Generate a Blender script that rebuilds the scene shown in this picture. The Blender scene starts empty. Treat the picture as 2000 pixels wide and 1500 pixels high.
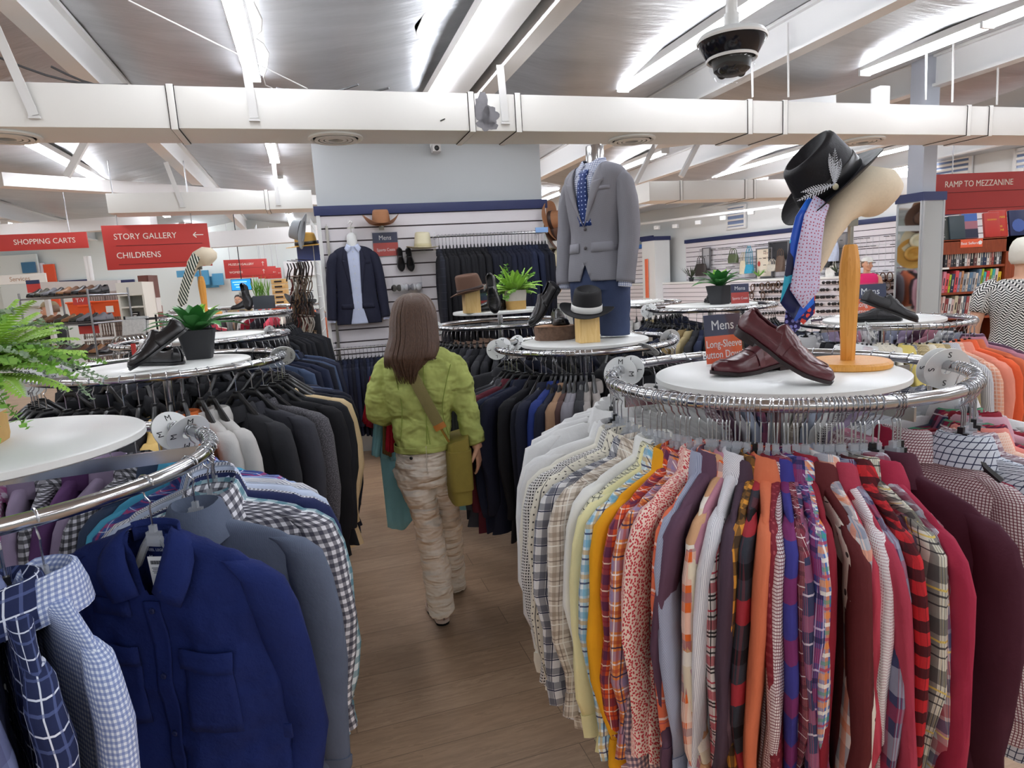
import bpy, bmesh, math, random
from math import sin, cos, pi, sqrt, radians, atan2, hypot
from mathutils import Vector, Matrix, noise
random.seed(7)
SC = bpy.context.scene
COL = SC.collection
V = Vector
# ------------------------------------------------------------------ camera (solved from the racks, duct and light rows)
CP, CR_, CF, CH = radians(9.16), radians(3.42), 1262.7, 1.68
def ray(px, py):
    a = (px-1000)/CF; b = -(py-750)/CF
    c, s = cos(CR_), sin(CR_)
    x = a*c+b*s; y = -a*s+b*c
    return V((x, cos(CP)+y*sin(CP), -sin(CP)+y*cos(CP)))
def AY(px, py, Y):            # point of the photo's line of sight at depth Y
    r = ray(px, py); return V((r.x*Y/r.y, Y, CH+r.z*Y/r.y))
def AZ(px, py, z):            # ... at height z
    r = ray(px, py); t = (z-CH)/r.z; return V((r.x*t, r.y*t, z))
cam = bpy.data.cameras.new('camera'); camo = bpy.data.objects.new('camera', cam); COL.objects.link(camo)
cam.sensor_width = 36; cam.lens = 36*CF/2000; cam.clip_start = .02; cam.clip_end = 200
_c, _s, _cp, _sp = cos(CR_), sin(CR_), cos(CP), sin(CP)
camo.matrix_world = Matrix(((_c, _s, 0, 0), (-_s*_sp, _c*_sp, -_cp, 0), (-_s*_cp, _c*_cp, _sp, CH), (0, 0, 0, 1)))
SC.camera = camo
PSI = radians(16.7)           # the building's axes against the line of sight
def B(u, v, z=0): return V((u*cos(PSI)-v*sin(PSI), u*sin(PSI)+v*cos(PSI), z))

# ------------------------------------------------------------------ mesh builder
class MB:
    def __init__(s): s.v = []; s.f = []; s.uv = []
    def add(s, vs, fs, uv=None):
        n = len(s.v); s.v += [tuple(p) for p in vs]
        for f in fs:
            s.f.append([n+i for i in f])
            s.uv.append([uv[i] for i in f] if uv else None)
        return s
    def box(s, c, d, rz=0, M=None):
        x, y, z = d[0]/2, d[1]/2, d[2]/2
        m = M or Matrix.Rotation(rz, 3, 'Z'); c = V(c)
        vs = [c+m@V((i*x, j*y, k*z)) for k in (-1, 1) for j in (-1, 1) for i in (-1, 1)]
        return s.add(vs, [(0, 2, 3, 1), (4, 5, 7, 6), (0, 1, 5, 4), (2, 6, 7, 3), (0, 4, 6, 2), (1, 3, 7, 5)])
    def bar(s, a, b, w, h):   # rectangular bar between two points, w sideways, h up
        a, b = V(a), V(b); d = (b-a); L = d.length; d.normalize()
        up = V((0, 0, 1)) if abs(d.z) < .95 else V((0, 1, 0))
        sx = d.cross(up).normalized(); u = sx.cross(d)
        return s.box((a+b)/2, (L, w, h), M=Matrix((d, sx, u)).transposed())
    def tube(s, pts, r, n=8, closed=False, caps=True, flat=1.0, up=None):
        P = [V(p) for p in pts]; m = len(P); vs = []; N = None
        for i in range(m):
            t = (P[(i+1) % m]-P[i-1]) if closed else (P[min(i+1, m-1)]-P[max(i-1, 0)])
            if t.length < 1e-9: t = V((0, 0, 1))
            t.normalize()
            if up is not None: N = V(up)-t*V(up).dot(t)
            elif N is None:
                a = V((0, 0, 1)) if abs(t.z) < .9 else V((1, 0, 0)); N = a-t*a.dot(t)
            else: N = N-t*N.dot(t)
            if N.length < 1e-6: N = t.orthogonal()
            N.normalize(); Bn = t.cross(N)
            rr = r[i] if isinstance(r, (list, tuple)) else r
            for k in range(n):
                a = 2*pi*k/n; vs.append(P[i]+N*(rr*cos(a)*flat)+Bn*(rr*sin(a)))
        fs = []
        for i in range(m if closed else m-1):
            for k in range(n):
                a = i*n+k; b = i*n+(k+1) % n; j = (i+1) % m
                fs.append((a, b, j*n+(k+1) % n, j*n+k))
        if caps and not closed: fs += [tuple(range(n))[::-1], tuple((m-1)*n+k for k in range(n))]
        return s.add(vs, fs)
    def lathe(s, prof, n=24, c=(0, 0, 0), M=None, sx=1, sy=1, caps=False):
        vs = []; c = V(c); m = len(prof)
        for r, z in prof:
            for k in range(n):
                a = 2*pi*k/n; p = V((r*cos(a)*sx, r*sin(a)*sy, z)); vs.append(c+(M@p if M else p))
        fs = [(i*n+k, i*n+(k+1) % n, (i+1)*n+(k+1) % n, (i+1)*n+k) for i in range(m-1) for k in range(n)]
        if caps: fs += [tuple(range(n))[::-1], tuple((m-1)*n+k for k in range(n))]
        return s.add(vs, fs)
    def loft(s, rings, caps=True, uv=True, open_=False):
        n = len(rings[0]); m = len(rings); vs = []; U = []
        for i, R in enumerate(rings):
            R = [V(p) for p in R]; l = 0
            for k in range(n):
                vs.append(R[k]); U.append([l, 0]); l += (R[(k+1) % n]-R[k]).length
        # v runs down the loft
        acc = 0
        for i in range(m):
            if i: acc += sum((vs[i*n+k]-vs[(i-1)*n+k]).length for k in range(n))/n
            for k in range(n): U[i*n+k][1] = acc
        for i in range(m):
            mid = sum(U[i*n+k][0] for k in range(n))/n
            for k in range(n): U[i*n+k][0] -= mid
        fs = [(i*n+k, i*n+(k+1) % n, (i+1)*n+(k+1) % n, (i+1)*n+k) for i in range(m-1) for k in range(n-1 if open_ else n)]
        if caps: fs += [tuple(range(n))[::-1], tuple((m-1)*n+k for k in range(n))]
        return s.add(vs, fs, [tuple(q) for q in U])
    def grid(s, P, uv=None):
        m, n = len(P), len(P[0])
        vs = [p for r in P for p in r]
        fs = [(i*n+k, i*n+k+1, (i+1)*n+k+1, (i+1)*n+k) for i in range(m-1) for k in range(n-1)]
        return s.add(vs, fs, [q for r in uv for q in r] if uv else None)
    def quad(s, a, b, c, d, uv=None): return s.add([a, b, c, d], [(0, 1, 2, 3)], uv)
    def ball(s, c, r, n=12, m=8, M=None):
        r = r if isinstance(r, (tuple, list)) else (r, r, r); c = V(c); vs = []
        for i in range(m+1):
            t = pi*i/m
            for k in range(n):
                p = V((r[0]*sin(t)*cos(2*pi*k/n), r[1]*sin(t)*sin(2*pi*k/n), r[2]*cos(t))); vs.append(c+(M@p if M else p))
        return s.add(vs, [(i*n+k, (i+1)*n+k, (i+1)*n+(k+1) % n, i*n+(k+1) % n) for i in range(m) for k in range(n)])
    def mesh(s, name, mat=None, smooth=True, bev=0, ang=40, rec=True):
        me = bpy.data.meshes.new(name); me.from_pydata([tuple(p) for p in s.v], [], s.f)
        if any(u is not None for u in s.uv):
            L = me.uv_layers.new(name='UVMap'); i = 0
            for f, u in zip(s.f, s.uv):
                for k in range(len(f)):
                    if u: L.data[i].uv = u[k]
                    i += 1
        if bev or rec:
            bm = bmesh.new(); bm.from_mesh(me)
            if bev:
                bmesh.ops.remove_doubles(bm, verts=bm.verts, dist=1e-5)
                es = [e for e in bm.edges if len(e.link_faces) == 2 and e.calc_face_angle(0) > radians(35)]
                bmesh.ops.bevel(bm, geom=es, offset=bev, segments=2, affect='EDGES', profile=.6, clamp_overlap=True)
            if rec: bmesh.ops.recalc_face_normals(bm, faces=bm.faces)
            bm.to_mesh(me); bm.free()
        if mat: me.materials.append(mat)
        if smooth:
            me.polygons.foreach_set('use_smooth', [True]*len(me.polygons))
            try: me.set_sharp_from_angle(angle=radians(ang))
            except Exception: pass
        return me
    def build(s, name, mat, parent=None, **k):
        o = bpy.data.objects.new(name, s.mesh(name, mat, **k)); COL.objects.link(o)
        if parent is not None: o.parent = parent
        return o
def mo(name, me, parent=None, mat=None):
    o = bpy.data.objects.new(name, me); COL.objects.link(o)
    if parent is not None: o.parent = parent
    if mat is not None and me.materials:
        o.material_slots[0].link = 'OBJECT'; o.material_slots[0].material = mat
    return o
def tag(o, label, cat, group=None, kind=None):
    if label: o['label'] = label
    if cat: o['category'] = cat
    if group: o['group'] = group
    if kind: o['kind'] = kind
    return o
def empty(name, loc=(0, 0, 0), rz=0, label=None, cat=None, group=None, M=None):
    o = bpy.data.objects.new(name, None); COL.objects.link(o); o.empty_display_size = .05
    if M is not None: o.matrix_world = M
    else: o.location = loc; o.rotation_euler = (0, 0, rz)
    if label: tag(o, label, cat, group)
    return o
def struct(o, cat=None):
    o['kind'] = 'structure'; return o
KIDS = {}
def dup(root, label=None, group=None, M=None, loc=None, rz=0):
    r = root.copy(); COL.objects.link(r)
    if M is not None: r.matrix_world = M
    elif loc is not None: r.location = loc; r.rotation_euler = (0, 0, rz)
    if label: r['label'] = label
    if group: r['group'] = group
    for ch in root.children:
        c = ch.copy(); COL.objects.link(c); c.parent = r
        for g in ch.children:
            d = g.copy(); COL.objects.link(d); d.parent = c
    return r
def mod(o, t, **k):
    m = o.modifiers.new(t.lower(), t)
    for a, b in k.items(): setattr(m, a, b)
    return m
_cl = {}
def CLOUD(s):
    if s not in _cl: t = bpy.data.textures.new('crease_noise', 'CLOUDS'); t.noise_scale = s; t.noise_depth = 2; _cl[s] = t
    return _cl[s]
def TR(loc, rz=0, rx=0, ry=0): return Matrix.Translation(V(loc)) @ Matrix.Rotation(rz, 4, 'Z') @ Matrix.Rotation(ry, 4, 'Y') @ Matrix.Rotation(rx, 4, 'X')
def frame(o, x, z, keepx=False):           # matrix with local x ~ x, local z ~ z
    z = V(z).normalized(); x = V(x).normalized()
    if keepx: z = (z-x*z.dot(x)).normalized()
    x = (x-z*x.dot(z)).normalized(); y = z.cross(x)
    m = Matrix((x, y, z)).transposed().to_4x4(); m.translation = V(o); return m
def text(name, s, size, M, mat, parent=None, align='CENTER', ext=.0006, sx=1.0):
    cu = bpy.data.curves.new(name, 'FONT'); cu.body = s; cu.size = size; cu.extrude = ext; cu.align_x = align; cu.align_y = 'CENTER'; cu.resolution_u = 3
    cu.materials.append(mat); o = bpy.data.objects.new(name, cu); COL.objects.link(o)
    if sx != 1: M = M @ Matrix.Diagonal((sx, 1, 1, 1))
    if parent is not None: o.parent = parent
    o.matrix_local = M
    return o
def nz(x, y=0, z=0): return noise.noise(V((x, y, z)))

# ------------------------------------------------------------------ materials
def lin(h):
    h = h.lstrip('#'); c = [int(h[i:i+2], 16)/255 for i in (0, 2, 4)]
    return tuple((x/12.92 if x <= .04045 else ((x+.055)/1.055)**2.4) for x in c)+(1,)
class G:
    def __init__(s, name):
        s.m = bpy.data.materials.new(name); s.m.use_nodes = True; s.t = s.m.node_tree; s.n = s.t.nodes
        s.p = s.n['Principled BSDF']
    def new(s, t, **k):
        n = s.n.new(t)
        for a, b in k.items(): setattr(n, a, b)
        return n
    def math(s, op, a, b=None, c=None):
        n = s.new('ShaderNodeMath', operation=op)
        for i, x in enumerate((a, b, c)):
            if x is None: continue
            if isinstance(x, (int, float)): n.inputs[i].default_value = x
            else: s.t.links.new(x, n.inputs[i])
        return n.outputs[0]
    def mix(s, f, a, b):
        n = s.new('ShaderNodeMix', data_type='RGBA')
        for i, x in ((0, f), (6, a), (7, b)):
            if isinstance(x, (int, float)): n.inputs[i].default_value = x
            elif isinstance(x, tuple): n.inputs[i].default_value = x
            else: s.t.links.new(x, n.inputs[i])
        return n.outputs[2]
    def link(s, a, b): s.t.links.new(a, b)
    def coord(s, which='Object'): return s.new('ShaderNodeTexCoord').outputs[which]
    def noise(s, scale, co, detail=3, rough=.5):
        n = s.new('ShaderNodeTexNoise'); n.inputs['Scale'].default_value = scale; n.inputs['Detail'].default_value = detail; n.inputs['Roughness'].default_value = rough
        if co is not None: s.link(co, n.inputs['Vector'])
        return n.outputs[0]
    def mapping(s, co, sc=(1, 1, 1), rot=(0, 0, 0)):
        n = s.new('ShaderNodeMapping'); n.inputs['Scale'].default_value = sc; n.inputs['Rotation'].default_value = rot; s.link(co, n.inputs[0]); return n.outputs[0]
    def bump(s, h, st=.3, dist=.01):
        n = s.new('ShaderNodeBump'); n.inputs['Strength'].default_value = st; n.inputs['Distance'].default_value = dist
        s.link(h, n.inputs['Height']); s.link(n.outputs[0], s.p.inputs['Normal'])
_mats = {}
def mat(name, hexc, rough=.5, metal=0, bump=0, bs=60, var=0, emit=0, trans=0, spec=.5, co='Object', coat=0):
    if name in _mats: return _mats[name]
    g = G(name); p = g.p; c = lin(hexc)
    p.inputs['Base Color'].default_value = c; p.inputs['Roughness'].default_value = rough; p.inputs['Metallic'].default_value = metal
    p.inputs['Specular IOR Level'].default_value = spec; p.inputs['Transmission Weight'].default_value = trans; p.inputs['Coat Weight'].default_value = coat
    if emit: p.inputs['Emission Color'].default_value = c; p.inputs['Emission Strength'].default_value = emit
    if bump or var:
        n = g.noise(bs, g.coord(co), 4)
        if bump: g.bump(n, min(bump, 1), .004)
        if var:
            d = tuple(x*(1-var) for x in c[:3])+(1,); l = tuple(min(1, x*(1+var)) for x in c[:3])+(1,)
            g.link(g.mix(n, d, l), p.inputs['Base Color'])
    _mats[name] = g.m; return g.m
def cloth(name, base, bands=(), rough=.85, dots=None, bump=.25, mott=.12, weave=0):
    """woven cloth; bands = (axis u/v/x, period m, start m, width m, hex, alpha) laid out on the cloth's own UV metres"""
    if name in _mats: return _mats[name]
    g = G(name); p = g.p; uv = g.coord('UV'); sep = g.new('ShaderNodeSeparateXYZ'); g.link(uv, sep.inputs[0])
    U, W = sep.outputs[0], sep.outputs[1]
    ob = g.coord('Object'); n1 = g.noise(9, ob, 3)
    c = lin(base); col = g.mix(n1, tuple(x*(1-mott) for x in c[:3])+(1,), tuple(min(1, x*(1+mott)) for x in c[:3])+(1,))
    for ax, per, st, wd, hx, al in bands:
        for a in (('u', 'v') if ax == 'x' else (ax,)):
            if a == 'd': q = g.math('ADD', U, W)
            else: q = U if a == 'u' else W
            q = g.math('MULTIPLY_ADD', q, 1/per, 50-st/per)
            q = g.math('FRACT', q); q = g.math('LESS_THAN', q, wd/per)
            if al < 1: q = g.math('MULTIPLY', q, al)
            col = g.mix(q, col, lin(hx))
    if dots:                  # (spacing m, radius share, hex[, hex2]) scattered print
        vo = g.new('ShaderNodeTexVoronoi'); vo.inputs['Scale'].default_value = 1/dots[0]; vo.inputs['Randomness'].default_value = dots[3] if len(dots) > 3 else 0
        vo.voronoi_dimensions = '2D'; g.link(uv, vo.inputs['Vector'])
        q = g.math('LESS_THAN', vo.outputs['Distance'], dots[1]); col = g.mix(q, col, lin(dots[2]))
    g.link(col, p.inputs['Base Color']); p.inputs['Roughness'].default_value = rough; p.inputs['Specular IOR Level'].default_value = .25
    if bump: g.bump(g.noise(22, ob, 4, .6), bump, .012)
    _mats[name] = g.m; return g.m
def mix_text(o): return o
CHROME = mat('chrome', '#c9cacd', .16, 1.0)
WIRE = mat('hanger_wire', '#c3c4c8', .24, 1.0)
STEEL = mat('brushed_steel', '#b8b5ae', .28, 1.0)
WHITE_P = mat('white_paint', '#e9e8e6', .55)
LAM = mat('white_laminate', '#efeeea', .32, var=.02, bs=4)
BLACKP = mat('black_plastic', '#101114', .35)
WHITEP = mat('white_plastic', '#e8e8e6', .4)
BLACKM = mat('black_metal', '#17181a', .4, .3)
NAVYP = mat('navy_paint', '#27305e', .5)
REDS = mat('red_sign', '#c53a34', .5)
ORANGE_S = mat('orange_print', '#f0653f', .5)
NAVY_S = mat('navy_print', '#28335a', .5)
CREAM_L = mat('cream_lettering', '#f6f1e4', .5)
WHITE_L = mat('white_lettering', '#f7f7f7', .5)
BLACK_L = mat('black_lettering', '#111216', .5)
PRICE = mat('price_tag_card', '#f3f1ea', .6)
SKIN = mat('skin', '#d3a083', .5, bump=.05, bs=200, var=.05)
def acrylic():
    g = G('clear_acrylic'); tb = g.new('ShaderNodeBsdfTransparent'); gl = g.new('ShaderNodeBsdfGlossy'); gl.inputs['Roughness'].default_value = .05
    ms = g.new('ShaderNodeMixShader')
    tb.inputs[0].default_value = (.97, .975, .98, 1)
    ms.inputs[0].default_value = .07; g.link(tb.outputs[0], ms.inputs[1]); g.link(gl.outputs[0], ms.inputs[2])
    g.link(ms.outputs[0], g.n['Material Output'].inputs[0]); return g.m
ACRYLIC = acrylic()
def frosted():
    g = G('clear_hanger_plastic'); tb = g.new('ShaderNodeBsdfTransparent'); tb.inputs[0].default_value = (.86, .87, .9, 1)
    p = g.p; p.inputs['Base Color'].default_value = (.85, .86, .88, 1); p.inputs['Roughness'].default_value = .15
    ms = g.new('ShaderNodeMixShader'); ms.inputs[0].default_value = .30
    g.link(tb.outputs[0], ms.inputs[1]); g.link(p.outputs[0], ms.inputs[2]); g.link(ms.outputs[0], g.n['Material Output'].inputs[0]); return g.m
CLEAR = frosted()
def wood(name, a, b, scale=6, rough=.45, axis='Z', ringy=9, bump=.1):
    if name in _mats: return _mats[name]
    g = G(name); co = g.coord('Object')
    st = {'Z': (1, 1, .08), 'X': (.08, 1, 1), 'Y': (1, .08, 1)}[axis]
    mp = g.mapping(co, tuple(scale*x for x in st)); n = g.noise(2.2, mp, 4, .6)
    w = g.math('FRACT', g.math('MULTIPLY', n, ringy)); n2 = g.noise(14, mp, 3)
    f = g.math('MULTIPLY_ADD', w, .5, g.math('MULTIPLY', n2, .5))
    g.link(g.mix(f, lin(a), lin(b)), g.p.inputs['Base Color']); g.p.inputs['Roughness'].default_value = rough; g.bump(f, bump, .003)
    _mats[name] = g.m; return g.m
OAK = wood('honey_oak', '#c9862f', '#e0a04c', 10)
PINE = wood('pale_pine', '#d9ae66', '#ecca8c', 12, ringy=6)
CHERRY = wood('cherry_veneer', '#7d3419', '#a04a26', 5)
LEATHER_B = mat('black_leather', '#131317', .28, bump=.12, bs=90, spec=.6)
LEATHER_BM = mat('dull_black_leather', '#1b1b1f', .42, bump=.2, bs=120)
LEATHER_R = mat('burgundy_leather', '#54232a', .3, bump=.15, bs=70, var=.25, spec=.6)
# ------------------------------------------------------------------ setting
def BP(p): p = V(p); return (p.x*cos(PSI)+p.y*sin(PSI), -p.x*sin(PSI)+p.y*cos(PSI), p.z)
def floor_mat():
    g = G('wood_plank_floor'); co = g.coord('Object')
    br = g.new('ShaderNodeTexBrick'); br.offset = .37; br.inputs['Scale'].default_value = 1; br.inputs['Brick Width'].default_value = 1.22; br.inputs['Row Height'].default_value = .18
    br.inputs['Mortar Size'].default_value = .0016; br.inputs['Mortar Smooth'].default_value = .3
    br.inputs['Color1'].default_value = lin('#b18f72'); br.inputs['Color2'].default_value = lin('#c3a082'); br.inputs['Mortar'].default_value = lin('#5d4838')
    g.link(co, br.inputs['Vector'])
    mp = g.mapping(co, (1.1, 9, 1)); n = g.noise(2.6, mp, 6, .65); w = g.math('FRACT', g.math('MULTIPLY', n, 5))
    mp2 = g.mapping(co, (1.2, 3, 1)); n2 = g.noise(1.6, mp2, 3)
    c = g.mix(g.math('MULTIPLY', w, .5), br.outputs['Color'], lin('#7d6049'))
    n3 = g.math('MULTIPLY', g.math('SUBTRACT', n2, .3), 1.1)
    n3.node.use_clamp = True
    c = g.mix(g.math('MULTIPLY', n3, .55), c, lin('#c3a688'))
    g.link(c, g.p.inputs['Base Color']); g.p.inputs['Roughness'].default_value = .42; g.bump(w, .06, .002); return g.m
m = MB(); m.box((0, 6, -.05), (44, 44, .1))
fl = struct(m.build('floor', floor_mat(), smooth=False)); fl.rotation_euler.z = PSI

ZR = 3.42
FOIL = None
def foil():
    g = G('foil_roof_insulation'); co = g.coord('Object')
    n = g.noise(1.3, g.mapping(co, (1, 5, 1)), 5, .6); n2 = g.noise(.5, co, 2)
    g.link(g.mix(n, lin('#a4a6a9'), lin('#cfd0d2')), g.p.inputs['Base Color']); g.p.inputs['Metallic'].default_value = .5
    g.p.inputs['Roughness'].default_value = .36; g.bump(n, .35, .03); return g.m
FOIL = foil()
# the roof hangs in sagging bays between the purlins
PURL = [-15, -12.4, -9.8, -7.2, -4.6, -1.25, 1.49, 3.45, 5.45, 7.45, 9.45, 11.6, 14, 16.5]
m = MB()
for a, b in zip(PURL[:-1], PURL[1:]):
    P = []; nu, nv = 14, 56
    for j in range(nv+1):
        v = -9+34*j/nv; row = []
        for i in range(nu+1):
            t = i/nu; u = a+(b-a)*t
            z = ZR-.17*sin(pi*t)*(1+.35*nz(u*.3, v*.45))-.05*(1-cos(v*2*pi/4.0))*sin(pi*t)+.025*nz(u*2.3, v*1.2, 4)
            row.append(B(u, v, z))
        P.append(row)
    m.grid(P)
struct(m.build('ceiling', FOIL, ang=80))
PURM = mat('purlin_paint', '#e6e4e2', .5)
def ceil_beam(u, v0, v1, z0, z1, w, name='ceiling_beam', M=PURM):
    m = MB()
    m.box((0, 0, (z0+z1)/2), (w*.35, v1-v0, z1-z0)); m.box((0, 0, z0+.012), (w, v1-v0, .024)); m.box((0, 0, z1-.012), (w, v1-v0, .024))
    o = struct(m.build(name, M, smooth=False)); o.location = B(u, (v0+v1)/2); o.rotation_euler.z = PSI; return o
for u in PURL: ceil_beam(u, -8, 24, 3.13, 3.40, .12)
for u in (-2.6, -.55, .82, 2.3, 4.15, 6.3, 7.95): ceil_beam(u, -8, 24, 3.3, 3.41, .07)
m = MB(); m.box((0, 0, 0), (.19, 30, .10)); o = struct(m.build('trim_1', PURM, smooth=False, bev=.004)); o.location = B(1.29, 7, 3.24); o.rotation_euler.z = PSI
# ---- main air duct across the shop
DUCTM = mat('duct_white_enamel', '#e2dfd9', .42, bump=.04, bs=3, var=.03)
DARK = mat('dark_gap', '#1a1817', .8)
PEEL = mat('bare_grey_metal', '#6f6d70', .6, bump=.3, bs=40, var=.2)
STRAPM = mat('strap_paint', '#d7d5d2', .45)
def duct(v0, v1, u0, u1, z0, z1, seams, label, straps=(), vents=(), cat='air duct'):
    r = empty('air_duct', B((u0+u1)/2, (v0+v1)/2, z0), PSI, label, cat)
    uc, vc = (u0+u1)/2, (v0+v1)/2; W = v1-v0
    cuts = [u0]+sorted(seams)+[u1]
    for a, b in zip(cuts[:-1], cuts[1:]):
        m = MB(); m.box(((a+b)/2-uc, 0, (z1-z0)/2), (b-a-.004, W, z1-z0)); m.build('duct_section', DUCTM, r, bev=.004)
    for s in seams:
        m = MB(); m.box((s-uc, 0, (z1-z0)/2), (.035, W+.016, z1-z0+.016)); k_ = m.build('seam_flange', DUCTM, r, bev=.003)
        m = MB()
        for e_ in (-.0195, .0195): m.box((s-uc+e_, 0, (z1-z0)/2), (.004, W+.008, z1-z0+.008))
        m.build('seam_gap', DARK, k_, smooth=False)
    for u, zt, lean in straps:
        m = MB(); x = u-uc; m.bar((x+lean, -W/2-.03, zt-z0), (x, -W/2-.012, .055), .045, .006); m.box((x, -W/2-.012, .045), (.055, .014, .012)); m.build('hanger_strap', STRAPM, r, smooth=False)
    for u in vents:
        m = MB(); x = u-uc
        m.lathe([(.16, 0), (.165, -.012), (.15, -.02), (.135, -.012)], 32, (x, 0, 0)); k = m.build('air_vent', DUCTM, r)
        m = MB()
        for rr in (.115, .085, .055): m.lathe([(rr, -.004), (rr+.012, -.02), (rr-.01, -.022), (rr-.006, -.004)], 28, (x, 0, 0))
        m.build('vent_ring', DUCTM, k)
        m = MB(); m.lathe([(.135, -.004), (.0001, -.004)], 28, (x, 0, 0)); m.build('vent_opening', DARK, k)
    return r
def useam(px, py, z): return BP(AZ(px, py, z))[0]
sm = [useam(x, y, 2.6) for x, y in ((343, 252), (924, 255), (1013, 257), (1465, 260), (1535, 260), (1898, 262), (1942, 262))]
vt = [BP(AZ(x, y, 2.6))[0] for x, y in ((15, 266), (655, 270), (1225, 275), (1685, 273))]
st = [(useam(75, 250, 2.6), 3.16, -.12), (useam(500, 254, 2.6), 3.12, -.02), (useam(986, 257, 2.6), 2.98, -.02)]
d1 = duct(4.06, 4.44, -7, 13, 2.6, 2.82, sm, 'long white boxed air duct crossing the whole shop overhead, nearest', st, vt)
uc = 3.0
m = MB(); N = 34; a = []                        # flaked-off paint between the two middle seams
x0, x1 = sm[1]-uc+.03, sm[1]-uc+.15
m2 = MB()
def flake(cx, cz, rx, rz, seed):
    vs = [(cx, -.1915, cz)]; k = 26
    for i in range(k):
        t = 2*pi*i/k; q = 1+.45*nz(cos(t)*1.6+seed, sin(t)*1.6, seed)+.18*nz(cos(t)*5, sin(t)*5, seed)
        vs.append((cx+rx*q*cos(t), -.1915, cz+rz*q*sin(t)))
    m2.add(vs, [(0, 1+i, 1+(i+1) % k) for i in range(k)])
flake(x0+.040, .125, .05, .085, 1); flake(x0+.085, .085, .055, .055, 5); flake(x0+.07, .035, .065, .034, 9)
m2.build('bare_metal_patch', PEEL, d1, smooth=False)
m = MB(); m.bar((sm[1]-uc-.2, -.192, .055), (sm[1]-uc-.17, -.192, .068), .004, .006); m.build('scuff', DARK, d1, smooth=False)
# far ducts
vA = BP(AZ(400, 412, 2.6))[1]
duct(vA, vA+.38, useam(212, 417, 2.6), useam(612, 403, 2.6), 2.6, 2.80, [useam(523, 409, 2.6)], 'shorter white air duct running left from the slatted wall, behind the red sign',
     [(useam(355, 411, 2.6), 3.1, -.1), (useam(545, 409, 2.6), 3.1, 0)])
vB = BP(AZ(1320, 391, 2.6))[1]
duct(vB, vB+.38, useam(1262, 394, 2.6), useam(1775, 386, 2.6), 2.6, 2.85, [useam(1330, 391, 2.6), useam(1455, 388, 2.6), useam(1470, 388, 2.6)], 'white air duct at the rear right, seen past the grey suit')
for i, (p, q, w, hgt) in enumerate((((0, 352), (612, 392), .2, .14), ((0, 452), (300, 432), .2, .2), ((400, 470), (620, 455), .2, .25))):
    a = AZ(p[0], p[1], (3.05, 2.95, 2.62)[i]); b = AZ(q[0], q[1], (3.05, 2.95, 2.62)[i])
    m = MB(); m.bar(a, b, w, hgt); struct(m.build('beam', PURM, smooth=False))
for px, py in ((130, 345), (1240, 360), (1330, 345)):      # white roof posts and braces seen beyond the duct
    a = AZ(px, py, 2.75); m = MB(); m.bar(a, a+V((.3, .1, .5)), .05, .05); struct(m.build('beam', PURM, smooth=False))
for px, py in ((1540, 190), (1808, 195), (1860, 200), (1947, 205), (1470, 190)):
    a = AZ(px, py, 2.84); m = MB(); m.bar(a, a+V((.0, .02, .5)), .010, .010); tag(m.build('hanger_rod', STRAPM, smooth=False), 'thin white rod dropping from the roof to the top of the duct', 'rod', 'duct hanger rods')
# the white boxed beam just behind the nearest duct, right
m = MB(); a = AZ(1340, 187, 2.95); b = AZ(1760, 150, 2.95); m.bar(a+V((0, 1.0, -.05)), b+V((0, 1.0, .0)), .2, .24); struct(m.build('beam', PURM, smooth=False))
m = MB(); c = B(*BP(AZ(1822, 200, 2.8))[:2], 2.95)+V((0, .7, 0)); m.box(c, (.1, .1, .3), PSI); struct(m.build('beam', PURM, smooth=False))

# ---- lights
TUBE = mat('fluorescent_tube', '#f3f7ff', emit=33)
def fixture_base():
    r = empty('ceiling_light'); H2 = 1.22
    m = MB(); m.add([V(p) for y in (-H2, H2) for p in ((-.065, y, .045), (-.05, y, 0), (.05, y, 0), (.065, y, .045))],
                    [(0, 1, 5, 4), (1, 2, 6, 5), (2, 3, 7, 6), (3, 0, 4, 7), (0, 3, 2, 1), (4, 5, 6, 7)])
    m.build('housing', WHITE_P, r, smooth=False)
    for x in (-.032, .032):
        m = MB(); m.tube([(x, -H2+.03, -.022), (x, H2-.03, -.022)], .0135, 8); m.build('tube', TUBE, r)
    for y in (-H2+.012, H2-.012):
        m = MB(); m.box((0, y, -.015), (.11, .022, .045)); m.build('lamp_holder', WHITEP, r, bev=.003)
    return r
fx = fixture_base(); first = True
rows = {-7.6: [1.5, 9.5, 13.5], -5: [-1, 6, 11, 15], -2.33: [-3, 3.0, 8.35, 12.2, 16.0], -.23: [-3.2, 3.95, 7.0, 10.5, 14.5], 1.12: [-1.2, 4.55, 9.5], 2.66: [-3, .9, 3.95, 8.6, 12], 4.55: [-2, 2.3, 3.32, 8.9, 12.5], 6.65: [-1, 2.5, 8.5, 12.5], 8.25: [3, 7.6, 11.5], 10.3: [1, 6, 10]}
rowname = {-.23: 'twin-tube strip light beside the loose cable, over the left aisle', 1.12: 'twin-tube strip light over the middle aisle, running to the duct', 2.66: 'long twin-tube strip light behind the dome camera', 4.55: 'long twin-tube strip light at the top right corner'}
for u, vs in rows.items():
    for v in vs:
        r = fx if first else dup(fx); first = False
        r.location = B(u, v, 3.2); r.rotation_euler = (0, 0, PSI)
        far = v > 6
        if u in rowname and 2.5 < v < 5.5 and not (u == 4.55 and v < 3): tag(r, rowname[u], 'ceiling light')
        else: tag(r, 'twin-tube strip light in the roof %s' % ('beyond the main duct' if far else 'before the main duct, outside the middle rows'), 'ceiling light', 'strip lights beyond the duct' if far else 'strip lights overhead')
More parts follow.
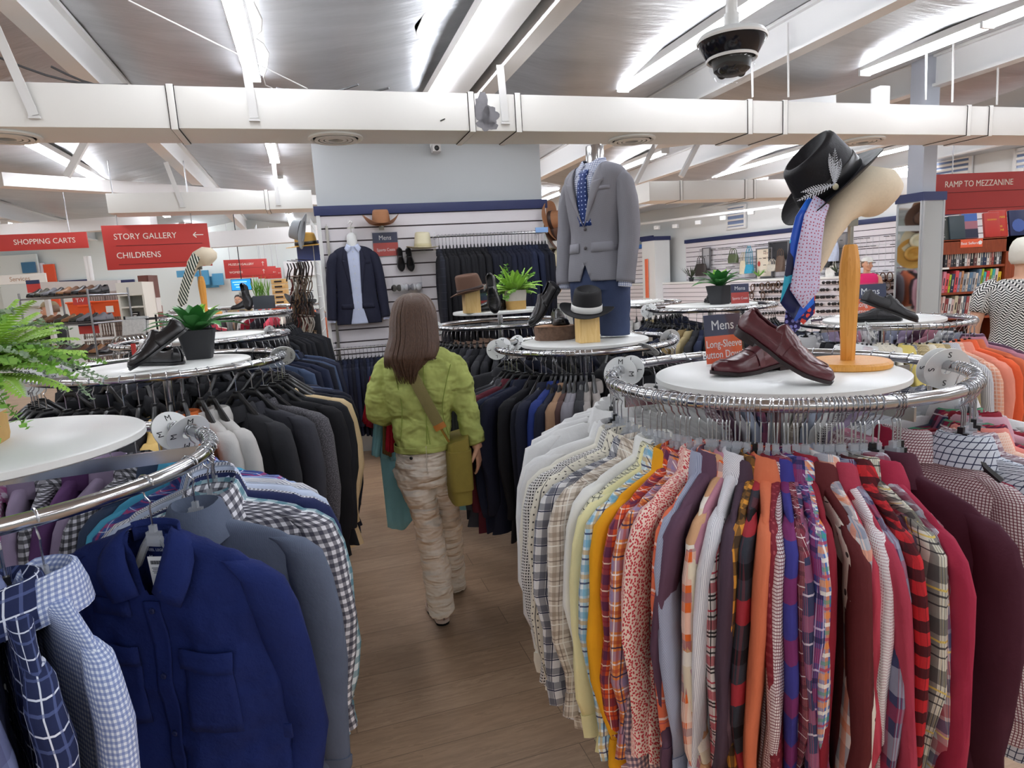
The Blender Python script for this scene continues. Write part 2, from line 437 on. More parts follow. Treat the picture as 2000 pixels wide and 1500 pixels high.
# loose cable by the light, guy wire, wall wires
m = MB(); P = [B(-.12+.03*sin(i*1.3), 3.7+i*.14, 3.13-.04*sin(i*.9)-.0*i) for i in range(11)]+[B(-.02+.02*i, 5.25+.02*i, 3.05-.09*i) for i in range(4)]
m.tube(P, .004, 6); tag(m.build('loose_cable', WHITEP), 'loose white cable dangling beside the left aisle light', 'cable')
m = MB(); m.tube([AZ(250, 0, 3.15), AZ(600, 173, 3.0)], .004, 6); tag(m.build('guy_wire', WHITEP), 'thin white wire slanting down to the duct, upper left', 'wire')
for q, (a, b) in enumerate((((0, 113), (250, 166)), ((100, 130), (270, 168)), ((540, 172), (700, 165)), ((560, 174), (760, 172)))):
    p0, p1 = AZ(a[0], a[1], 3.1), AZ(b[0], b[1], 3.0); m = MB(); m.tube([p0.lerp(p1, i/6)+V((0, 0, -.05*sin(pi*i/6)+.02*nz(i, q))) for i in range(7)], .007, 6)
    tag(m.build('cable', mat('cable_grey', '#4b4a4c', .6)), 'grey cable lying above the main duct', 'cable', 'cables above the duct')

# ---- dome camera on its pole
pc = AY(1429, 80, 2.75); r = empty('dome_camera', pc, 0, 'white and black dome security camera hanging on a white pole', 'security camera')
s = .082*2.75/2.75
m = MB(); m.tube([(0, 0, .03), (0, 0, .65)], .022, 14); m.tube([(0, 0, .02), (0, 0, .10)], .029, 14); m.build('pole', WHITEP, r)
m = MB(); m.lathe([(.001, .036), (.09, .034), (.125, .022), (.137, .004), (.134, -.004), (.13, -.002)], 40); m.build('canopy', WHITEP, r)
m = MB(); m.lathe([(.13, -.002), (.128, -.01), (.098, -.062), (.09, -.066)], 40); m.build('skirt', mat('gloss_black', '#14141b', .12), r)
m = MB(); m.lathe([(.095, -.06), (.1, -.066), (.097, -.074), (.09, -.07)], 40); m.build('trim_ring', WHITEP, r)
m = MB(); m.lathe([(.088, -.07), (.087, -.1), (.07, -.135), (.04, -.152), (.001, -.157)], 32); m.build('bubble', ACRYLIC, r)
m = MB(); m.lathe([(.078, -.07), (.07, -.11), (.05, -.125), (.001, -.128)], 28); k = m.build('sensor_core', BLACKM, r)
for i in range(4):
    a = i*pi/2+.5; m = MB(); m.lathe([(.001, .012), (.016, .01), (.018, 0), (.018, -.012)], 16, M=Matrix.Rotation(pi/2+.5, 3, 'X'), c=(.052*cos(a), .052*sin(a), -.112)); m.build('lens', BLACKP, k)

# ---- middle wall: grey upper wall with slatted display wall below
SW0 = V((-1.81, 6.5, 0)); SWR = radians(13.2); SWD = V((cos(SWR), sin(SWR), 0)); SWN = V((sin(SWR), -cos(SWR), 0)); SWL = 2.33
def SW(px, py, off=0):        # line of sight met with the slatted wall (plus an offset towards the viewer)
    r = ray(px, py); o = V((0, 0, CH)); p0 = SW0+SWN*off; t = (p0-o).dot(SWN)/r.dot(SWN); return o+r*t
def swM(p, rx=pi/2):          # frame standing on the wall: x along, z up, -y out
    return Matrix.Translation(p) @ Matrix.Rotation(SWR, 4, 'Z')
GREYW = mat('grey_wall_paint', '#bfc2c4', .6, bump=.03, bs=5)
m = MB(); m.box((SWL/2, .09, 1.72), (SWL-.04, .12, 3.44)); o = struct(m.build('wall_middle', GREYW, smooth=False)); o.location = SW0; o.rotation_euler.z = SWR
SLATM = mat('slat_board_white', '#e6dfe2', .5, var=.02, bs=3)
SLOT = mat('slat_slot_dark_grey', '#54474b', .7)  # dark interior of the slots, the backing's own colour
def slatwall(name, L, z0, z1, pitch, loc, rz, label, cat='slat wall', band=.09, back=SLOT, x0=0):
    r = empty(name, loc, rz, label, cat)
    n = int((z1-z0)/pitch); m = MB()
    for i in range(n):
        z = z1-pitch*(i+.5); m.box((x0+L/2, -.009, z), (L, .018, pitch-.014))
    m.build('slats', SLATM, r, smooth=False)
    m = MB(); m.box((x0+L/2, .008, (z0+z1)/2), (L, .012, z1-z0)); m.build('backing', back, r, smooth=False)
    if band: m = MB(); m.box((x0+L/2, -.02, z1+band/2), (L+.03, .05, band)); m.build('navy_cornice', NAVYP, r, bev=.003)
    return r
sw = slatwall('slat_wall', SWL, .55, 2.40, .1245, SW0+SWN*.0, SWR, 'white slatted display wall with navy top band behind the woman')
for x in (.02, SWL-.02):
    m = MB(); m.box((x, -.025, 1.2), (.035, .03, 2.4)); m.build('edge_post', WHITE_P, sw, smooth=False)
m = MB(); m.box((.09, -.03, 1.25), (.025, .02, 2.1))
for i in range(50): m.box((.09, -.041, .25+i*.042), (.006, .002, .02))
m.build('slotted_upright', STEEL, sw, smooth=False)
# bullet camera on the grey wall
p = SW(850, 293, .03); r = empty('bullet_camera', p, SWR, 'small white security camera on the grey upper wall', 'security camera')
m = MB(); m.lathe([(.001, 0), (.05, 0), (.05, -.02), (.03, -.03)], 20, M=Matrix.Rotation(-pi/2, 3, 'X'), c=(0, .0, .04)); m.build('mount', WHITEP, r)
m = MB(); m.box((0, -.06, 0), (.085, .13, .075)); b = m.build('housing', mat('pale_grey_plastic', '#c9c5c4', .4), r, bev=.012)
m = MB(); m.lathe([(.001, -.126), (.024, -.126), (.026, -.13)], 18, M=Matrix.Rotation(-pi/2, 3, 'X') @ Matrix.Identity(3)); 
m = MB(); m.ball((0, -.122, -.005), (.026, .012, .026)); m.build('lens', BLACKP, r)

# ---- right wall (runs away from the viewer to the left)
RWA = radians(27.66); RWD = V((-sin(RWA), cos(RWA), 0)); RWN = V((-cos(RWA), -sin(RWA), 0))
RW0 = V((ray(1755, 500).x/ray(1755, 500).y*12, 12, 0))
def RWp(px, py, off=0):
    r = ray(px, py); o = V((0, 0, CH)); p0 = RW0+RWN*off; t = (p0-o).dot(RWN)/r.dot(RWN); return o+r*t
def rwt(p): return (p-RW0).dot(RWD)
RWZ = atan2(-RWD.y, -RWD.x)   # local +x runs towards the viewer, local -y faces the shop
WALLW = mat('white_wall_paint', '#e9ebea', .6)
m = MB(); m.box((0, .1, 1.75), (34, .2, 3.5)); o = struct(m.build('wall_right', WALLW, smooth=False)); o.location = RW0+RWD*3; o.rotation_euler.z = RWZ
zb = RWp(1755, 431).z
tl = rwt(RWp(1341, 480)); 
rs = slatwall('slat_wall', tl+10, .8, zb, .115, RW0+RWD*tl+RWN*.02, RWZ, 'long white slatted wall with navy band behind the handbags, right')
# second stretch further left with bright blue band
t2 = rwt(RWp(1330, 470)); t3 = rwt(RWp(1222, 480))
p = RW0+RWD*(t2+.4)+RWN*.5; m = MB(); m.box((0, 0, 1.25), (.5, .5, 2.5)); o = struct(m.build('wall_pillar', WALLW, smooth=False)); o.location = p; o.rotation_euler.z = RWZ
m = MB(); m.box((0, 0, 2.5), (.54, .54, .1)); o = struct(m.build('trim_2', NAVYP, smooth=False)); o.location = p; o.rotation_euler.z = RWZ
m = MB(); m.box((0, 0, 1.5), (.03, .1, 1.0)); o = m.build('orange_banner', mat('orange_panel', '#f0764f', .5), smooth=False); o.location = p+RWN*.28+RWD*.05; o.rotation_euler.z = RWZ+pi/2; tag(o, 'tall narrow orange panel on the white pillar by the far handbags', 'panel')
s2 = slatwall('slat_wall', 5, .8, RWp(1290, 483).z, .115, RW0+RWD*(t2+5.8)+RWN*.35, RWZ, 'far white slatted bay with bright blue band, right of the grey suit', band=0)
m = MB(); m.box((2.5, -.03, RWp(1290, 483).z+.06), (5, .06, .1)); m.build('blue_cornice', mat('bright_blue', '#3c77c8', .5), s2, smooth=False)
m = MB(); m.box((0, 0, 2.55), (7, .06, .1)); o = struct(m.build('trim_3', NAVYP, smooth=False)); o.location = RW0+RWD*(t2+4)+RWN*.5; o.rotation_euler.z = RWZ
# windows with louvres in the upper wall
WINB = mat('window_blue_grey', '#7e8cad', .2)
for i, (x0, y0, x1, y1) in enumerate(((1421, 403, 1456, 445), (1826, 306, 1896, 345), (1984, 290, 2030, 335))):
    a = RWp(x0, (y0+y1)/2, .03); b = RWp(x1, (y0+y1)/2, .03); zc = (a.z+b.z)/2; hh = abs(RWp((x0+x1)/2, y0, .03).z-RWp((x0+x1)/2, y1, .03).z); w = (b-a).length
    r = empty('window_%d' % (i+1), ((a.x+b.x)/2, (a.y+b.y)/2, zc), RWZ); struct(r)
    m = MB(); m.box((0, 0, 0), (w, .03, hh)); m.build('pane', WINB, r, smooth=False)
    m = MB()
    for sx in (-1, 1): m.box((sx*w/2, -.01, 0), (.05, .05, hh+.05))
    for sz in (-1, 1): m.box((0, -.01, sz*hh/2), (w, .05, .05))
    m.build('frame', WHITE_P, r, smooth=False)
    m = MB()
    for k in range(4): m.box((0, -.03, hh*(-.36+.24*k)), (w-.05, .03, .035), M=Matrix.Rotation(.5, 3, 'X'))
    m.build('louvres', WHITE_P, r, smooth=False)
# track lights along the right wall
a, b = RWp(1230, 440, .9), RWp(1560, 398, .9); r = empty('track_light', (0, 0, 0), 0, 'white track with small spot heads along the right wall', 'track light')
m = MB(); m.bar(a, b, .04, .05); m.build('track', WHITE_P, r, smooth=False)
for px, py in ((1283, 443), (1319, 440), (1364, 433), (1413, 424), (1467, 413), (1530, 402)):
    c = RWp(px, py, .9); m = MB(); m.box(c+V((0, 0, -.02)), (.13, .1, .09), RWZ+.4); m.build('spot_head', WHITEP, r, bev=.01)

# ---- far back walls on the left
BWM = mat('far_wall_pale', '#d5dedb', .6)
m = MB(); m.box((0, 0, 1.75), (34, .2, 3.5)); o = struct(m.build('wall_back', BWM, smooth=False)); o.location = B(-2, 21); o.rotation_euler.z = PSI
m = MB(); m.box((0, 0, 1.75), (.2, 30, 3.5)); o = struct(m.build('wall_left', BWM, smooth=False)); o.location = B(-15, 9); o.rotation_euler.z = PSI
m = MB(); m.box((0, 0, 1.75), (34, .2, 3.5)); o = struct(m.build('wall_front', BWM, smooth=False)); o.location = B(0, -7.5); o.rotation_euler.z = PSI
def far_panel(x0, y0, x1, y1, Y, hx, name, label=None, cat=None, th=.06, kind=None):
    a, b, c = AY(x0, (y0+y1)/2, Y), AY(x1, (y0+y1)/2, Y), None
    h = abs(AY((x0+x1)/2, y0, Y).z-AY((x0+x1)/2, y1, Y).z); mid = (a+b)/2
    m = MB(); m.box((0, 0, 0), (abs(b.x-a.x), th, h)); o = m.build(name, mat('m_'+hx, hx, .55), smooth=False); o.location = mid
    if label: tag(o, label, cat)
    if kind: o['kind'] = kind
    return o
far_panel(0, 498, 80, 600, 15.2, '#dbe2df', 'wall_alcove', kind='structure')
far_panel(-260, 420, 640, 760, 15.4, '#dfe6e3', 'wall_partition', kind='structure', th=.12)
far_panel(44, 512, 69, 533, 15.1, '#3d6f92', 'header_board', 'teal blue wall panel at the far left under the carts sign', 'panel')
far_panel(92, 516, 112, 600, 15.25, '#e5552d', 'orange_door', 'orange red door leaf at the far left', 'door')
far_panel(70, 514, 92, 600, 15.28, '#efe6ee', 'doorway_panel', 'pale doorway beside the orange red door', 'doorway')  # flat doorway panel in one pale colour
far_panel(117, 547, 172, 552, 15.3, '#2a2f5c', 'trim_4', kind='structure'); far_panel(180, 548, 262, 553, 15.3, '#2a2f5c', 'trim_5', kind='structure')
far_panel(81, 551, 108, 558, 15.1, '#2f2f63', 'navy_header', 'short navy header board over the far left shelves', 'board')
for i, (x0, y0, x1, y1) in enumerate(((346, 528, 383, 541), (386, 528, 408, 557), (416, 534, 436, 557), (396, 540, 426, 562))):
    far_panel(x0, y0, x1, y1, 15.0+.08*i, '#4f94b8', 'header_board', ('light blue header board right of the story sign', 'light blue wall panel behind the cream hat form', 'light blue panel beside the museum sign', 'light blue panel above the hat stand')[i], 'panel')
for px in (167, 173):
    a = AY(px, 500, 12); m = MB(); m.tube([V((a.x, a.y, 0)), V((a.x, a.y, 2.55))], .035, 10); tag(m.build('pipe', WHITE_P), 'white vertical pipe at the far left, one of a close pair', 'pipe', 'pair of white pipes')
# ---- security / exit vents on far beam
p = AY(483, 472, 12); m = MB(); m.box((0, 0, 0), (.22, .03, .09)); 
r = empty('air_vent', p, 0, 'small louvred air vent on the far white beam', 'vent'); m.build('frame', WHITE_P, r, smooth=False)
m = MB()
for i in range(3): m.box((-.065+.065*i, -.016, 0), (.05, .004, .05))
m.build('grille', mat('vent_grey', '#8f8f92', .6), r, smooth=False)
# ---- world: even ambient fill, added to lift the shade indoors
w = bpy.data.worlds.new('world'); SC.world = w; w.use_nodes = True
w.node_tree.nodes['Background'].inputs[0].default_value = (.95, .97, 1, 1); w.node_tree.nodes['Background'].inputs[1].default_value = .85
SC.view_settings.view_transform = 'Standard'; SC.view_settings.look = 'None'; SC.view_settings.exposure = .30; SC.view_settings.gamma = 1
SC.cycles.use_fast_gi = True; SC.cycles.fast_gi_method = 'REPLACE'; SC.cycles.ao_bounces_render = 2; w.light_settings.distance = 1.8
SC.cycles.max_bounces = 6; SC.cycles.diffuse_bounces = 3; SC.cycles.glossy_bounces = 3; SC.cycles.transparent_max_bounces = 10; SC.cycles.transmission_bounces = 4
SC.cycles.caustics_reflective = False; SC.cycles.caustics_refractive = False
SC.cycles.use_adaptive_sampling = True; SC.cycles.adaptive_threshold = .035; SC.cycles.use_denoising = True
# ------------------------------------------------------------------ garments: local x = across the shoulders, y = thickness, z down from the rail (z = 0)
def garment(seed, kind='shirt', L=.76, full=True, lo=False):
    rnd = random.Random(seed); jk = kind == 'jacket'
    sh = .225 if not jk else .235
    n = 24 if full else 14
    prof = [(-.100, .050, .030), (-.112, .085, .030), (-.124, .135, .026), (-.140, .185, .024), (-.160, sh-.012, .024), (-.185, sh, .027), (-.24, sh+.002, .030), (-.32, sh+.004, .032)] if not jk else \
           [(-.105, .055, .034), (-.114, .10, .034), (-.124, .15, .032), (-.136, .20, .034), (-.152, sh-.006, .036), (-.18, sh, .038), (-.25, sh, .038), (-.33, sh-.01, .038)]
    k0 = -.33; steps = 9 if full else 4
    for i in range(1, steps+1):
        t = i/steps; prof.append((k0-(L-.24)*t, (sh+.004)-.012*sin(pi*t)+.022*t+(.0 if not jk else .006*t), (.032 if not jk else .038)-.004*t+.006*rnd.random()))
    if not full: prof = prof[1::2]+[prof[-1]]
    if not full and len(prof) > 1 and prof[-1] == prof[-2]: prof.pop()
    ph, ph2, ph3 = rnd.random()*9, rnd.random()*9, rnd.random()*9; sway = (rnd.random()-.5)*.03
    rings = []
    for (z, w, t) in prof:
        d = max(0, (-z-.18)/.6); R = []
        for k in range(n):
            a = 2*pi*k/n; ca, sa = cos(a), sin(a)
            x = w*math.copysign(abs(ca)**.75, ca); y = t*math.copysign(abs(sa)**.9, sa)
            fold = d*.017*(sin(x*24+ph)+.7*sin(x*41+ph2+z*3))+.010*nz(x*7+seed*3.1, z*5, seed)
            y += fold+sway*d+.006*nz(x*11, z*9, seed*1.7+(3 if sa > 0 else 0))
            x += .014*nz(z*8, seed*2.3, 5+ca)*min(1, d*2.5)
            zz = z
            if d > .5 and not jk: zz += .05*(abs(x)/w)**2*(d-.5)*1.6
            if d > .5 and jk: zz += .012*nz(x*3, seed)
            R.append((x, y, zz))
        rings.append(R)
    body = MB().loft(rings, caps=False)
    out = {}
    out['body'] = body.mesh(kind+'_body', WHITE_P, ang=70)
    # sleeves
    SL = []
    for s in (1, -1):
        yo = (rnd.random()-.5)*.035; el = (rnd.random()-.5)*.03; ins = rnd.random()*.02
        if not jk:
            P = [(.165, 0, -.150, .022, .016), (.200, 0, -.163, .036, .026), (.226, .15, -.192, .046, .030), (.243, .35, -.25, .050, .033), (.255, .7, -.34, .050, .033), (.263, 1, -.44, .047, .031), (.262, 1.1, -.54, .043, .029), (.255, 1, -.63, .038, .026), (.249, 1, -.690, .033, .024)]
            cuff = [(.249, 1, -.688, .037, .027), (.248, 1, -.715, .037, .026), (.247, 1, -.752, .038, .026), (.246, 1, -.755, .034, .022)]
        else:
            P = [(.190, 0, -.140, .024, .024), (.215, 0, -.149, .038, .034), (.236, .1, -.172, .048, .042), (.250, .3, -.24, .054, .046), (.260, .6, -.34, .055, .046), (.263, .8, -.45, .052, .044), (.257, .9, -.56, .048, .040), (.248, .9, -.66, .044, .036), (.245, .9, -.715, .043, .035), (.245, .9, -.718, .036, .028)]
            cuff = None
        if not full: P = P[::2]+([P[-1]] if len(P) % 2 == 0 else [])
        def rg(P):
            Q = []
            m_ = 12 if full else 8
            for x, f, z, rx, ry in P:
                d = max(0, (-z-.2)/.5); R = []
                for k in range(m_):
                    a = 2*pi*k/m_
                    q = 1+.30*nz(z*11+seed, cos(a)*1.5, sin(a)*1.5+s*3)*min(1, d*2)
                    R.append((s*(x-ins*d)+rx*q*cos(a)+.010*d*sin(z*19+seed*2+s), yo*f+el*sin(min(1, d)*pi)+ry*q*sin(a)+.004*sin(z*60+seed)+.012*d*sin(z*13+seed), z))
                Q.append(R)
            return Q
        me = MB().loft(rg(P), caps=True).mesh(kind+'_sleeve', WHITE_P, ang=70)
        cm = MB().loft(rg(cuff), caps=True).mesh('cuff', WHITE_P, ang=50) if (cuff and full) else None
        SL.append((me, cm))
    out['sleeves'] = SL
    if full:                  # front edge, lapels, buttons (the front is +y)
        def yf(x, z):
            w, t = lerp_p(prof, z); d = max(0, (-z-.18)/.6); a = math.acos(max(-1, min(1, math.copysign(min(1, abs(x)/w)**(1/.75), x))))
            return t*abs(sin(a))**.9+d*.017*(sin(x*24+ph)+.7*sin(x*41+ph2+z*3))+.010*nz(x*7+seed*3.1, z*5, seed)+sway*d+.006*nz(x*11, z*9, seed*1.7+3)
        if not jk:
            zs = [-.135-(L-.16)*i/20 for i in range(21)]
            P = [[(x, yf(x, z)+.0035, z) for x in (-.017, -.008, .008, .017)] for z in zs]
            m = MB().grid(P, [[(p[0], p[2]) for p in r] for r in P]); out['placket'] = m.mesh('placket', WHITE_P, ang=80)
            m = MB()
            for z in [-.16-.085*i for i in range(7)]: m.ball((0, yf(0, z)+.005, z), (.0055, .0022, .0055), 10, 5)
            out['buttons'] = m.mesh('buttons', WHITEP)
        else:
            m = MB()
            for s in (-1, 1):
                P = []
                for i in range(25):
                    t = i/24; z = -.118-.27*t; x0 = .060*(1-t)**.9; w = .075*(1-t)+.012 if t > .30 else (.030+.10*t if t < .24 else .040); P.append([(s*(x0+w*q), yf(s*(x0+w*q), z)+.005+.004*sin(pi*q), z+.015*q*(1 if t > .27 else -1)) for q in (0, .3, .6, 1)])
                m.grid(P)
            out['lapels'] = m.mesh('lapels', WHITE_P, ang=80)
            m = MB()
            for z in (-.41, -.51): m.ball((.004, yf(0, z)+.003, z), (.010, .004, .010), 12, 6)
            out['buttons'] = m.mesh('buttons', BLACKP)
    # collar
    rings = []; n2 = 20 if full else 12
    cp = [(.042, .026, -.108), (.045, .030, -.080), (.050, .036, -.062), (.057, .043, -.066), (.070, .052, -.100), (.080, .056, -.136), (.075, .051, -.135)] if not jk else \
         [(.045, .03, -.112), (.048, .034, -.088), (.054, .040, -.078), (.062, .046, -.084), (.076, .052, -.112), (.084, .05, -.132), (.078, .046, -.130)]
    for q, (rx, ry, z) in enumerate(cp):
        R = []
        for k in range(n2):
            a = 2*pi*k/n2; fr = max(0, sin(a))   # +y is the front: the points dip
            zz = z-(.030*fr**2 if q >= 3 else .012*fr)-(.008 if q > 4 else 0)*nz(k, seed)
            R.append((rx*cos(a), ry*sin(a)+(.012*fr if q > 3 else 0), zz))
        rings.append(R)
    out['collar'] = MB().loft(rings, caps=False).mesh('collar', WHITE_P, ang=60)
    if lo:                    # one mesh for racks too far off to show the parts
        m = MB(); 
        bm = bmesh.new()
        for me in [out['body'], out['collar']]+[x for s in SL for x in s if x]: bm.from_mesh(me)
        me = bpy.data.meshes.new(kind+'_whole'); bm.to_mesh(me); bm.free(); me.materials.append(WHITE_P)
        me.polygons.foreach_set('use_smooth', [True]*len(me.polygons)); out['whole'] = me
    return out
def lerp_p(prof, z):
    for (a, w, t), (b, w2, t2) in zip(prof[:-1], prof[1:]):
        if z >= b: f = max(0, (z-a)/(b-a)); return w+(w2-w)*f, t+(t2-t)*f
    return prof[-1][1:]
SHIRTS = [garment(i+1, 'shirt', .73+.012*(i % 4)) for i in range(8)]
JACKETS = [garment(i+21, 'jacket', .70+.02*(i % 3)) for i in range(6)]
SHIRTS_LO = [garment(i+41, 'shirt', .74, False, True) for i in range(5)]
JACKETS_LO = [garment(i+61, 'jacket', .72, False, True) for i in range(6)]
def hanger_meshes(lo=False):
    hk = MB(); r = .0185; P = [(r*cos(a), 0, r*sin(a)) for a in [radians(x) for x in (190, 160, 130, 100, 70, 40, 10, -20, -45, -62)]]
    P += [(.006, 0, -.027), (-.004, 0, -.038), (0, 0, -.05), (0, 0, -.108)]
    hk.tube(P[::2]+[P[-1]] if lo else P, .0019, 4 if lo else 6)
    br = MB(); dz = -.022; L = [(-.085, 0, -.178), (-.05, 0, -.150), (-.03, 0, -.116), (-.016, 0, -.096), (.016, 0, -.096), (.03, 0, -.116), (.05, 0, -.150), (.085, 0, -.178)]
    L = [(x, y, z-.022) for x, y, z in L]; br.tube(L, .006, 5, flat=1.5); br.box((0, 0, -.116), (.03, .011, .03)); br.box((0, 0, -.095), (.012, .010, .016))
    return hk, br
_h, _b = hanger_meshes(); HOOK = _h.mesh('hook', WIRE); HBAR = _b.mesh('bar', CLEAR)
_b = MB(); _L = [(-.115, 0, -.190), (-.085, 0, -.168), (-.05, 0, -.138), (-.02, 0, -.110), (.02, 0, -.110), (.05, 0, -.138), (.085, 0, -.168), (.115, 0, -.190)]
_b.tube(_L, [.012, .012, .010, .009, .009, .010, .012, .012], 8, flat=1.3); _b.box((0, 0, -.108), (.03, .012, .03)); HBAR_J = _b.mesh('bar_j', BLACKP)
_h, _b = hanger_meshes(True)
bm = bmesh.new(); _m = _h.mesh('hook_s', WIRE); bm.from_mesh(_m); n0 = len(bm.faces); bm.from_mesh(_b.mesh('bar_s', CLEAR))
bm.faces.ensure_lookup_table()
for f in bm.faces[n0:]: f.material_index = 1
HANG_LO = bpy.data.meshes.new('hanger_small'); bm.to_mesh(HANG_LO); bm.free(); HANG_LO.materials.append(WIRE); HANG_LO.materials.append(BLACKP)
HANG_LO.polygons.foreach_set('use_smooth', [True]*len(HANG_LO.polygons))
def put_hanger(M, what, clear=True, group=None, lo=False, jk=False):
    col = 'clear plastic' if clear else 'black plastic'
    if lo: FARH.append(M.copy()); return
    else:
        o = empty('clothes_hanger', M=M); mo('hook', HOOK, o); mo('bar', HBAR_J if jk else HBAR, o, CLEAR if clear else BLACKP)
    return tag(o, '%s hanger holding %s' % (col, ' '.join(what.split()[:11]).rstrip(',')), 'hanger', group)
FARH = []
GC = [0]
def put_garment(M, m, label, cat='shirt', kind='shirt', lo=False, group=None, var=None, hang=True, clear=True, hlabel=None, sc=1.0, collar=None, thin=1.0, shift=(0, 0, 0)):
    """m: cloth material; label: the garment's own label"""
    GC[0] += 1; i = GC[0] if var is None else var
    nm = 'shirt' if kind == 'shirt' else 'suit_jacket'
    MM = M @ TR((shift[0], shift[1], shift[2]-.022)) @ Matrix.Diagonal((1, thin, sc, 1))
    if lo:
        S = SHIRTS_LO if kind == 'shirt' else JACKETS_LO
        o = mo(nm, S[i % len(S)]['whole'], None, m); o.matrix_world = MM
    else:
        S = SHIRTS if kind == 'shirt' else JACKETS; g = S[i % len(S)]
        o = empty(nm, M=MM)
        mo('body', g['body'], o, m); q_ = mo('collar', g['collar'], o, collar or m); q_.matrix_local = Matrix.Diagonal((1, 1 if thin > .9 else 1.45, 1, 1))
        for k_ in ('placket', 'lapels', 'buttons'):
            if k_ in g: mo(k_, g[k_], o, m if k_ != 'buttons' else None)
        for me, cm in g['sleeves']:
            s = mo('sleeve', me, o, m)
            if cm: mo('cuff', cm, s, m)
    tag(o, label, cat, group)
    if hang: put_hanger(M, hlabel or label, clear, group and ('hangers of the '+group), lo, kind == 'jacket')
    return o
# ------------------------------------------------------------------ round racks
RR, RT = .475, .34
def rack(c, zr, zt, label, rot=.4, detail=True, table=True, R=RR, Rt=RT):
    r = empty('round_clothes_rack', (c[0], c[1], 0), rot, label, 'clothes rack')
    m = MB(); m.tube([(R*cos(2*pi*k/72), R*sin(2*pi*k/72), zr) for k in range(72)], .0155, 12, closed=True); m.build('rail', CHROME, r)
    for k in range(4):
        a = k*pi/2; m = MB(); za = min(zr-.012, zt-.038); m.bar((.02*cos(a), .02*sin(a), za), (R*cos(a), R*sin(a), za), .006, .032); m.build('rail_arm', CHROME, r, smooth=False)
    m = MB(); m.tube([(0, 0, .05), (0, 0, zt-.02)], .02, 12); m.build('post', CHROME, r)
    for k in range(4):
        a = k*pi/2+pi/4; m = MB(); m.bar((.02*cos(a), .02*sin(a), .05), (.40*cos(a), .40*sin(a), .03), .03, .025); m.tube([(.39*cos(a), .39*sin(a), 0), (.39*cos(a), .39*sin(a), .03)], .018, 8); m.build('base_leg', CHROME, r, smooth=False)
    if table:
        m = MB(); m.lathe([(.0005, zt), (Rt-.004, zt), (Rt, zt-.003), (Rt, zt-.017), (Rt-.004, zt-.02), (.0005, zt-.02)], 72); m.build('tabletop', LAM, r, ang=50)
    return r
def on_rail(c, zr, phi, yaw=None, R=RR, tilt=0):
    p = V((c[0]+R*cos(phi), c[1]+R*sin(phi), zr))
    return Matrix.Translation(p) @ Matrix.Rotation(phi if yaw is None else yaw, 4, 'Z') @ Matrix.Rotation(tilt, 4, 'X')
def disc(c, zr, phi, s, where, r=.056, lean=.25, R=RR):
    """white size divider ring hung on a rail"""
    M = on_rail(c, zr, phi, R=R, tilt=lean) @ TR((0, 0, -.012))
    o = empty('size_divider', M=M, label='round white size divider marked %s %s' % (s, where), cat='size divider')
    m = MB(); n = 36
    pr = [(.0165, -.0012), (r, -.0012), (r, .0012), (.0165, .0012), (.0165, -.0012)]
    m.lathe(pr, n, M=Matrix.Rotation(pi/2, 3, 'X')); m.build('plate', WHITEP, o, ang=50)
    for side in (-1, 1):
        for k, a in enumerate((90, 0, 180, 270)):
            t = radians(a); q = V((cos(t), 0, sin(t)))*(r*.68)
            mm = Matrix.Translation(q+V((0, side*.0018, 0))) @ Matrix.Rotation(0 if side < 0 else pi, 4, 'Z') @ Matrix.Rotation(pi/2, 4, 'X') @ Matrix.Rotation((radians(a)-pi/2)*(1 if side < 0 else -1), 4, 'Z')
            text('letter', s, .024 if len(s) == 1 else .014, mm, BLACK_L, o, ext=.0002)
    return o
def solve_phi(c, zr, px, off=.24, drop=.2, lo=-1, hi=1, n=400, R=RR):
    """angle on the rail at which a garment's outer shoulder is seen at photo column px (scanned from lo to hi)"""
    best = None
    for i in range(n+1):
        a = lo+(hi-lo)*i/n; p = V((c[0]+(R+off)*cos(a), c[1]+(R+off)*sin(a), zr-drop)); q = proj(p)[0]
        if best is None or abs(q-px) < best[0]: best = (abs(q-px), a)
    return best[1]
def proj(P):
    X, Y, Z = P[0], P[1], P[2]-CH
    zc = Y*cos(CP)-Z*sin(CP); yc = Y*sin(CP)+Z*cos(CP); x = X/zc; y = yc/zc
    c, s = cos(CR_), sin(CR_)
    return 1000+CF*(x*c-y*s), 750-CF*(x*s+y*c)
NR, NRZ, NRT = (.765, 1.847), 1.368, 1.372
NL, NLZ, NLT = (-1.197, 1.389), 1.321, 1.387
ML, MLZ, MLT = (-1.471, 2.75), 1.407, 1.413
CR, CRZ, CRT = (.402, 3.47), 1.321, 1.339
MR, MRZ, MRT = (2.342, 4.043), 1.287, 1.305
# ------------------------------------------------------------------ cloths of the shirts on the nearest right rack, left to right
P_ = cloth
K = {}
def C(key, *a, **k): K[key] = P_('cloth_'+key, *a, **k)
C('white', '#eceae8'); C('white2', '#e3e1e0'); C('ivory', '#ece6d8')
C('dotgrid', '#e2dedb', dots=(.0085, .30, '#2f2c30'))
C('ivorydot', '#e9e1cf', bands=[('u', .09, 0, .004, '#3a3a40', .8)], dots=(.02, .14, '#4a4640'))
C('navyplaid', '#e4e2e2', bands=[('x', .045, 0, .018, '#2a2e48', .6), ('x', .045, .02, .003, '#2a2e48', 1)])
C('beigeplaid', '#d7cbbd', bands=[('x', .05, 0, .012, '#8b7765', .5), ('x', .05, .02, .003, '#6f5c50', .7), ('x', .05, .032, .003, '#f0ece4', .8)])
C('palewhite', '#e9e7e2'); C('creamgrid', '#e9e3c6', bands=[('x', .016, 0, .0022, '#33342e', 1), ('x', .016, .004, .0012, '#8a8a68', .8)])
C('paleyellow', '#efe5ae')
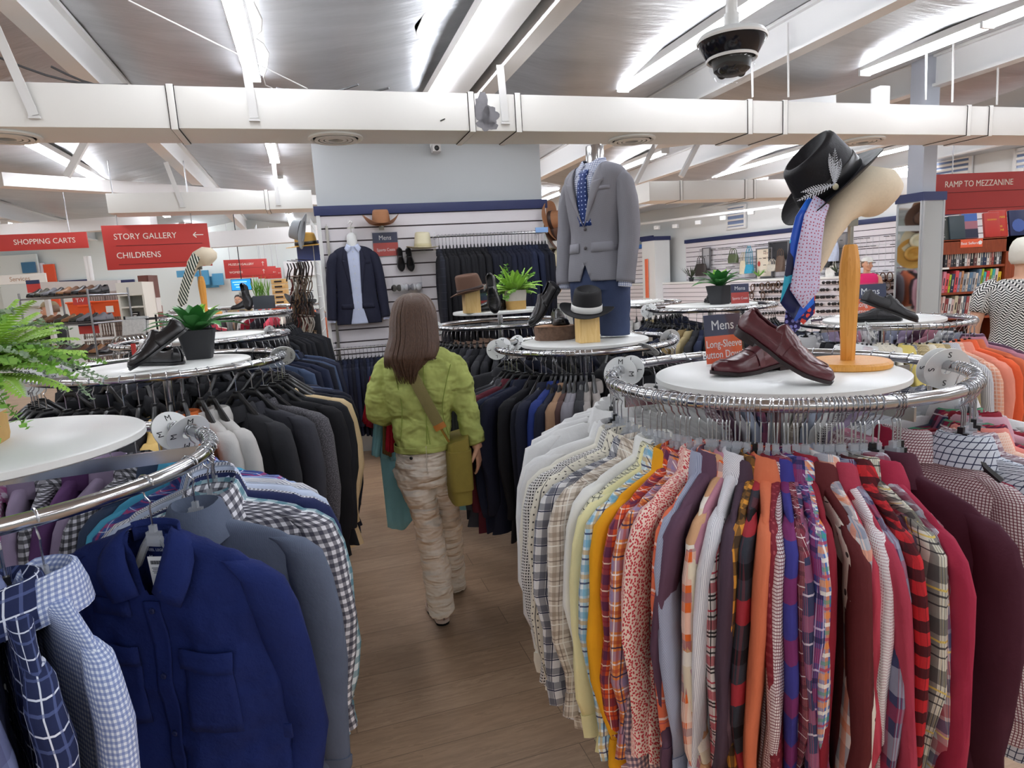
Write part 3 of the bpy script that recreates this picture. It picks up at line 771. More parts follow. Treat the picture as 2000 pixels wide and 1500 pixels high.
C('bluegold', '#dfe8ea', bands=[('x', .055, 0, .016, '#5aa7cc', .6), ('x', .055, .022, .010, '#c9a13c', .6), ('x', .055, .040, .004, '#2a3260', .9)])
C('mustard', '#e39f1d', mott=.2)
C('rednavy', '#d9562a', bands=[('x', .06, 0, .022, '#232454', .6), ('x', .06, .034, .003, '#f2d9c4', .9), ('x', .06, .046, .004, '#8e2432', .6)])
C('pinkging', '#e7c1bb', bands=[('x', .014, 0, .0075, '#2b2a55', .62)])
C('orangeblue', '#dd8a4a', bands=[('x', .07, 0, .024, '#7d82b4', .6), ('x', .07, .030, .004, '#f0e4e0', .9), ('x', .07, .044, .009, '#a8402e', .6), ('x', .07, .060, .004, '#2a2b50', .9)])
C('floral', '#efd5c6', dots=(.0075, .36, '#c8434a', 1.0))
C('greyblue', '#a7abbd', bands=[('d', .006, 0, .003, '#7c8098', .7)])
C('salmon', '#e0704f', bands=[('v', .05, 0, .006, '#f0d8cf', .8), ('v', .05, .012, .003, '#b4505a', .8)])
C('plum', '#5c4052'); C('tanombre', '#e2d2b8', bands=[('v', .22, 0, .08, '#c07a3c', .7), ('v', .22, .08, .03, '#f0e8e2', .6)])
C('orangecheck', '#dc6428', bands=[('x', .10, 0, .045, '#e9dccd', .55), ('x', .10, .06, .02, '#6b6f84', .5)])
C('dustpink', '#b97f8f')
C('tartan', '#e6dcd8', bands=[('x', .075, 0, .020, '#b51f3a', .75), ('x', .075, .024, .004, '#1c1a20', .95), ('x', .075, .032, .004, '#1c1a20', .95), ('x', .075, .054, .004, '#b51f3a', .9), ('x', .075, .066, .004, '#1c1a20', .9)])
C('whitestripe', '#e6e2e4', bands=[('u', .006, 0, .002, '#8d8b9a', .8)])
C('plum2', '#59434d'); C('darkplum', '#4a3845')
C('blackyellow', '#d79238', bands=[('x', .05, 0, .025, '#25211f', .75)])
C('rugby', '#33363f', bands=[('v', .17, 0, .05, '#a82c36', .85), ('v', .17, .1, .03, '#15161b', .8), ('u', .17, 0, .06, '#8a3038', .25)])
C('coral', '#cf6f4c'); C('darkred', '#7a2430', dots=(.02, .2, '#a04a50'))
C('burgmicro', '#e8dedd', bands=[('x', .007, 0, .0022, '#74303e', .9)])
C('blueredombre', '#3c3a86', bands=[('v', .12, 0, .05, '#8e2440', .6)])
C('burgwindow', '#7c2c3c', bands=[('x', .045, 0, .0022, '#efe0dc', .9), ('x', .045, .018, .008, '#4a2430', .6), ('u', .045, .032, .002, '#d9b0b0', .8)])
C('navypink', '#3a3c5a', bands=[('x', .09, 0, .03, '#b0607a', .55), ('x', .09, .05, .004, '#d6c9d2', .8)])
C('bluepurple', '#3a3f7a', bands=[('x', .08, 0, .03, '#9a2f5a', .55), ('x', .08, .042, .004, '#d6c6e0', .8), ('x', .08, .06, .01, '#20224a', .7)])
C('madras', '#5874b4', bands=[('x', .06, 0, .012, '#e58a3c', .75), ('x', .06, .02, .008, '#f2ece2', .85), ('x', .06, .036, .008, '#3b9a7a', .6), ('x', .06, .05, .006, '#b33a58', .8)])
C('crimson', '#871f2e'); C('birdprint', '#e9e3d4', dots=(.055, .11, '#4c4845', .8)); C('brownburg', '#5e2527')
C('greyorange', '#d9d2ce', bands=[('x', .12, 0, .05, '#6a7286', .6), ('x', .12, .07, .02, '#dd7a44', .6)])
C('raspberry', '#cd4a5c'); C('raspberry2', '#a93a4e'); C('whitedot', '#e8e2e2', dots=(.006, .3, '#b58a92'))
C('navyredcheck', '#3a3c5e', bands=[('x', .13, 0, .05, '#a7a7b8', .55), ('x', .13, .07, .03, '#a02a44', .5)])
C('redbuffalo', '#c1272d', bands=[('v', .045, 0, .021, '#17141a', .85), ('u', .045, 0, .021, '#17141a', .5)])
C('maroon', '#7d3c47'); C('madras2', '#ddd6d8', bands=[('x', .085, 0, .026, '#b02a44', .65), ('x', .085, .034, .026, '#2b3566', .7), ('x', .085, .066, .004, '#e8c87a', .9)])
C('creamtartan', '#dcd8c8', bands=[('x', .095, 0, .030, '#2c2930', .7), ('x', .095, .040, .004, '#d9bd5a', .9), ('x', .095, .052, .004, '#2c2930', .9), ('x', .095, .07, .003, '#2c2930', .9)])
C('maroonging', '#b3b3bc', bands=[('x', .06, 0, .03, '#78283e', .72)])
C('crimson2', '#a02a44'); C('darkmaroon', '#4b2432', mott=.2)
C('navywindow', '#d3d7e0', bands=[('x', .017, 0, .0026, '#2f3552', .95)])
C('burgwhite', '#d8cfd2', bands=[('x', .03, 0, .010, '#6b2c40', .6), ('x', .03, .018, .003, '#6b2c40', .8)])
C('seersucker', '#e8b29a', bands=[('x', .007, 0, .0035, '#efd2c2', .7)]); C('coralpink', '#e08a80')
C('rednavyging', '#a8263c', bands=[('x', .018, 0, .009, '#2a1a34', .65)])
C('multi', '#8a2748', bands=[('x', .09, 0, .03, '#1f3f4e', .7), ('x', .09, .045, .012, '#3aa67a', .6), ('x', .09, .07, .004, '#e6d6da', .8)])
C('pinkish', '#c99aa6'); C('whitegrey', '#dcdada'); C('palegrey', '#c9cace')
# left racks
C('royal', '#1a2860', mott=.22, bump=.5); C('chambray', '#596275', bands=[('d', .004, 0, .002, '#6b7488', .6)], mott=.2)
C('blackging', '#eceaf0', bands=[('x', .022, 0, .011, '#1e1f38', .72)]); C('tealging', '#e3ebee', bands=[('x', .036, 0, .018, '#1f6f82', .62)])
C('navy', '#262d55'); C('microdot', '#dcdce2', dots=(.0075, .36, '#2b2c3c')); C('paleblue', '#c3cde2'); C('greyblue2', '#a9b0c0', bands=[('d', .004, 0, .002, '#8f97aa', .7)])
C('greystripe', '#e0dfe2', bands=[('u', .009, 0, .003, '#5f6378', .9)]); C('lightblue', '#c9d4ee', mott=.1)
C('purplecheck', '#7d86ae', bands=[('x', .085, 0, .042, '#4a4c70', .5)]); C('navywhitewin', '#242c50', bands=[('x', .05, 0, .003, '#dfe3ef', .95), ('x', .05, .02, .005, '#55618e', .7)])
C('bluemicro', '#e2e8f4', bands=[('x', .009, 0, .0045, '#5e74b2', .62)]); C('bluestripe', '#b6c8e8', bands=[('u', .011, 0, .005, '#4f6aa6', .8)])
C('blueplaid', '#4a64a8', bands=[('x', .07, 0, .03, '#2a2f66', .6), ('x', .07, .04, .01, '#b9416a', .6), ('x', .07, .06, .003, '#e0e4f0', .8)])
C('turq', '#4fa6c6'); C('lilac', '#a593ae'); C('pinkging2', '#e9dcea', bands=[('x', .03, 0, .015, '#b23a8a', .62)]); C('blackcheck', '#e5e3ea', bands=[('x', .02, 0, .01, '#1b1a24', .75)])
C('purple', '#64406e'); C('denim', '#3c4962', mott=.25)
# suiting
C('charcoal', '#2e2e32'); C('black', '#1a1a1e', bump=.15); C('black2', '#202126'); C('darkgrey', '#3b3b42'); C('midnavy', '#1b1e2f'); C('deepnavy', '#181a26'); C('navysuit', '#20263c')
C('tweed', '#4c4a4e', dots=(.006, .3, '#6d6a70', 1)); C('greysuit', '#77747a'); C('lightgrey', '#bcb8b4'); C('tan', '#8f7058'); C('browns', '#4a3532'); C('royalsuit', '#22326f'); C('olive', '#8a7550'); C('maroonsuit', '#57202c')
C('cord', '#d8bf98', bands=[('u', .005, 0, .0015, '#b89b70', .6)]); C('taupe', '#8f8783'); C('rust', '#c0602c'); C('camel', '#d9b56f'); C('blueblazer', '#45536f'); C('pinstripe', '#b9b9be', bands=[('u', .012, 0, .0015, '#85868e', .9)])
C('blackplaid', '#22232b', bands=[('x', .06, 0, .003, '#3a3c48', .8)])
C('khaki', '#a5946e'); C('yellow', '#e4cf7a'); C('yellow2', '#dcc79a', bands=[('x', .02, 0, .004, '#9a8a60', .6)]); C('cream', '#e8e0d0', bands=[('u', .03, 0, .002, '#8d8478', .8)]); C('khakiplaid', '#cfbd96', bands=[('x', .03, 0, .010, '#8e7f5e', .5), ('x', .03, .018, .002, '#5e5548', .7)])
C('peach', '#e9a184', bands=[('x', .02, 0, .006, '#efd3c2', .6)]); C('orange', '#e8663e'); C('peachplain', '#e9937e')
# ------------------------------------------------------------------ filling the racks
rd = random.Random(3)
D = radians
# --- nearest right rack
rack(NR, NRZ, NRT, 'round chrome rack of colourful shirts, nearest on the right, with burgundy loafers on top', .25)
nr = [('white', 'bright white plain shirt with black cuff buttons', 990), ('white2', 'second white plain shirt behind the outermost white one', 1005), ('ivory', 'ivory plain shirt', 1025), ('dotgrid', 'white shirt printed all over with small black squares', 1048),
 ('ivorydot', 'cream shirt with rows of tiny dark dots', 1066), ('navyplaid', 'white and navy plaid shirt', 1080), ('beigeplaid', 'beige and brown plaid shirt', 1098), ('palewhite', 'off-white plain shirt beside the beige plaid', 1118),
 ('creamgrid', 'cream shirt with fine black grid check', 1138), ('paleyellow', 'pale yellow plain shirt', 1150), ('bluegold', 'light blue, white and gold plaid shirt', 1162), ('mustard', 'mustard yellow plain shirt', 1186), ('rednavy', 'red-orange and navy plaid shirt', 1206),
 ('pinkging', 'small pink and navy gingham shirt', 1218), ('orangeblue', 'orange and lavender blue plaid shirt', 1234), ('floral', 'cream shirt with red flower print', 1260), ('greyblue', 'grey-blue fine twill shirt', 1285), ('salmon', 'salmon orange striped shirt', 1303),
 ('plum', 'dusky purple shirt next to the salmon one', 1318), ('tanombre', 'tan and white faded plaid shirt', 1332), ('orangecheck', 'orange, white and grey check shirt', 1346), ('dustpink', 'dusty pink plain shirt', 1360), ('tartan', 'red, white and black tartan shirt', 1378),
 ('whitestripe', 'white shirt with fine grey stripes', 1398), ('plum2', 'plum plain shirt', 1414), ('darkplum', 'darker plum plain shirt', 1428), ('blackyellow', 'black and orange-yellow check shirt', 1442), ('rugby', 'dark grey and red wide striped flannel shirt', 1466),
 ('coral', 'burnt coral plain shirt', 1494), ('darkred', 'dark red patterned shirt', 1508), ('burgmicro', 'white shirt with tiny burgundy check', 1522), ('blueredombre', 'indigo and red faded check shirt', 1540), ('burgwindow', 'burgundy shirt with thin white windowpane lines', 1556),
 ('navypink', 'navy and pink large plaid shirt', 1573), ('bluepurple', 'blue and purple plaid shirt', 1589), ('madras', 'bright blue, orange and green madras shirt', 1604), ('crimson', 'dark crimson plain shirt', 1624), ('birdprint', 'cream shirt with small black bird print', 1648),
 ('brownburg', 'brown burgundy plain shirt', 1672), ('greyorange', 'grey, white and orange check shirt', 1692), ('raspberry', 'raspberry pink plain shirt', 1710), ('raspberry2', 'darker raspberry plain shirt', 1725), ('whitedot', 'white shirt with tiny rose dots', 1738), ('navyredcheck', 'navy, grey and red large check shirt', 1752),
 ('redbuffalo', 'red and black buffalo plaid shirt', 1775), ('maroon', 'maroon textured plain shirt', 1794), ('madras2', 'white, red and navy madras shirt', 1812), ('creamtartan', 'cream, black and yellow tartan shirt', 1832), ('maroonging', 'maroon and grey large gingham shirt', 1856), ('crimson2', 'crimson shirt behind the maroon gingham', 1880),
 ('darkmaroon', 'very dark maroon plain shirt turned towards the viewer', 1925), ('burgwhite', 'burgundy small plaid shirt right behind the dark maroon one', 1938), ('dustpink', 'rose pink shirt near the dark maroon one', 1950), ('burgmicro', 'fine burgundy check shirt near the dark maroon one', 1958), ('crimson2', 'crimson shirt near the dark maroon one', 1966), ('navywindow', 'pale grey shirt with navy grid check', 1975), ('burgwhite', 'burgundy and white small plaid shirt', 1998), ('seersucker', 'peach seersucker striped shirt', 2030), ('coralpink', 'coral pink plain shirt', 2055), ('rednavyging', 'red and navy small gingham shirt', 2080), ('multi', 'burgundy, green and navy plaid shirt', 2100), ('pinkish', 'faded pink plain shirt', 2115), ('burgmicro', 'tiny burgundy check shirt at the right end', 2130), ('crimson', 'crimson shirt at the right end', 2145), ('navypink', 'navy and pink plaid shirt at the right end', 2160), ('seersucker', 'second peach striped shirt at the right end', 2175), ('raspberry2', 'raspberry shirt at the right end', 2190), ('multi', 'second burgundy and green plaid shirt, right end', 2205)]
c0 = atan2(NR[1], NR[0]); lo, hi = c0+D(82), c0+D(282); last = None; phis = []
for key, d, px in nr:
    if px < 1060: a = c0+D(112.5)+(px-985)/75*D(13)
    elif px > 1950: a = c0+D(236)+(px-1950)/165*D(27)
    else: a = solve_phi(NR, NRZ, px, .25, .28, c0+D(124), c0+D(248))
    if last is not None: a = max(a, last+D(.95))
    last = a; phis.append(a)
for (key, d, px), a in zip(nr, phis):
    j = (rd.random()-.5)*.12
    if key == 'darkmaroon': j = .22
    put_garment(on_rail(NR, NRZ, a, a+j, tilt=(rd.random()-.5)*.09), K[key], d+' on the nearest right rack', clear=len(d) % 5 != 0, sc=.97+.09*rd.random(), thin=.55, shift=((rd.random()-.5)*.03-(.13 if 'near the dark' in d or 'right behind the dark' in d else 0), 0, -.012-rd.random()*.02), hlabel='the '+' '.join(d.split()[:8]))
bk = ['whitegrey', 'palegrey', 'greystripe', 'navyplaid', 'lilac', 'dotgrid', 'white', 'greyblue2', 'beigeplaid', 'palewhite', 'microdot', 'navypink', 'paleblue', 'whitestripe', 'plum', 'burgwhite']
for i in range(24):
    a = last+D(5)+i*(D(360)-(last-phis[0])-D(8))/24
    put_garment(on_rail(NR, NRZ, a, a), K['white' if i > 16 else bk[i % 16]], 'pale shirt on the far side of the nearest right rack, seen under the tabletop', group='shirts at the back of the nearest right rack', lo=True, thin=.6)
disc(NR, NRZ, c0+D(82), 'M', 'at the left end of the nearest right rack'); disc(NR, NRZ, c0+D(72), 'L', 'just behind the M one, nearest right rack', r=.05)
disc(NR, NRZ, c0-D(72), 'S', 'at the right end of the nearest right rack', r=.062); disc(NR, NRZ, c0-D(66), 'S', 'half hidden behind the first S one, nearest right rack', r=.058)
# --- nearest left rack
rack(NL, NLZ, NLT, 'round chrome rack of blue shirts, nearest on the left, cut by the frame', D(20))
nl = [(-72, 'paleblue', 'pale blue plain shirt, first from the left frame edge'), (-61, 'lightblue', 'light blue plain shirt at the lower left corner'), (-54, 'purplecheck', 'grey-blue and purple large check shirt'), (-47.5, 'navywhitewin', 'navy shirt with white windowpane plaid'), (-41, 'bluemicro', 'light blue small gingham shirt with clear clip hanger'),
 (0, 'chambray', 'steel grey chambray shirt behind the royal blue one'), (11, 'blackging', 'navy and white gingham shirt along the aisle'), (17, 'tealging', 'teal and white gingham shirt'), (22, 'navy', 'navy plain shirt between gingham and dotted shirts'), (25, 'microdot', 'white shirt with tiny black dots'), (29, 'paleblue', 'pale blue plain shirt beside the dotted shirt'), (32, 'greyblue2', 'grey-blue twill shirt'), (36, 'greystripe', 'white shirt with dark grey stripes'),
 (41, 'bluestripe', 'blue and white striped shirt behind the disc'), (50, 'blueplaid', 'royal blue and pink plaid shirt'), (60, 'turq', 'turquoise plain shirt'), (70, 'denim', 'denim blue shirt'), (80, 'blackcheck', 'black and white check shirt'), (90, 'lilac', 'lilac plain shirt'), (100, 'purple', 'deep purple shirt'), (109, 'blackcheck', 'small black check shirt beside the purple one'), (118, 'lilac', 'second lilac shirt beside the black check'), (127, 'pinkging2', 'magenta and white gingham shirt'), (136, 'plum', 'plum shirt beside the magenta gingham'), (145, 'dustpink', 'dusty pink shirt'), (154, 'greystripe', 'black and white striped shirt at the far left'), (163, 'bluestripe', 'blue striped shirt at the far left'), (172, 'lightblue', 'sky blue shirt at the far left'), (182, 'bluemicro', 'blue small check shirt at the far left'), (192, 'blueplaid', 'blue plaid shirt at the far left'), (205, 'denim', 'dark denim shirt at the far left'), (220, 'purplecheck', 'purple check shirt at the far left'), (236, 'navy', 'navy shirt at the far left')]
for a, key, d in nl:
    a = D(a); j = (rd.random()-.5)*.14
    put_garment(on_rail(NL, NLZ, a, a+pi+j), K[key], d+', nearest left rack', clear=key != 'navywhitewin', sc=.98+.08*rd.random(), thin=.8, hlabel='the '+' '.join(d.split()[:8]))
disc(NL, NLZ, D(62), 'M', 'upper of two by the nearest left rack rail', r=.062, lean=-.5); disc(NL, NLZ, D(52), 'M', 'lower of two by the nearest left rack rail', r=.06, lean=.5)
# the royal blue shirt facing the viewer
def hero():
    M = on_rail(NL, NLZ, D(-17), D(-17)+pi+.08, tilt=-.02)
    o = empty('shirt', M=M, label='royal blue shirt facing the viewer, nearest left rack', cat='shirt')
    m = K['royal']; g = garment(5, 'shirt', .80)
    n = 144; rings = []
    prof = [(-.098, .050, .026), (-.105, .068, .028), (-.112, .09, .029), (-.122, .125, .028), (-.134, .165, .027), (-.148, .20, .026), (-.165, .222, .027), (-.19, .234, .03)]
    prof = [tuple(a+(b-a)*j/3 for a, b in zip(p, q)) for p, q in zip(prof[:-1], prof[1:]) for j in range(3)]+prof[-1:]
    for i in range(60): t = (i+1)/60; prof.append((-.19-.66*t, .234+.012*t, .03+.012*t))
    for z, w, t in prof:
        d = max(0, (-z-.16)/.7); R = []
        for k in range(n):
            a = 2*pi*k/n; x = w*math.copysign(abs(cos(a))**.8, cos(a)); y = t*math.copysign(abs(sin(a))**.9, sin(a))
            fr = max(0, sin(a))
            y += (.016*nz(x*6+3, z*4, 2)+.010*nz(x*13, z*11+x*8, 7)+.006*nz(x*26, z*22, 4))*min(1, d*4+.2)+.012*d*sin(x*30+z*3)
            R.append((x, y, z+.006*nz(x*5, 1)))
        rings.append(R)
    b = MB().loft(rings, caps=False); me = b.mesh('body', m, ang=80)
    bm = bmesh.new(); bm.from_mesh(me)
    kill = []
    for f in bm.faces:
        c = f.calc_center_median()
        if c.y > .004 and c.z > -.245 and abs(c.x+.002) < .040*max(0, min(1, (c.z+.25)/.13)): kill.append(f)
    bmesh.ops.delete(bm, geom=kill, context='FACES')
    for v in bm.verts:
        if v.is_boundary and -.25 < v.co.z < -.105 and v.co.y > 0 and abs(v.co.x) < .06: v.co.x = math.copysign(.040*max(0, min(1, (v.co.z+.25)/.13)), v.co.x+.002)-.002
    bm.to_mesh(me); bm.free(); hb_ = mo('body', me, o); mod(hb_, 'DISPLACE', texture=CLOUD(.055), strength=.012, mid_level=.5); mod(hb_, 'DISPLACE', texture=CLOUD(.016), strength=.003, mid_level=.5)
    for (sm, cm), s in zip(g['sleeves'], (1, -1)):
        q = mo('sleeve', sm, o, m); q.location = (s*.006, .004, 0)
        if cm: mo('cuff', cm, q, m)
        t = MB(); t.box((s*.262, .032, -.50), (.018, .006, .03)); t.build('sleeve_tab', m, q, bev=.002)
    # collar leaves (open), stand, placket
    for s in (-1, 1):
        t = MB(); A = [(s*.046, .002, -.086), (s*.052, .022, -.094), (s*.040, .042, -.150), (s*.016, .048, -.208)]
        Bq = [(s*.085, .000, -.100), (s*.112, .030, -.140), (s*.108, .050, -.185), (s*.082, .054, -.235)]
        if s > 0: Bq[3] = (s*.070, .058, -.232); A[3] = (s*.012, .050, -.215)
        P = []
        for j in range(9):
            q = j/8*3; i0 = min(2, int(q)); f = q-i0; a = V(A[i0]).lerp(V(A[i0+1]), f); b_ = V(Bq[i0]).lerp(V(Bq[i0+1]), f)
            P.append([a.lerp(b_, i/4)+V((0, .008*sin(pi*i/4), 0)) for i in range(5)])
        c = t.grid(P, [[(p.x, p.z) for p in r] for r in P]).build('collar', m, o, ang=80); mod(c, 'SOLIDIFY', thickness=.004)
    t = MB(); t.grid([[(.056*cos(a), -.030*sin(a)-.004, z) for a in [pi*i/12 for i in range(13)]] for z in (-.125, -.085)]); c = t.build('collar_stand', m, o); mod(c, 'SOLIDIFY', thickness=.003)
    def fy(x, z):             # front surface height
        w = [p for p in prof if p[0] <= z][:1] or prof[-1:]
        t_ = w[0][2]; d = max(0, (-z-.16)/.7); a = math.acos(max(-1, min(1, math.copysign(abs(x/w[0][1])**1.25, x))))
        return t_*abs(sin(a))**.9+(.016*nz(x*6+3, z*4, 2)+.010*nz(x*13, z*11+x*8, 7)+.006*nz(x*26, z*22, 4))*min(1, d*4+.2)+.012*d*sin(x*30+z*3)
    t = MB(); t.grid([[(x, fy(x, z)+.0045, z) for x in (-.018, -.012, 0, .012, .018)] for z in [-.235-.61*i/24 for i in range(25)]]); c = t.build('placket', m, o, ang=80); mod(c, 'SOLIDIFY', thickness=.003)
    BT = mat('navy_button', '#232b55', .3)
    for z in (-.255, -.40, -.535, -.67, -.80):
        t = MB(); t.lathe([(.001, .003), (.0045, .003), (.0062, .0015), (.0062, -.001)], 14, M=Matrix.Rotation(-pi/2, 3, 'X'), c=(0, fy(0, z)+.0055, z)); t.build('button', BT, o)
    t = MB(); t.lathe([(.001, .003), (.0045, .003), (.0062, .0015), (.0062, -.001)], 14, M=Matrix.Rotation(-pi/2, 3, 'X'), c=(-.045, .052, -.205)); t.build('button', BT, o)
    for s in (-1, 1):         # chest pockets with flaps
        x0, x1 = sorted((s*.05, s*.165))
        P = [[(x0+(x1-x0)*i/8, fy(x0+(x1-x0)*i/8, z)+.004, z) for i in range(9)] for z in [-.345-.17*j/8 for j in range(9)]]
        c = MB().grid(P).build('pocket', m, o, ang=80); mod(c, 'SOLIDIFY', thickness=.003)
        P = [[(x0-.004+(x1-x0+.008)*i/8, fy(x0+(x1-x0)*i/8, z)+.009, z) for i in range(9)] for z in (-.335, -.35, -.365, -.378)]
        q = MB().grid(P).build('pocket_flap', m, c, ang=80); mod(q, 'SOLIDIFY', thickness=.003)
        P = [[(s*.10+x, fy(s*.10+x, z)+.004, z) for x in (-.05, -.025, 0, .025, .05)] for z in (-.235, -.25, -.27)]
        if s > 0: c = MB().grid(P).build('chest_tab', m, o, ang=80); mod(c, 'SOLIDIFY', thickness=.004)
    t = MB(); P = [(-.03+.018*sin(a)*(1+.3*cos(a)), fy(-.03, -.66)+.006, -.655+.024*cos(a)) for a in [2*pi*i/16 for i in range(16)]]; t.tube(P, .0013, 5, closed=True); t.build('cord_loop', BT, o)
    # neck print, price tag
    mm = TR((.012, -.018, -.150)) @ Matrix.Rotation(pi, 4, 'Z') @ Matrix.Rotation(pi/2, 4, 'X')
    LB = mat('label_grey', '#c9cee0', .6)
    text('neck_print', 'REEL LEGENDS', .0085, mm, LB, o, ext=.0002); text('size_print', 'M', .011, mm @ TR((-.022, -.016, 0)), LB, o, ext=.0002)
    t = MB(); t.box((.0, 0, -.045), (.040, .0012, .095)); tg = t.build('price_tag', PRICE, o, smooth=False); tg.matrix_local = TR((-.006, .012, -.152), ry=.05)
    t = MB()
    for i in range(15): t.box((-.014+.002*i, .0009, -.010), (.001 if i % 3 else .0014, .0004, .008))
    for i in range(4): t.box((0, .0009, -.022-.0035*i), (.028-.004*(i % 2), .0004, .0011))
    t.box((-.006, .0009, -.05), (.004, .0004, .018)); t.box((.008, .0009, -.047), (.003, .0004, .012)); t.box((.004, .0009, -.082), (.016, .0004, .006))
    t.build('tag_print', BLACK_L, tg, smooth=False)
    put_hanger(M, 'the royal blue shirt, nearest left rack', True)
hero()
# --- middle left rack
rack(ML, MLZ, MLT, 'round chrome rack of sport coats on the left, with black loafers and agave on top', D(12))
ml = [(-165, 'black'), (-156, 'black'), (-148, 'black2'), (-140, 'darkplum'), (-133, 'black'), (-126, 'black2'), (-119, 'charcoal'), (-106, 'denim', 'denim blue jacket'), (-99, 'blueblazer', 'mid blue blazer'), (-92, 'midnavy', 'dark navy jacket between the blues'), (-86, 'pinstripe', 'pale grey pinstripe jacket'), (-80, 'black'), (-74, 'black2'), (-68, 'camel', 'camel yellow jacket'), (-62, 'greysuit', 'mid grey jacket'), (-57, 'rust', 'rust orange jacket'), (-50, 'lightgrey', 'light grey jacket in front'), (-45, 'lightgrey', 'light grey jacket behind the front one'),
 (-33, 'charcoal', 'charcoal wool blazer with white tag, turned to the viewer'), (-24, 'darkgrey', 'dark grey blazer behind the charcoal one'), (-16, 'tweed', 'grey flecked tweed jacket'), (-8, 'black', 'black jacket overhanging the aisle'), (-1, 'black2', 'second black jacket at the aisle'), (6, 'cord', 'cream corduroy jacket'), (13, 'deepnavy', 'deep navy jacket behind the corduroy one'), (22, 'midnavy'), (31, 'navysuit'), (40, 'blueblazer', 'washed blue blazer under the round disc'), (50, 'midnavy'), (62, 'black'), (75, 'charcoal'), (90, 'black2'), (110, 'black'), (130, 'charcoal'), (150, 'black2'), (172, 'black')]
for e in ml:
    a = D(e[0]); solo = len(e) > 2
    put_garment(on_rail(ML, MLZ, a, a+pi+(rd.random()-.5)*.12), K[e[1]], (e[2]+', middle left rack') if solo else 'dark jacket on a black hanger, middle left rack', 'jacket', 'jacket', group=None if solo else 'dark jackets on the middle left rack', clear=False, shift=(0, 0, -.035), thin=.85, sc=.98+.06*rd.random())
# white hang tag on the charcoal blazer
M = on_rail(ML, MLZ, D(-33), D(-33)+pi); t = MB(); t.box((0, 0, -.05), (.032, .0015, .09)); o = t.build('price_tag', PRICE, smooth=False); o.matrix_world = M @ TR((.05, .060, -.175)); tag(o, 'white price tag hanging on the charcoal wool blazer', 'price tag')
t = MB(); t.box((0, .001, -.012), (.004, .0006, .006)); t.box((0, .001, -.03), (.018, .0006, .0015)); t.box((0, .001, -.036), (.018, .0006, .0015)); t.build('tag_print', BLACK_L, o, smooth=False)
disc(ML, MLZ, D(-148), 'M', 'front left on the middle left rack', r=.055, lean=.2); disc(ML, MLZ, D(-172), 'S', 'behind the fern, middle left rack', r=.052); disc(ML, MLZ, D(-185), 'S', 'furthest left on the middle left rack', r=.05)
disc(ML, MLZ, D(24), 'LARGE', 'at the right end of the middle left rack', r=.056, lean=.6)
# --- the other racks (further off): angle list, cloth, own words or None
def fill(c, z, label, grp, items, cat='jacket', kind='jacket', rot=.3, zt=None, R=RR, table=True, flip=True, scl=1.0, lo=True):
    rack(c, z, zt or z+.018, label, rot, R=R, table=table)
    for e in items:
        a = D(e[0]); solo = len(e) > 2
        put_garment(on_rail(c, z, a, a+(pi if flip else 0)+(rd.random()-.5)*.10, R=R), K[e[1]], e[2] if solo else 'dark %s hanging on %s' % (cat, grp), cat, kind, lo=lo, group=None if solo else cat+'s on '+grp, clear=False, thin=.66, shift=((rd.random()-.5)*.03, 0, (-.018 if kind == 'jacket' else 0)-rd.random()*.015), sc=scl*(.98+.06*rd.random()))
def along(c, z, prs, lo, hi, R=RR): return [(math.degrees(solve_phi(c, z, px, .24, .25, D(lo), D(hi), R=R)),)+tuple(r) for px, *r in prs]
CRn = 'the rack under the grey suit'
it = along(CR, CRZ, [(905, 'charcoal'), (915, 'darkgrey', 'dark grey jacket at the left of the rack under the grey suit'), (924, 'maroonsuit', 'maroon jacket on the rack under the grey suit'), (938, 'navysuit', 'blue jacket beside the maroon one'), (960, 'midnavy', 'navy windowpane jacket at the aisle under the grey suit'), (985, 'black', 'wide black jacket beside the navy windowpane one'), (1010, 'deepnavy', 'deep navy jacket right of the wide black one'), (1024, 'midnavy', 'navy jacket left of the royal blue one'), (1046, 'royalsuit', 'royal blue jacket on the rack under the grey suit'), (1058, 'midnavy', 'navy jacket right of the royal blue one'), (1074, 'tan', 'tan brown jacket on the rack under the grey suit'), (1088, 'browns', 'dark brown jacket right of the tan one'), (1102, 'greysuit', 'mid grey jacket right of the brown one'), (1118, 'greysuit', 'second mid grey jacket, further right'), (1133, 'charcoal', 'charcoal jacket left of the taupe ones'), (1150, 'taupe', 'taupe jacket left of the nearest right rack'), (1170, 'taupe', 'second taupe jacket, partly behind white shirts')], 172, 300)
it += [(302+i*6.5, ('black', 'midnavy', 'charcoal', 'browns')[i % 4]) for i in range(10)]+[(20+i*15, ('charcoal', 'midnavy', 'black')[i % 3]) for i in range(10)]
fill(CR, CRZ, 'round chrome rack under the grey suit display, middle', CRn, it, rot=.5, zt=CRT, lo=False, scl=1.0)
disc(CR, CRZ, D(176), 'L', 'left end of the rack under the grey suit', r=.056); disc(CR, CRZ, D(160), 'M', 'second from the left, rack under the grey suit', r=.056, lean=.5); disc(CR, CRZ, D(140), 'M', 'third from the left, rack under the grey suit', r=.055, lean=.6); disc(CR, CRZ, D(-58), 'S', 'front right on the rack under the grey suit', r=.055, lean=.9); disc(CR, CRZ, D(5), 'S', 'right end of the rack under the grey suit', r=.056)
BRC = AY(976, 607, 4.72); BR, BRZ, BRT = (BRC.x, BRC.y), 1.375, 1.47
fill(BR, BRZ, 'round chrome rack of charcoal suits behind the woman, under the brown hat', 'the rack under the brown hat', [(178+i*5.2, ('charcoal', 'black2', 'charcoal', 'darkgrey', 'black')[i % 5]) for i in range(34)], zt=BRT, rot=.2, scl=1.02)
disc(BR, BRZ, D(182), 'M', 'left end of the rack under the brown hat', r=.055)
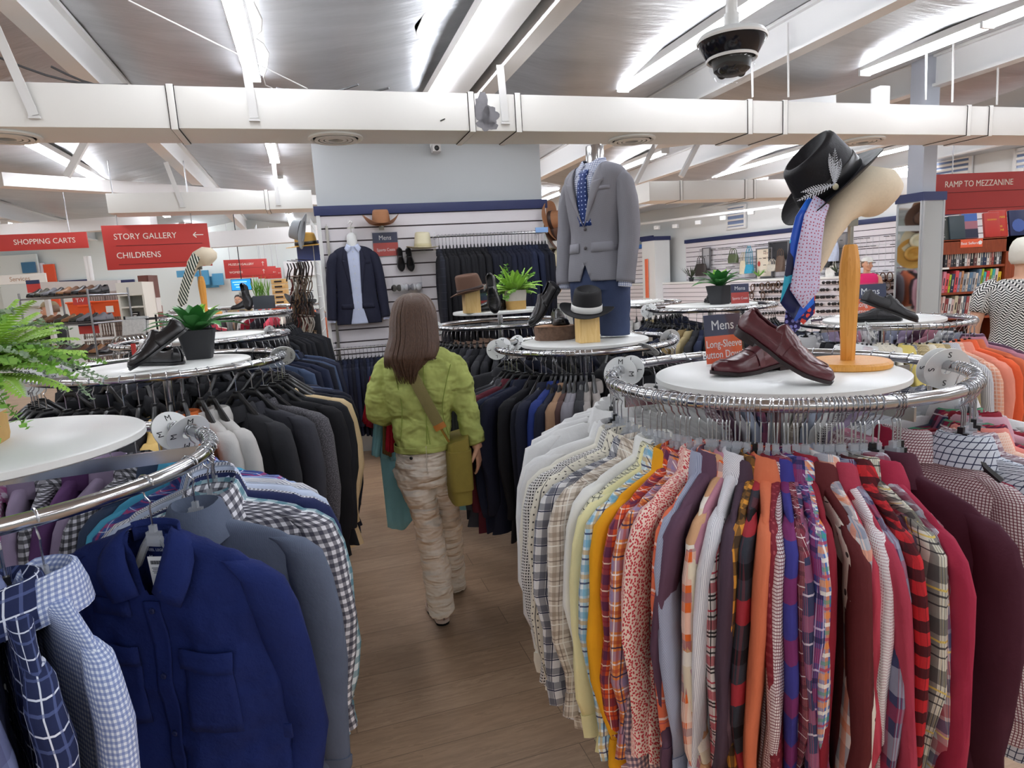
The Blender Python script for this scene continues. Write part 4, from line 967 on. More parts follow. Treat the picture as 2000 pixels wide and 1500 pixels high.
SCC = AY(1388, 600, 5.0); SCp, SCZ = (SCC.x, SCC.y), 1.385
fill(SCp, SCZ, 'round chrome rack of navy suits under the agave, behind the burgundy loafers', 'the rack under the right agave', [(155+i*5.4, ('midnavy', 'deepnavy', 'navysuit', 'midnavy', 'black', 'navysuit')[i % 6]) for i in range(13)]+[(228, 'olive', 'olive tan jacket on the rack under the right agave'), (234, 'khaki', 'khaki jacket beside the olive one')]+[(241+i*5.2, ('charcoal', 'navysuit', 'black', 'midnavy')[i % 4]) for i in range(17)], rot=.2, scl=1.05)
disc(SCp, SCZ, D(168), 'M', 'left end of the rack under the right agave', r=.055); disc(SCp, SCZ, D(150), 'S', 'behind left on the rack under the right agave', r=.052)
LSC = AY(1222, 583, 5.9); LSp = (LSC.x, LSC.y)
fill(LSp, 1.40, 'far round rack of grey and black jackets, right of the grey suit', 'the far rack right of the grey suit', [(215+i*6, ('black', 'charcoal')[i % 2]) for i in range(8)]+[(263, 'lightgrey', 'light grey jacket on the far rack right of the suit'), (270, 'lightgrey', 'second light grey jacket, far rack right of the suit'), (277, 'black', 'black jacket right of the light grey ones, far rack'), (284, 'khaki', 'khaki jacket on the far rack right of the suit')]+[(291+i*6, ('black', 'midnavy')[i % 2]) for i in range(9)])
it = along(MR, MRZ, [(1560, 'black', 'black trousers-dark shirt at the left of the rear right rack'), (1580, 'charcoal', 'charcoal shirt at the left of the rear right rack'), (1603, 'white', 'white shirt, first of the whites on the rear right rack'), (1618, 'white2', 'white shirt, second of the whites on the rear right rack'), (1632, 'whitedot', 'white dotted shirt on the rear right rack'), (1646, 'white', 'white shirt just left of the wooden stick, rear right rack'), (1660, 'white2', 'white shirt behind the wooden stick, rear right rack'), (1674, 'whitestripe', 'white fine striped shirt right of the wooden stick'), (1688, 'whitedot', 'second white dotted shirt, rear right rack'), (1702, 'white', 'last white shirt before the cream ones'), (1722, 'cream', 'cream shirt with thin stripes, rear right rack'), (1745, 'cream', 'second cream striped shirt, rear right rack'), (1768, 'ivory', 'ivory shirt on the rear right rack'), (1795, 'yellow', 'yellow shirt on the rear right rack'), (1815, 'navyplaid', 'white and navy check shirt beside the yellow one'), (1838, 'khakiplaid', 'khaki plaid shirt on the rear right rack'), (1862, 'cream', 'third cream striped shirt, right side of the rear right rack'), (1884, 'yellow2', 'straw check shirt on the rear right rack'), (1905, 'khaki', 'khaki print shirt on the rear right rack'), (1925, 'greystripe', 'grey striped shirt on the rear right rack'), (1944, 'peach', 'peach striped shirt on the rear right rack'), (1960, 'peachplain', 'plain peach shirt on the rear right rack'), (1978, 'orange', 'orange shirt at the right end of the rear right rack'), (1990, 'coral', 'coral shirt behind the orange one, rear right rack')], 150, 318)
it += [(322+i*10, ('dustpink', 'plum', 'lilac', 'greyblue', 'navyplaid', 'whitegrey')[i % 6]) for i in range(18)]
fill(MR, MRZ, 'round chrome rack of white and yellow shirts, rear right', 'the rear right rack', it, 'shirt', 'shirt', zt=MRT, lo=False, flip=False)
disc(MR, MRZ, D(-128), 'M', 'front of the rear right rack', r=.055, lean=.5); disc(MR, MRZ, D(140), 'S', 'back left of the rear right rack', r=.055)
B1C = AY(398, 655, 3.87); B1p = (B1C.x, B1C.y)
fill(B1p, 1.44, 'round chrome rack just behind the agave plant, left', 'the rack behind the left agave', [(-150+i*5.5, ('black', 'black2', 'charcoal')[i % 3]) for i in range(20)]+[(-38+i*6, ('midnavy', 'navysuit', 'deepnavy', 'denim')[i % 4]) for i in range(12)], rot=.1)
disc(B1p, 1.44, D(60), 'M', 'at the back of the rack behind the left agave', r=.05)
B2C = AY(445, 608, 5.2); B2p = (B2C.x, B2C.y)
fill(B2p, 1.53, 'tall round rack of black suits, left of the slatted wall', 'the tall rack left of the slatted wall', [(-165+i*4.8, ('black', 'black2', 'black')[i % 3]) for i in range(38)], rot=.1, scl=1.15)
# --- wall rails on the slatted wall
def wall_rail(pa, pb, off, n, keys, grp, label, sc=1.0, px=None):
    a, b = SW(*pa, off), SW(*pb, off); b.z = a.z
    r = empty('wall_rail', a, 0, label, 'wall rail'); m = MB(); d = b-a
    m.tube([(0, 0, 0), d], .0125, 10); m.build('bar', CHROME, r)
    for t in (.01, .97):
        q = d*t; m = MB(); m.bar(q, q-SWN*off, .012, .025); m.build('bracket', CHROME, r, smooth=False)
        m = MB(); m.bar(q-SWN*(off-.012)+V((0, 0, -.12)), q-SWN*(off-.012)+V((0, 0, .06)), .025, .008); m.build('bracket_plate', CHROME, r, smooth=False)
    for i in range(n):
        t = (i+.6)/n; p = a+d*t
        M = Matrix.Translation(p) @ Matrix.Rotation(SWR-pi/2+(rd.random()-.5)*.12, 4, 'Z')
        put_garment(M, K[keys(t)], 'dark suit jacket hanging on '+grp, 'jacket', 'jacket', lo=True, group='suits on '+grp, clear=False, thin=.72, shift=((rd.random()-.5)*.02, 0, -rd.random()*.012), sc=sc*(.98+.05*rd.random()))
wall_rail((852, 462), (1066, 444), .30, 32, lambda t: ('blackplaid' if t < .05 else 'black' if t < .45 else 'deepnavy' if t < .6 else 'midnavy' if t < .8 else 'navysuit' if t < .92 else 'deepnavy'), 'the upper wall rail', 'chrome wall rail of black and navy suits, upper right of the slatted wall', 1.22)
wall_rail((652, 683), (800, 672), .28, 20, lambda t: ('midnavy', 'deepnavy', 'navysuit')[int(t*20) % 3], 'the lower wall rail', 'chrome wall rail of navy suits, lower left of the slatted wall', 1.0)
# ------------------------------------------------------------------ display pieces
def lerp_t(tab, s):
    for (a, x), (b, y) in zip(tab[:-1], tab[1:]):
        if s <= b: return x+(y-x)*max(0, (s-a)/(b-a))
    return tab[-1][1]
SW_ = [(0, .004), (.015, .016), (.04, .025), (.1, .0315), (.22, .032), (.4, .031), (.55, .039), (.7, .0455), (.8, .044), (.88, .037), (.94, .027), (.975, .018), (1, .006)]
TOPZ = [(.34, .062), (.38, .080), (.44, .074), (.52, .064), (.62, .053), (.72, .044), (.82, .038), (.9, .033), (.96, .026), (1, .012)]
RIM = [(0, .066), (.05, .066), (.15, .054), (.28, .050), (.38, .058), (.46, .060)]
BASE = [(0, .024), (.2, .023), (.35, .016), (.55, .009), (.8, .009), (1, .018)]
def shoe_meshes(L=.29, toe=1.0, flat=False):
    base = (lambda s: .011+.006*max(0, s-.8)*5*.6) if flat else (lambda s: lerp_t(BASE, s))
    out = {}
    m = MB(); P = []             # quarters round the heel, open on top
    ss = [0, .01, .03, .06, .1, .15, .2, .26, .32, .38, .44, .5]
    for side in (1, -1):
        G_ = []
        for s in ss:
            w = lerp_t(SW_, s); r = lerp_t(RIM, s); b = base(s); row = []
            for i in range(9):
                q = i/8; y = w*(1+.16*sin(pi*min(1, q*1.1))-.34*q**1.5); row.append((s*L-(.010*sin(pi*q) if s < .03 else 0)+(.012*q if s < .05 else 0), side*y, b+r*q*(1 if s < .46 else .93)))
            G_.append(row)
        m.grid(G_)
    V_ = []
    for i in range(26):          # vamp and tongue
        s = .34+.66*i/25; w = lerp_t(SW_, s)*(1.03 if s < .97 else 1); t = lerp_t(TOPZ, s); b = base(s); row = []
        tight = .72 if s < .44 else 1
        for k in range(17):
            a = pi*k/16; c = cos(a); sn = sin(a)
            y = w*tight*math.copysign(abs(c)**.75, c); z = t*sn**.8
            if s < .44: z = t*(.55+.45*sn**.7)
            z += .0016*sin(s*90)*sn*(1 if .5 < s < .72 else 0)+.002*nz(s*20, k*.7)
            row.append((s*L, y, b+z))
        V_.append(row)
    m.grid(V_); out['upper'] = m.mesh('upper', LEATHER_B, ang=55)
    def outline(g):
        pts = [(s*L+(-g if s < .02 else g if s > .98 else 0), lerp_t(SW_, s)*1.05+g, s) for s in [i/40 for i in range(41)]]
        return pts+[(x, -y, s) for x, y, s in reversed(pts)]
    m = MB(); O = outline(.003); n = len(O)
    m.add([(x, y, base(s)+.002) for x, y, s in O]+[(x, y, base(s)-.008) for x, y, s in O], [tuple(range(n)), tuple(range(2*n-1, n-1, -1))]+[(i, (i+1) % n, n+(i+1) % n, n+i) for i in range(n)])
    if not flat:
        H = [p for p in outline(-.001) if p[2] <= .27]; k = len(H)
        m.add([(x, y, base(s)-.006) for x, y, s in H]+[(x, y, 0) for x, y, s in H], [tuple(range(k)), tuple(range(2*k-1, k-1, -1))]+[(i, (i+1) % k, k+(i+1) % k, k+i) for i in range(k)])
    out['sole'] = m.mesh('sole', BLACKP, ang=40)
    O = [p for p in outline(-.006) if p[2] < .6]; k = len(O); m = MB(); m.add([(x, y, base(s)+.012) for x, y, s in O], [tuple(range(k))]); out['insole'] = m.mesh('insole', BLACKP, smooth=False)
    P = []                       # saddle strap and apron seam
    for i in range(6):
        s = .50+.075*i/5; w = lerp_t(SW_, s)*1.08; t = lerp_t(TOPZ, s)+.0032; b = base(s)
        P.append([(s*L+.012*abs(cos(pi*k/20))**2*-1, w*math.copysign(abs(cos(pi*k/20))**.75, cos(pi*k/20)), b+t*max(.12, sin(pi*k/20))**.8) for k in range(21)])
    out['strap'] = MB().grid(P).mesh('strap', LEATHER_B, ang=60)
    A = []
    for i in range(33):
        u = -1+2*i/32; s = .90-.36*abs(u)**1.7; a = pi/2+u*.86 if abs(u) < 1 else pi/2+u*.86
        a = pi/2+math.copysign(min(1, abs(u)*1.6), u)*.80; w = lerp_t(SW_, s); t = lerp_t(TOPZ, s)+.0015; b = base(s)
        A.append((s*L, w*math.copysign(abs(cos(a))**.75, cos(a)), b+t*sin(a)**.8))
    out['seam'] = MB().tube(A, .0017, 5).mesh('apron_seam', LEATHER_B)
    return out
SHOE = shoe_meshes(); SHOEF = shoe_meshes(.28, flat=True)
def shoe(heel, toe, up, leather, label, cat='shoe', strap=True, flat=False, sole=None, lining=None, group=None, tagp=False, seam=True, name='loafer', L=.29):
    h, t = V(heel), V(toe); M = frame(h, t-h, up, True); k = (t-h).length/L
    o = empty(name, M=M @ Matrix.Diagonal((k, k if k < 1.15 else 1.1, k if k < 1.15 else 1.1, 1)), label=label, cat=cat, group=group); S = SHOEF if flat else SHOE
    u = mo('upper', S['upper'], o, leather); mod(u, 'SOLIDIFY', thickness=.003, offset=-1)
    mo('sole', S['sole'], o, sole or BLACKP); mo('insole', S['insole'], o, lining or BLACKP)
    if strap: mo('strap', S['strap'], u, leather)
    if seam: mo('apron_seam', S['seam'], u, leather)
    if tagp:
        m = MB(); m.box((0, 0, 0), (.055, .001, .026)); g = m.build('price_tag', PRICE, o, smooth=False); g.matrix_local = TR((.10, -.045, .055), rx=.5, rz=-.3, ry=.9)
    return o
SOLE_BR = mat('dark_brown_sole', '#231417', .5)
def tbl(px, py, zt): return AZ(px, py, zt)
# burgundy loafers
h = tbl(1552, 716, NRT); t = tbl(1392, 737, NRT); h = t+(h-t).normalized()*.285
shoe(h, t, (0, 0, 1), LEATHER_R, 'burgundy penny loafer lying flat, toe to the left', sole=SOLE_BR)
t = tbl(1618, 752, NRT); d = V((-.185, .15, .13)); 
shoe(t+d, t+V((0, 0, -.005)), (.35, -.25, 1), LEATHER_R, 'burgundy penny loafer propped heel-up across the flat one', sole=SOLE_BR)
# ---- signs in acrylic
def sign(base, w, h, yaw, head, lines, label, foot=True, tilt=.12, lsize=.2, crop=None):
    r = empty('sign_holder', M=Matrix.Translation(base) @ Matrix.Rotation(yaw, 4, 'Z') @ Matrix.Rotation(-tilt, 4, 'X'), label=label, cat='sign')
    m = MB(); m.box((0, 0, h/2), (w, .004, h))
    if foot: m.box((0, -.03, .0015), (w, .065, .003))
    m.build('acrylic_stand', ACRYLIC, r, smooth=False)
    m = MB(); m.box((0, .0035, h*.76), (w*.94, .001, h*.40)); m.build('navy_header', NAVY_S, r, smooth=False)
    m = MB(); m.box((0, .0035, h*.30), (w*.94, .001, h*.52)); m.build('orange_panel', ORANGE_S if head == 'Mens' and len(lines) > 1 else REDS, r, smooth=False)
    X = Matrix.Rotation(pi/2, 4, 'X')
    if head: text('lettering', head, h*.26, TR((0, .0025, h*.75)) @ X, WHITE_L, r, ext=.0004, sx=.9)
    for i, s in enumerate([x for x in lines if x]): text('lettering', s, h*lsize, TR((0, .0025, h*(.40-.2*i) if len(lines) > 1 else h*.28)) @ X, WHITE_L, r, ext=.0004, sx=.8)
    return r
sign(tbl(1418, 712, NRT), .142, .168, .28, 'Mens', ('Long-Sleeve', 'Button Downs'), 'navy and orange shirt sign behind the burgundy loafers')
sign(tbl(1701, 622, MRT), .20, .225, -.15, 'Mens', ('Long-Sleeve', 'Button Downs'), 'navy and orange shirt sign behind the black driving loafers, rear right')
sign(tbl(1446, 594, SCZ+.018), .135, .155, -.1, 'Mens', ('Sports Coats',), 'navy and red coat sign beside the right agave', lsize=.17)
p = SW(753, 477, .035); sign(p+V((0, 0, -.125)), .26, .25, SWR, 'Mens', ('Sports Coats',), 'navy and red coat sign on the slatted wall', foot=False, tilt=0, lsize=.17)
sign(tbl(953, 606, BRT), .10, .13, .6, '', ('',), 'small red and navy sign behind the brown hat block', lsize=.2)
# ---- hats
def hat_mesh(a=.076, b=.096, h=.115, brim=.07, curl=.02, dent=.03, taper=.85, pinch=.2, up=0):
    n = 48; G_ = []
    prof = [('b', 1), ('b', .97), ('b', .7), ('b', .4), ('b', .12), ('c', 0), ('c', .12), ('c', .35), ('c', .6), ('c', .78), ('c', .88), ('r', .95), ('r', .985), ('r', 1.0), ('t', .74), ('t', .6), ('t', .4), ('t', .15), ('t', 0)]
    for kind, q in prof:
        row = []
        for k in range(n):
            th = 2*pi*k/n; c, s = cos(th), sin(th)
            if kind == 'b': r = 1; x = c*(a+brim*q); y = s*(b+brim*q); z = curl*q*q*(abs(c)**2)*1.6-.006*q*abs(s)+up*q
            elif kind == 'c':
                f = 1-(1-taper)*q**1.5; pn = 1-pinch*max(0, s)**3*q; x = c*a*f*pn; y = s*b*f; z = h*q+.008*s*q
            elif kind == 'r':
                f = (1-(1-taper)*q**1.5)*{.95: .965, .985: .90, 1.0: .82}[q]; pn = 1-pinch*max(0, s)**3*q; x = c*a*f*pn; y = s*b*f; z = h*q+.008*s*q
            else: f = taper*q; pn = 1-pinch*max(0, s)**3*1; x = c*a*f*pn; y = s*b*f; z = h+.008*s-dent*(1-(q/.82)**3)*(1-.35*abs(s*q))
            row.append((x, y, z))
        G_.append(row)
    m = MB(); m.loft(G_, caps=False, uv=False); m.add([], []); 
    return m.mesh('felt', BLACKP, ang=75)
def band_mesh(a=.076, b=.096, w=.03, z0=.004, pinch=.2, h=.115, taper=.85):
    G_ = []
    for q in (0, .05, .95, 1):
        z = z0+w*q; t = z/h; f = 1-(1-taper)*t**1.5; g = .0025 if 0 < q < 1 else .001
        G_.append([(cos(u)*(a*f+g)*(1-pinch*max(0, sin(u))**3*t), sin(u)*(b*f+g), z+.008*sin(u)*t) for u in [2*pi*k/48 for k in range(48)]])
    return MB().loft(G_, caps=False, uv=False).mesh('hat_band', BLACKP, ang=60)
def hat(M, felt, band, label, k=1.0, bw=.03, **kw):
    o = empty('hat', M=M @ Matrix.Scale(k, 4), label=label, cat='hat')
    f = mo('felt', hat_mesh(**kw), o, felt); mod(f, 'SOLIDIFY', thickness=.003)
    if band: mo('hat_band', band_mesh(kw.get('a', .076), kw.get('b', .096), bw, pinch=kw.get('pinch', .2), h=kw.get('h', .115), taper=kw.get('taper', .85)), o, band)
    return o
FELT_B = mat('black_felt', '#17171a', .75, bump=.1, bs=150); STRAW_B = cloth('black_straw', '#222227', bands=[('u', .004, 0, .0016, '#0c0c0f', .8)], rough=.5)
FELT_BR = mat('brown_felt', '#654839', .8, var=.1, bs=8); FELT_TAN = mat('tan_brown_felt', '#a3714f', .8, var=.1, bs=8); FELT_CR = mat('cream_felt', '#e2d8b8', .8); BAND_W = mat('white_ribbon', '#e7e4df', .6); BAND_D = mat('dark_ribbon', '#3a2a26', .5)
STRAW = mat('straw', '#d3a350', .8, bump=.3, bs=200); GREYF = mat('grey_felt', '#a5a8ac', .8); LINEN = mat('cream_linen', '#e2d2b8', .85, bump=.15, bs=160, var=.06)
# ---- hat and scarf forms
def headform(base, ztop, k, label, tie_side=True, px=None):
    """crescent linen head on a turned stick; local x = picture right, z up"""
    o = empty('hat_form', base, 0, label, 'hat form')
    m = MB(); m.lathe([(.0005, 0), (.112, 0), (.116, .004), (.116, .014), (.11, .02), (.0005, .02)], 48, M=Matrix.Scale(k, 3)); m.build('base', OAK, o)
    H = ztop; m = MB(); n = 8
    m.lathe([(.019*k, .02*k), (.0195*k, .03*k), (.0245*k, H*.5), (.028*k, H*.76), (.026*k, H*.86), (.019*k, H*.985), (.015*k, H), (.0005, H)], 8); m.build('stick', OAK, o, ang=25)
    m = MB(); m.tube([(0, 0, H), (0, 0, H+.07*k)], .008*k, 10); m.box((.0, 0, H+.075*k), (.03*k, .022*k, .05*k)); m.build('neck_fitting', STEEL, o)
    C_ = [(-.113, -.098, .006), (-.104, -.070, .013), (-.095, -.040, .021), (-.075, .026, .031), (-.043, .088, .044), (.004, .130, .058), (.050, .142, .070), (.086, .138, .066), (.107, .128, .050), (.119, .118, .024), (.122, .114, .004)]
    R = []
    for i, (x, z, r) in enumerate(C_):
        a, b = V(C_[max(0, i-1)]), V(C_[min(len(C_)-1, i+1)]); t = V((b.x-a.x, 0, b.y-a.y)).normalized(); nn = V((-t.z, 0, t.x))
        c = V((x, 0, z+H+.075*k-.0)) if False else V((x*k, 0, H+z*k))
        R.append([c+nn*(r*k*cos(q))+V((0, 1, 0))*(r*k*1.15*sin(q)) for q in [2*pi*j/28 for j in range(28)]])
    b = MB().loft(R, uv=False).build('head', LINEN, o, ang=80)
    return o
bs = tbl(1655, 716, NRT); zt_ = AY(1652, 478, bs.y).z-bs.z
hf = headform(bs, zt_, 1.0, 'cream linen hat form on an oak stick, wearing the black feathered hat')
hf.rotation_euler.z = .12
hc = AY(1622, 362, bs.y-.005); e = V((.77, .10, .62)); nrm = V((-.62, -.10, .78))
hb = hat(frame(hc, e.cross(nrm), nrm), STRAW_B, mat('black_ribbon', '#121215', .4), 'black straw hat with grey feathers, tilted on the cream hat form', a=.078, b=.098, h=.12, brim=.056, curl=.014, dent=.03, pinch=.25, bw=.036)
FEA = mat('grey_feather', '#d6d8de', .8)
fs = []
for q, (ang, L) in enumerate(((.30, .10), (.50, .085), (2.35, .092), (2.15, .08), (2.6, .07))):
    m = MB(); c0_ = V((.092, .0, .022)); 
    for i in range(14):
        t = i/13; c = V((.082-.012*t*(L/.07), -.04+cos(ang)*L*t*-1, .024+sin(ang)*L*t)); wd = .010*sin(pi*min(1, t*.9+.1))+.001
        for s in (-1, 1):
            dirv = V((0, -cos(ang), sin(ang)))*.9+V((.0, -sin(ang), -cos(ang)))*s*.8
            a_, b_ = c, c+dirv*wd+V((.002, 0, 0)); sd = V((0, -cos(ang), sin(ang)))*.0022
            m.add([a_-sd, a_+sd, b_+sd*.6, b_-sd*.6], [(0, 1, 2, 3)])
    m.tube([(.084, -.04, .024), (.084-.012*(L/.07), -.04-cos(ang)*L, .024+sin(ang)*L)], .0008, 4)
    m.build('feather', FEA, hb, smooth=False)
m = MB(); m.ball((.082, -.04, .016), (.004, .009, .009)); m.build('hat_button', mat('cream_button', '#d9cfae', .4), hb)
# rotate so that the decorated side (+x local) faces the viewer is arranged by the frame above
def tie(pts, w0, w1, mtl, label, facing, tip=.05, th=.004):
    """flat tie along a hanging path; facing = direction its front looks"""
    f = V(facing).normalized(); P = [V(p) for p in pts]; L = []; acc = 0; UV = []; n = len(P)
    for i, p in enumerate(P):
        d = (P[min(i+1, n-1)]-P[max(0, i-1)]).normalized(); s = d.cross(f).normalized(); w = w0+(w1-w0)*i/(n-1)
        if i: acc += (p-P[i-1]).length
        L.append([p-s*w/2, p-s*w/4, p+f*.002, p+s*w/4, p+s*w/2]); UV.append([(-w/2, acc), (-w/4, acc), (0, acc), (w/4, acc), (w/2, acc)])
    d = (P[-1]-P[-2]).normalized(); s = d.cross(f).normalized()
    L.append([P[-1]-s*w1*.25+d*tip*.5, P[-1]-s*w1*.13+d*tip*.75, P[-1]+d*tip+f*.002, P[-1]+s*w1*.13+d*tip*.75, P[-1]+s*w1*.25+d*tip*.5]); UV.append([(-w1*.25, acc+.025), (-w1*.1, acc+.03), (0, acc+tip), (w1*.1, acc+.03), (w1*.25, acc+.025)])
    o = MB().grid(L, UV).build('necktie', mtl, ang=80); mod(o, 'SOLIDIFY', thickness=th); return tag(o, label, 'necktie')
LAVT = cloth('lavender_tie', '#cfc6e0', dots=(.0095, .2, '#b0506e', .4), rough=.45, bump=0)
def bluetie():
    g = G('blue_geometric_tie'); uv = g.coord('UV'); mp = g.mapping(uv, (24, 13, 1), (0, 0, .6)); v = g.new('ShaderNodeTexVoronoi'); v.voronoi_dimensions = '2D'; v.distance = 'CHEBYCHEV'; v.inputs['Scale'].default_value = 1; v.inputs['Randomness'].default_value = .7; g.link(mp, v.inputs['Vector'])
    s = g.new('ShaderNodeSeparateColor'); g.link(v.outputs['Color'], s.inputs[0]); r = g.new('ShaderNodeValToRGB'); g.link(s.outputs[0], r.inputs[0]); r.color_ramp.interpolation = 'CONSTANT'
    cr = r.color_ramp.elements; cr[0].color = lin('#1f55c4'); cr[1].position = .3; cr[1].color = lin('#1c2350')
    for p, h in ((.5, '#35b3cf'), (.72, '#2a6fd8'), (.88, '#1b1f45')): q = cr.new(p); q.color = lin(h)
    g.link(r.outputs[0], g.p.inputs['Base Color']); g.p.inputs['Roughness'].default_value = .35; return g.m
Yt = bs.y
def pts_px(L): return [AY(x, y, Yt+dy) for x, y, dy in L]
tie(pts_px([(1592, 395, -.075), (1574, 430, -.09), (1566, 480, -.088), (1561, 540, -.085), (1556, 592, -.083)]), .05, .092, bluetie(), 'bright blue and turquoise geometric tie under the feathered hat', (0, -1, 0))
tie(pts_px([(1604, 392, -.083), (1590, 425, -.102), (1581, 480, -.102), (1575, 530, -.100), (1571, 566, -.098)]), .05, .083, LAVT, 'lavender tie with small pink pattern, front of the hat form', (0.1, -1, 0))
tie(pts_px([(1590, 400, -.05), (1570, 440, -.065), (1556, 520, -.062), (1550, 600, -.06), (1546, 640, -.06)]), .03, .045, cloth('circle_tie', '#2a2250', dots=(.014, .34, '#8a86c8', .5), rough=.4, bump=0), 'narrow navy tie with lilac circles, lowest on the hat form', (0, -1, 0), tip=.02)
tie(pts_px([(1600, 398, -.06), (1582, 450, -.078), (1573, 540, -.076), (1569, 612, -.075)]), .04, .06, cloth('navy_red_tie', '#222a66', dots=(.02, .3, '#d94a3a', 1), rough=.4, bump=0), 'dark blue and red tie hanging between the others on the hat form', (0, -1, 0), tip=.03)
# ---- shoes on the other tables
t = tbl(254, 729, MLT); shoe(t+V((.155, .17, .14)), t+V((0, 0, .0)), (-.45, -.25, 1), LEATHER_B, 'black slip-on loafer with white tag, leaning heel-up, left', strap=False, flat=True, lining=mat('tan_lining', '#a8763a', .6), tagp=True, name='loafer')
h = tbl(362, 712, MLT); t = tbl(262, 713, MLT); shoe(t+(h-t).normalized()*.28, t, (0, 0, 1), LEATHER_B, 'black slip-on loafer lying flat under the leaning one, left', strap=False, flat=True)
t = tbl(1793, 634, MRT); shoe(t+V((-.27, .10, .135)), t, (.35, -.1, 1), LEATHER_BM, 'black driving loafer propped up, rear right', flat=True, strap=True)
h = tbl(1745, 628, MRT); t = tbl(1690, 630, MRT); shoe(h+V((.05, 0, 0)), h+V((-.22, .12, 0)), (0, 0, 1), LEATHER_BM, 'black driving loafer lying flat, rear right', flat=True)
# ---- middle rack: log slice, block, hats, shoes
BARK = mat('bark', '#6e5546', .9, bump=1, bs=45, var=.6); CUT = wood('cut_log_top', '#9a6a45', '#b9875e', 6)
c = tbl(1084, 662, CRT); r = empty('log_slice', c, 0, 'bark-edged log slice under the black shoes, middle rack', 'log slice')
m = MB(); n = 64; R0 = .112
m.loft([[((R0+.006*nz(cos(a)*6, sin(a)*6, z*40)+.004*nz(cos(a)*20, sin(a)*20, z*90))*cos(a), (R0+.006*nz(cos(a)*6, sin(a)*6, z*40)+.004*nz(cos(a)*20, sin(a)*20, z*90))*sin(a), z) for a in [2*pi*k/n for k in range(n)]] for z in (0, .012, .025, .038, .05, .062, .074)], uv=False); m.build('bark', BARK, r, ang=80)
m = MB(); m.lathe([(.0005, .0755), (R0-.006, .0755), (R0-.003, .073)], 48); m.build('cut_top', CUT, r)
zl = CRT+.0755
t = AZ(1100, 636, zl); shoe(t+V((-.02, .27, .0)), t, (0, 0, 1), LEATHER_B, 'black dress shoe pointing at the viewer on the log slice', strap=False, name='dress_shoe')
t = AY(1040, 640, c.y-.10); shoe(t+V((.165, .05, .20)), t+V((0, 0, .0)), (-.75, -.3, .55), LEATHER_B, 'black dress shoe standing on its toe against the log slice', strap=False, name='dress_shoe')
def block(base, w, h, yaw, label):
    m = MB(); m.box((0, 0, h/2), (w, w, h)); o = m.build('wood_block', PINE, bev=.003); o.location = base; o.rotation_euler.z = yaw; return tag(o, label, 'wood block')
c = tbl(1148, 668, CRT); block(c, .105, .165, .15, 'pale pine block under the black hat with white band')
hat(frame(c+V((0, 0, .16)), V((.95, -.3, 0)), V((.08, -.18, 1))), FELT_B, BAND_W, 'black felt hat with wide white band on a pine block', a=.078, b=.095, h=.115, brim=.06, curl=.018, pinch=.2, bw=.034)
# brown hat block and shoes
c = tbl(922, 611, BRT); block(c, .105, .155, .3, 'pale pine block under the brown felt hat')
hat(frame(c+V((0, 0, .15)), V((.25, 1, 0)), V((-.22, -.10, 1))), FELT_BR, BAND_D, 'brown felt hat with dark band on a pine block, behind the woman', a=.074, b=.094, h=.115, brim=.055, curl=.012, pinch=.25, bw=.022)
t = tbl(919, 610, BRT); shoe(t+V((.25, .1, 0)), t, (0, 0, 1), LEATHER_B, 'black dress shoe in profile beside the brown hat block', strap=False, name='dress_shoe')
t = tbl(968, 612, BRT); shoe(t+V((-.02, .05, .25)), t+V((0, 0, 0)), (-.1, -1, .1), LEATHER_B, 'black dress shoe standing upright with white tag beside the fern pot', strap=False, name='dress_shoe', tagp=True)
t = tbl(1378, 592, SCZ+.018); shoe(t+V((.2, .16, .0)), t, (0, 0, 1), LEATHER_BM, 'black shoe left of the right agave pot', name='dress_shoe', strap=False)
t = tbl(1440, 590, SCZ+.018); shoe(t+V((-.2, .12, .0)), t, (0, 0, 1), LEATHER_BM, 'black shoe right of the right agave pot', name='dress_shoe', strap=False)
t = tbl(452, 607, 1.548); shoe(t+V((.2, .14, .05)), t, (0, 0, 1), LEATHER_BM, 'black shoe on the tall rack left of the slatted wall', name='dress_shoe', strap=False)
t = tbl(488, 606, 1.548); shoe(t+V((-.06, .1, .22)), t, (0, -1, .3), LEATHER_BM, 'black shoe with white tag leaning upright on the tall rack', name='dress_shoe', strap=False, tagp=True)
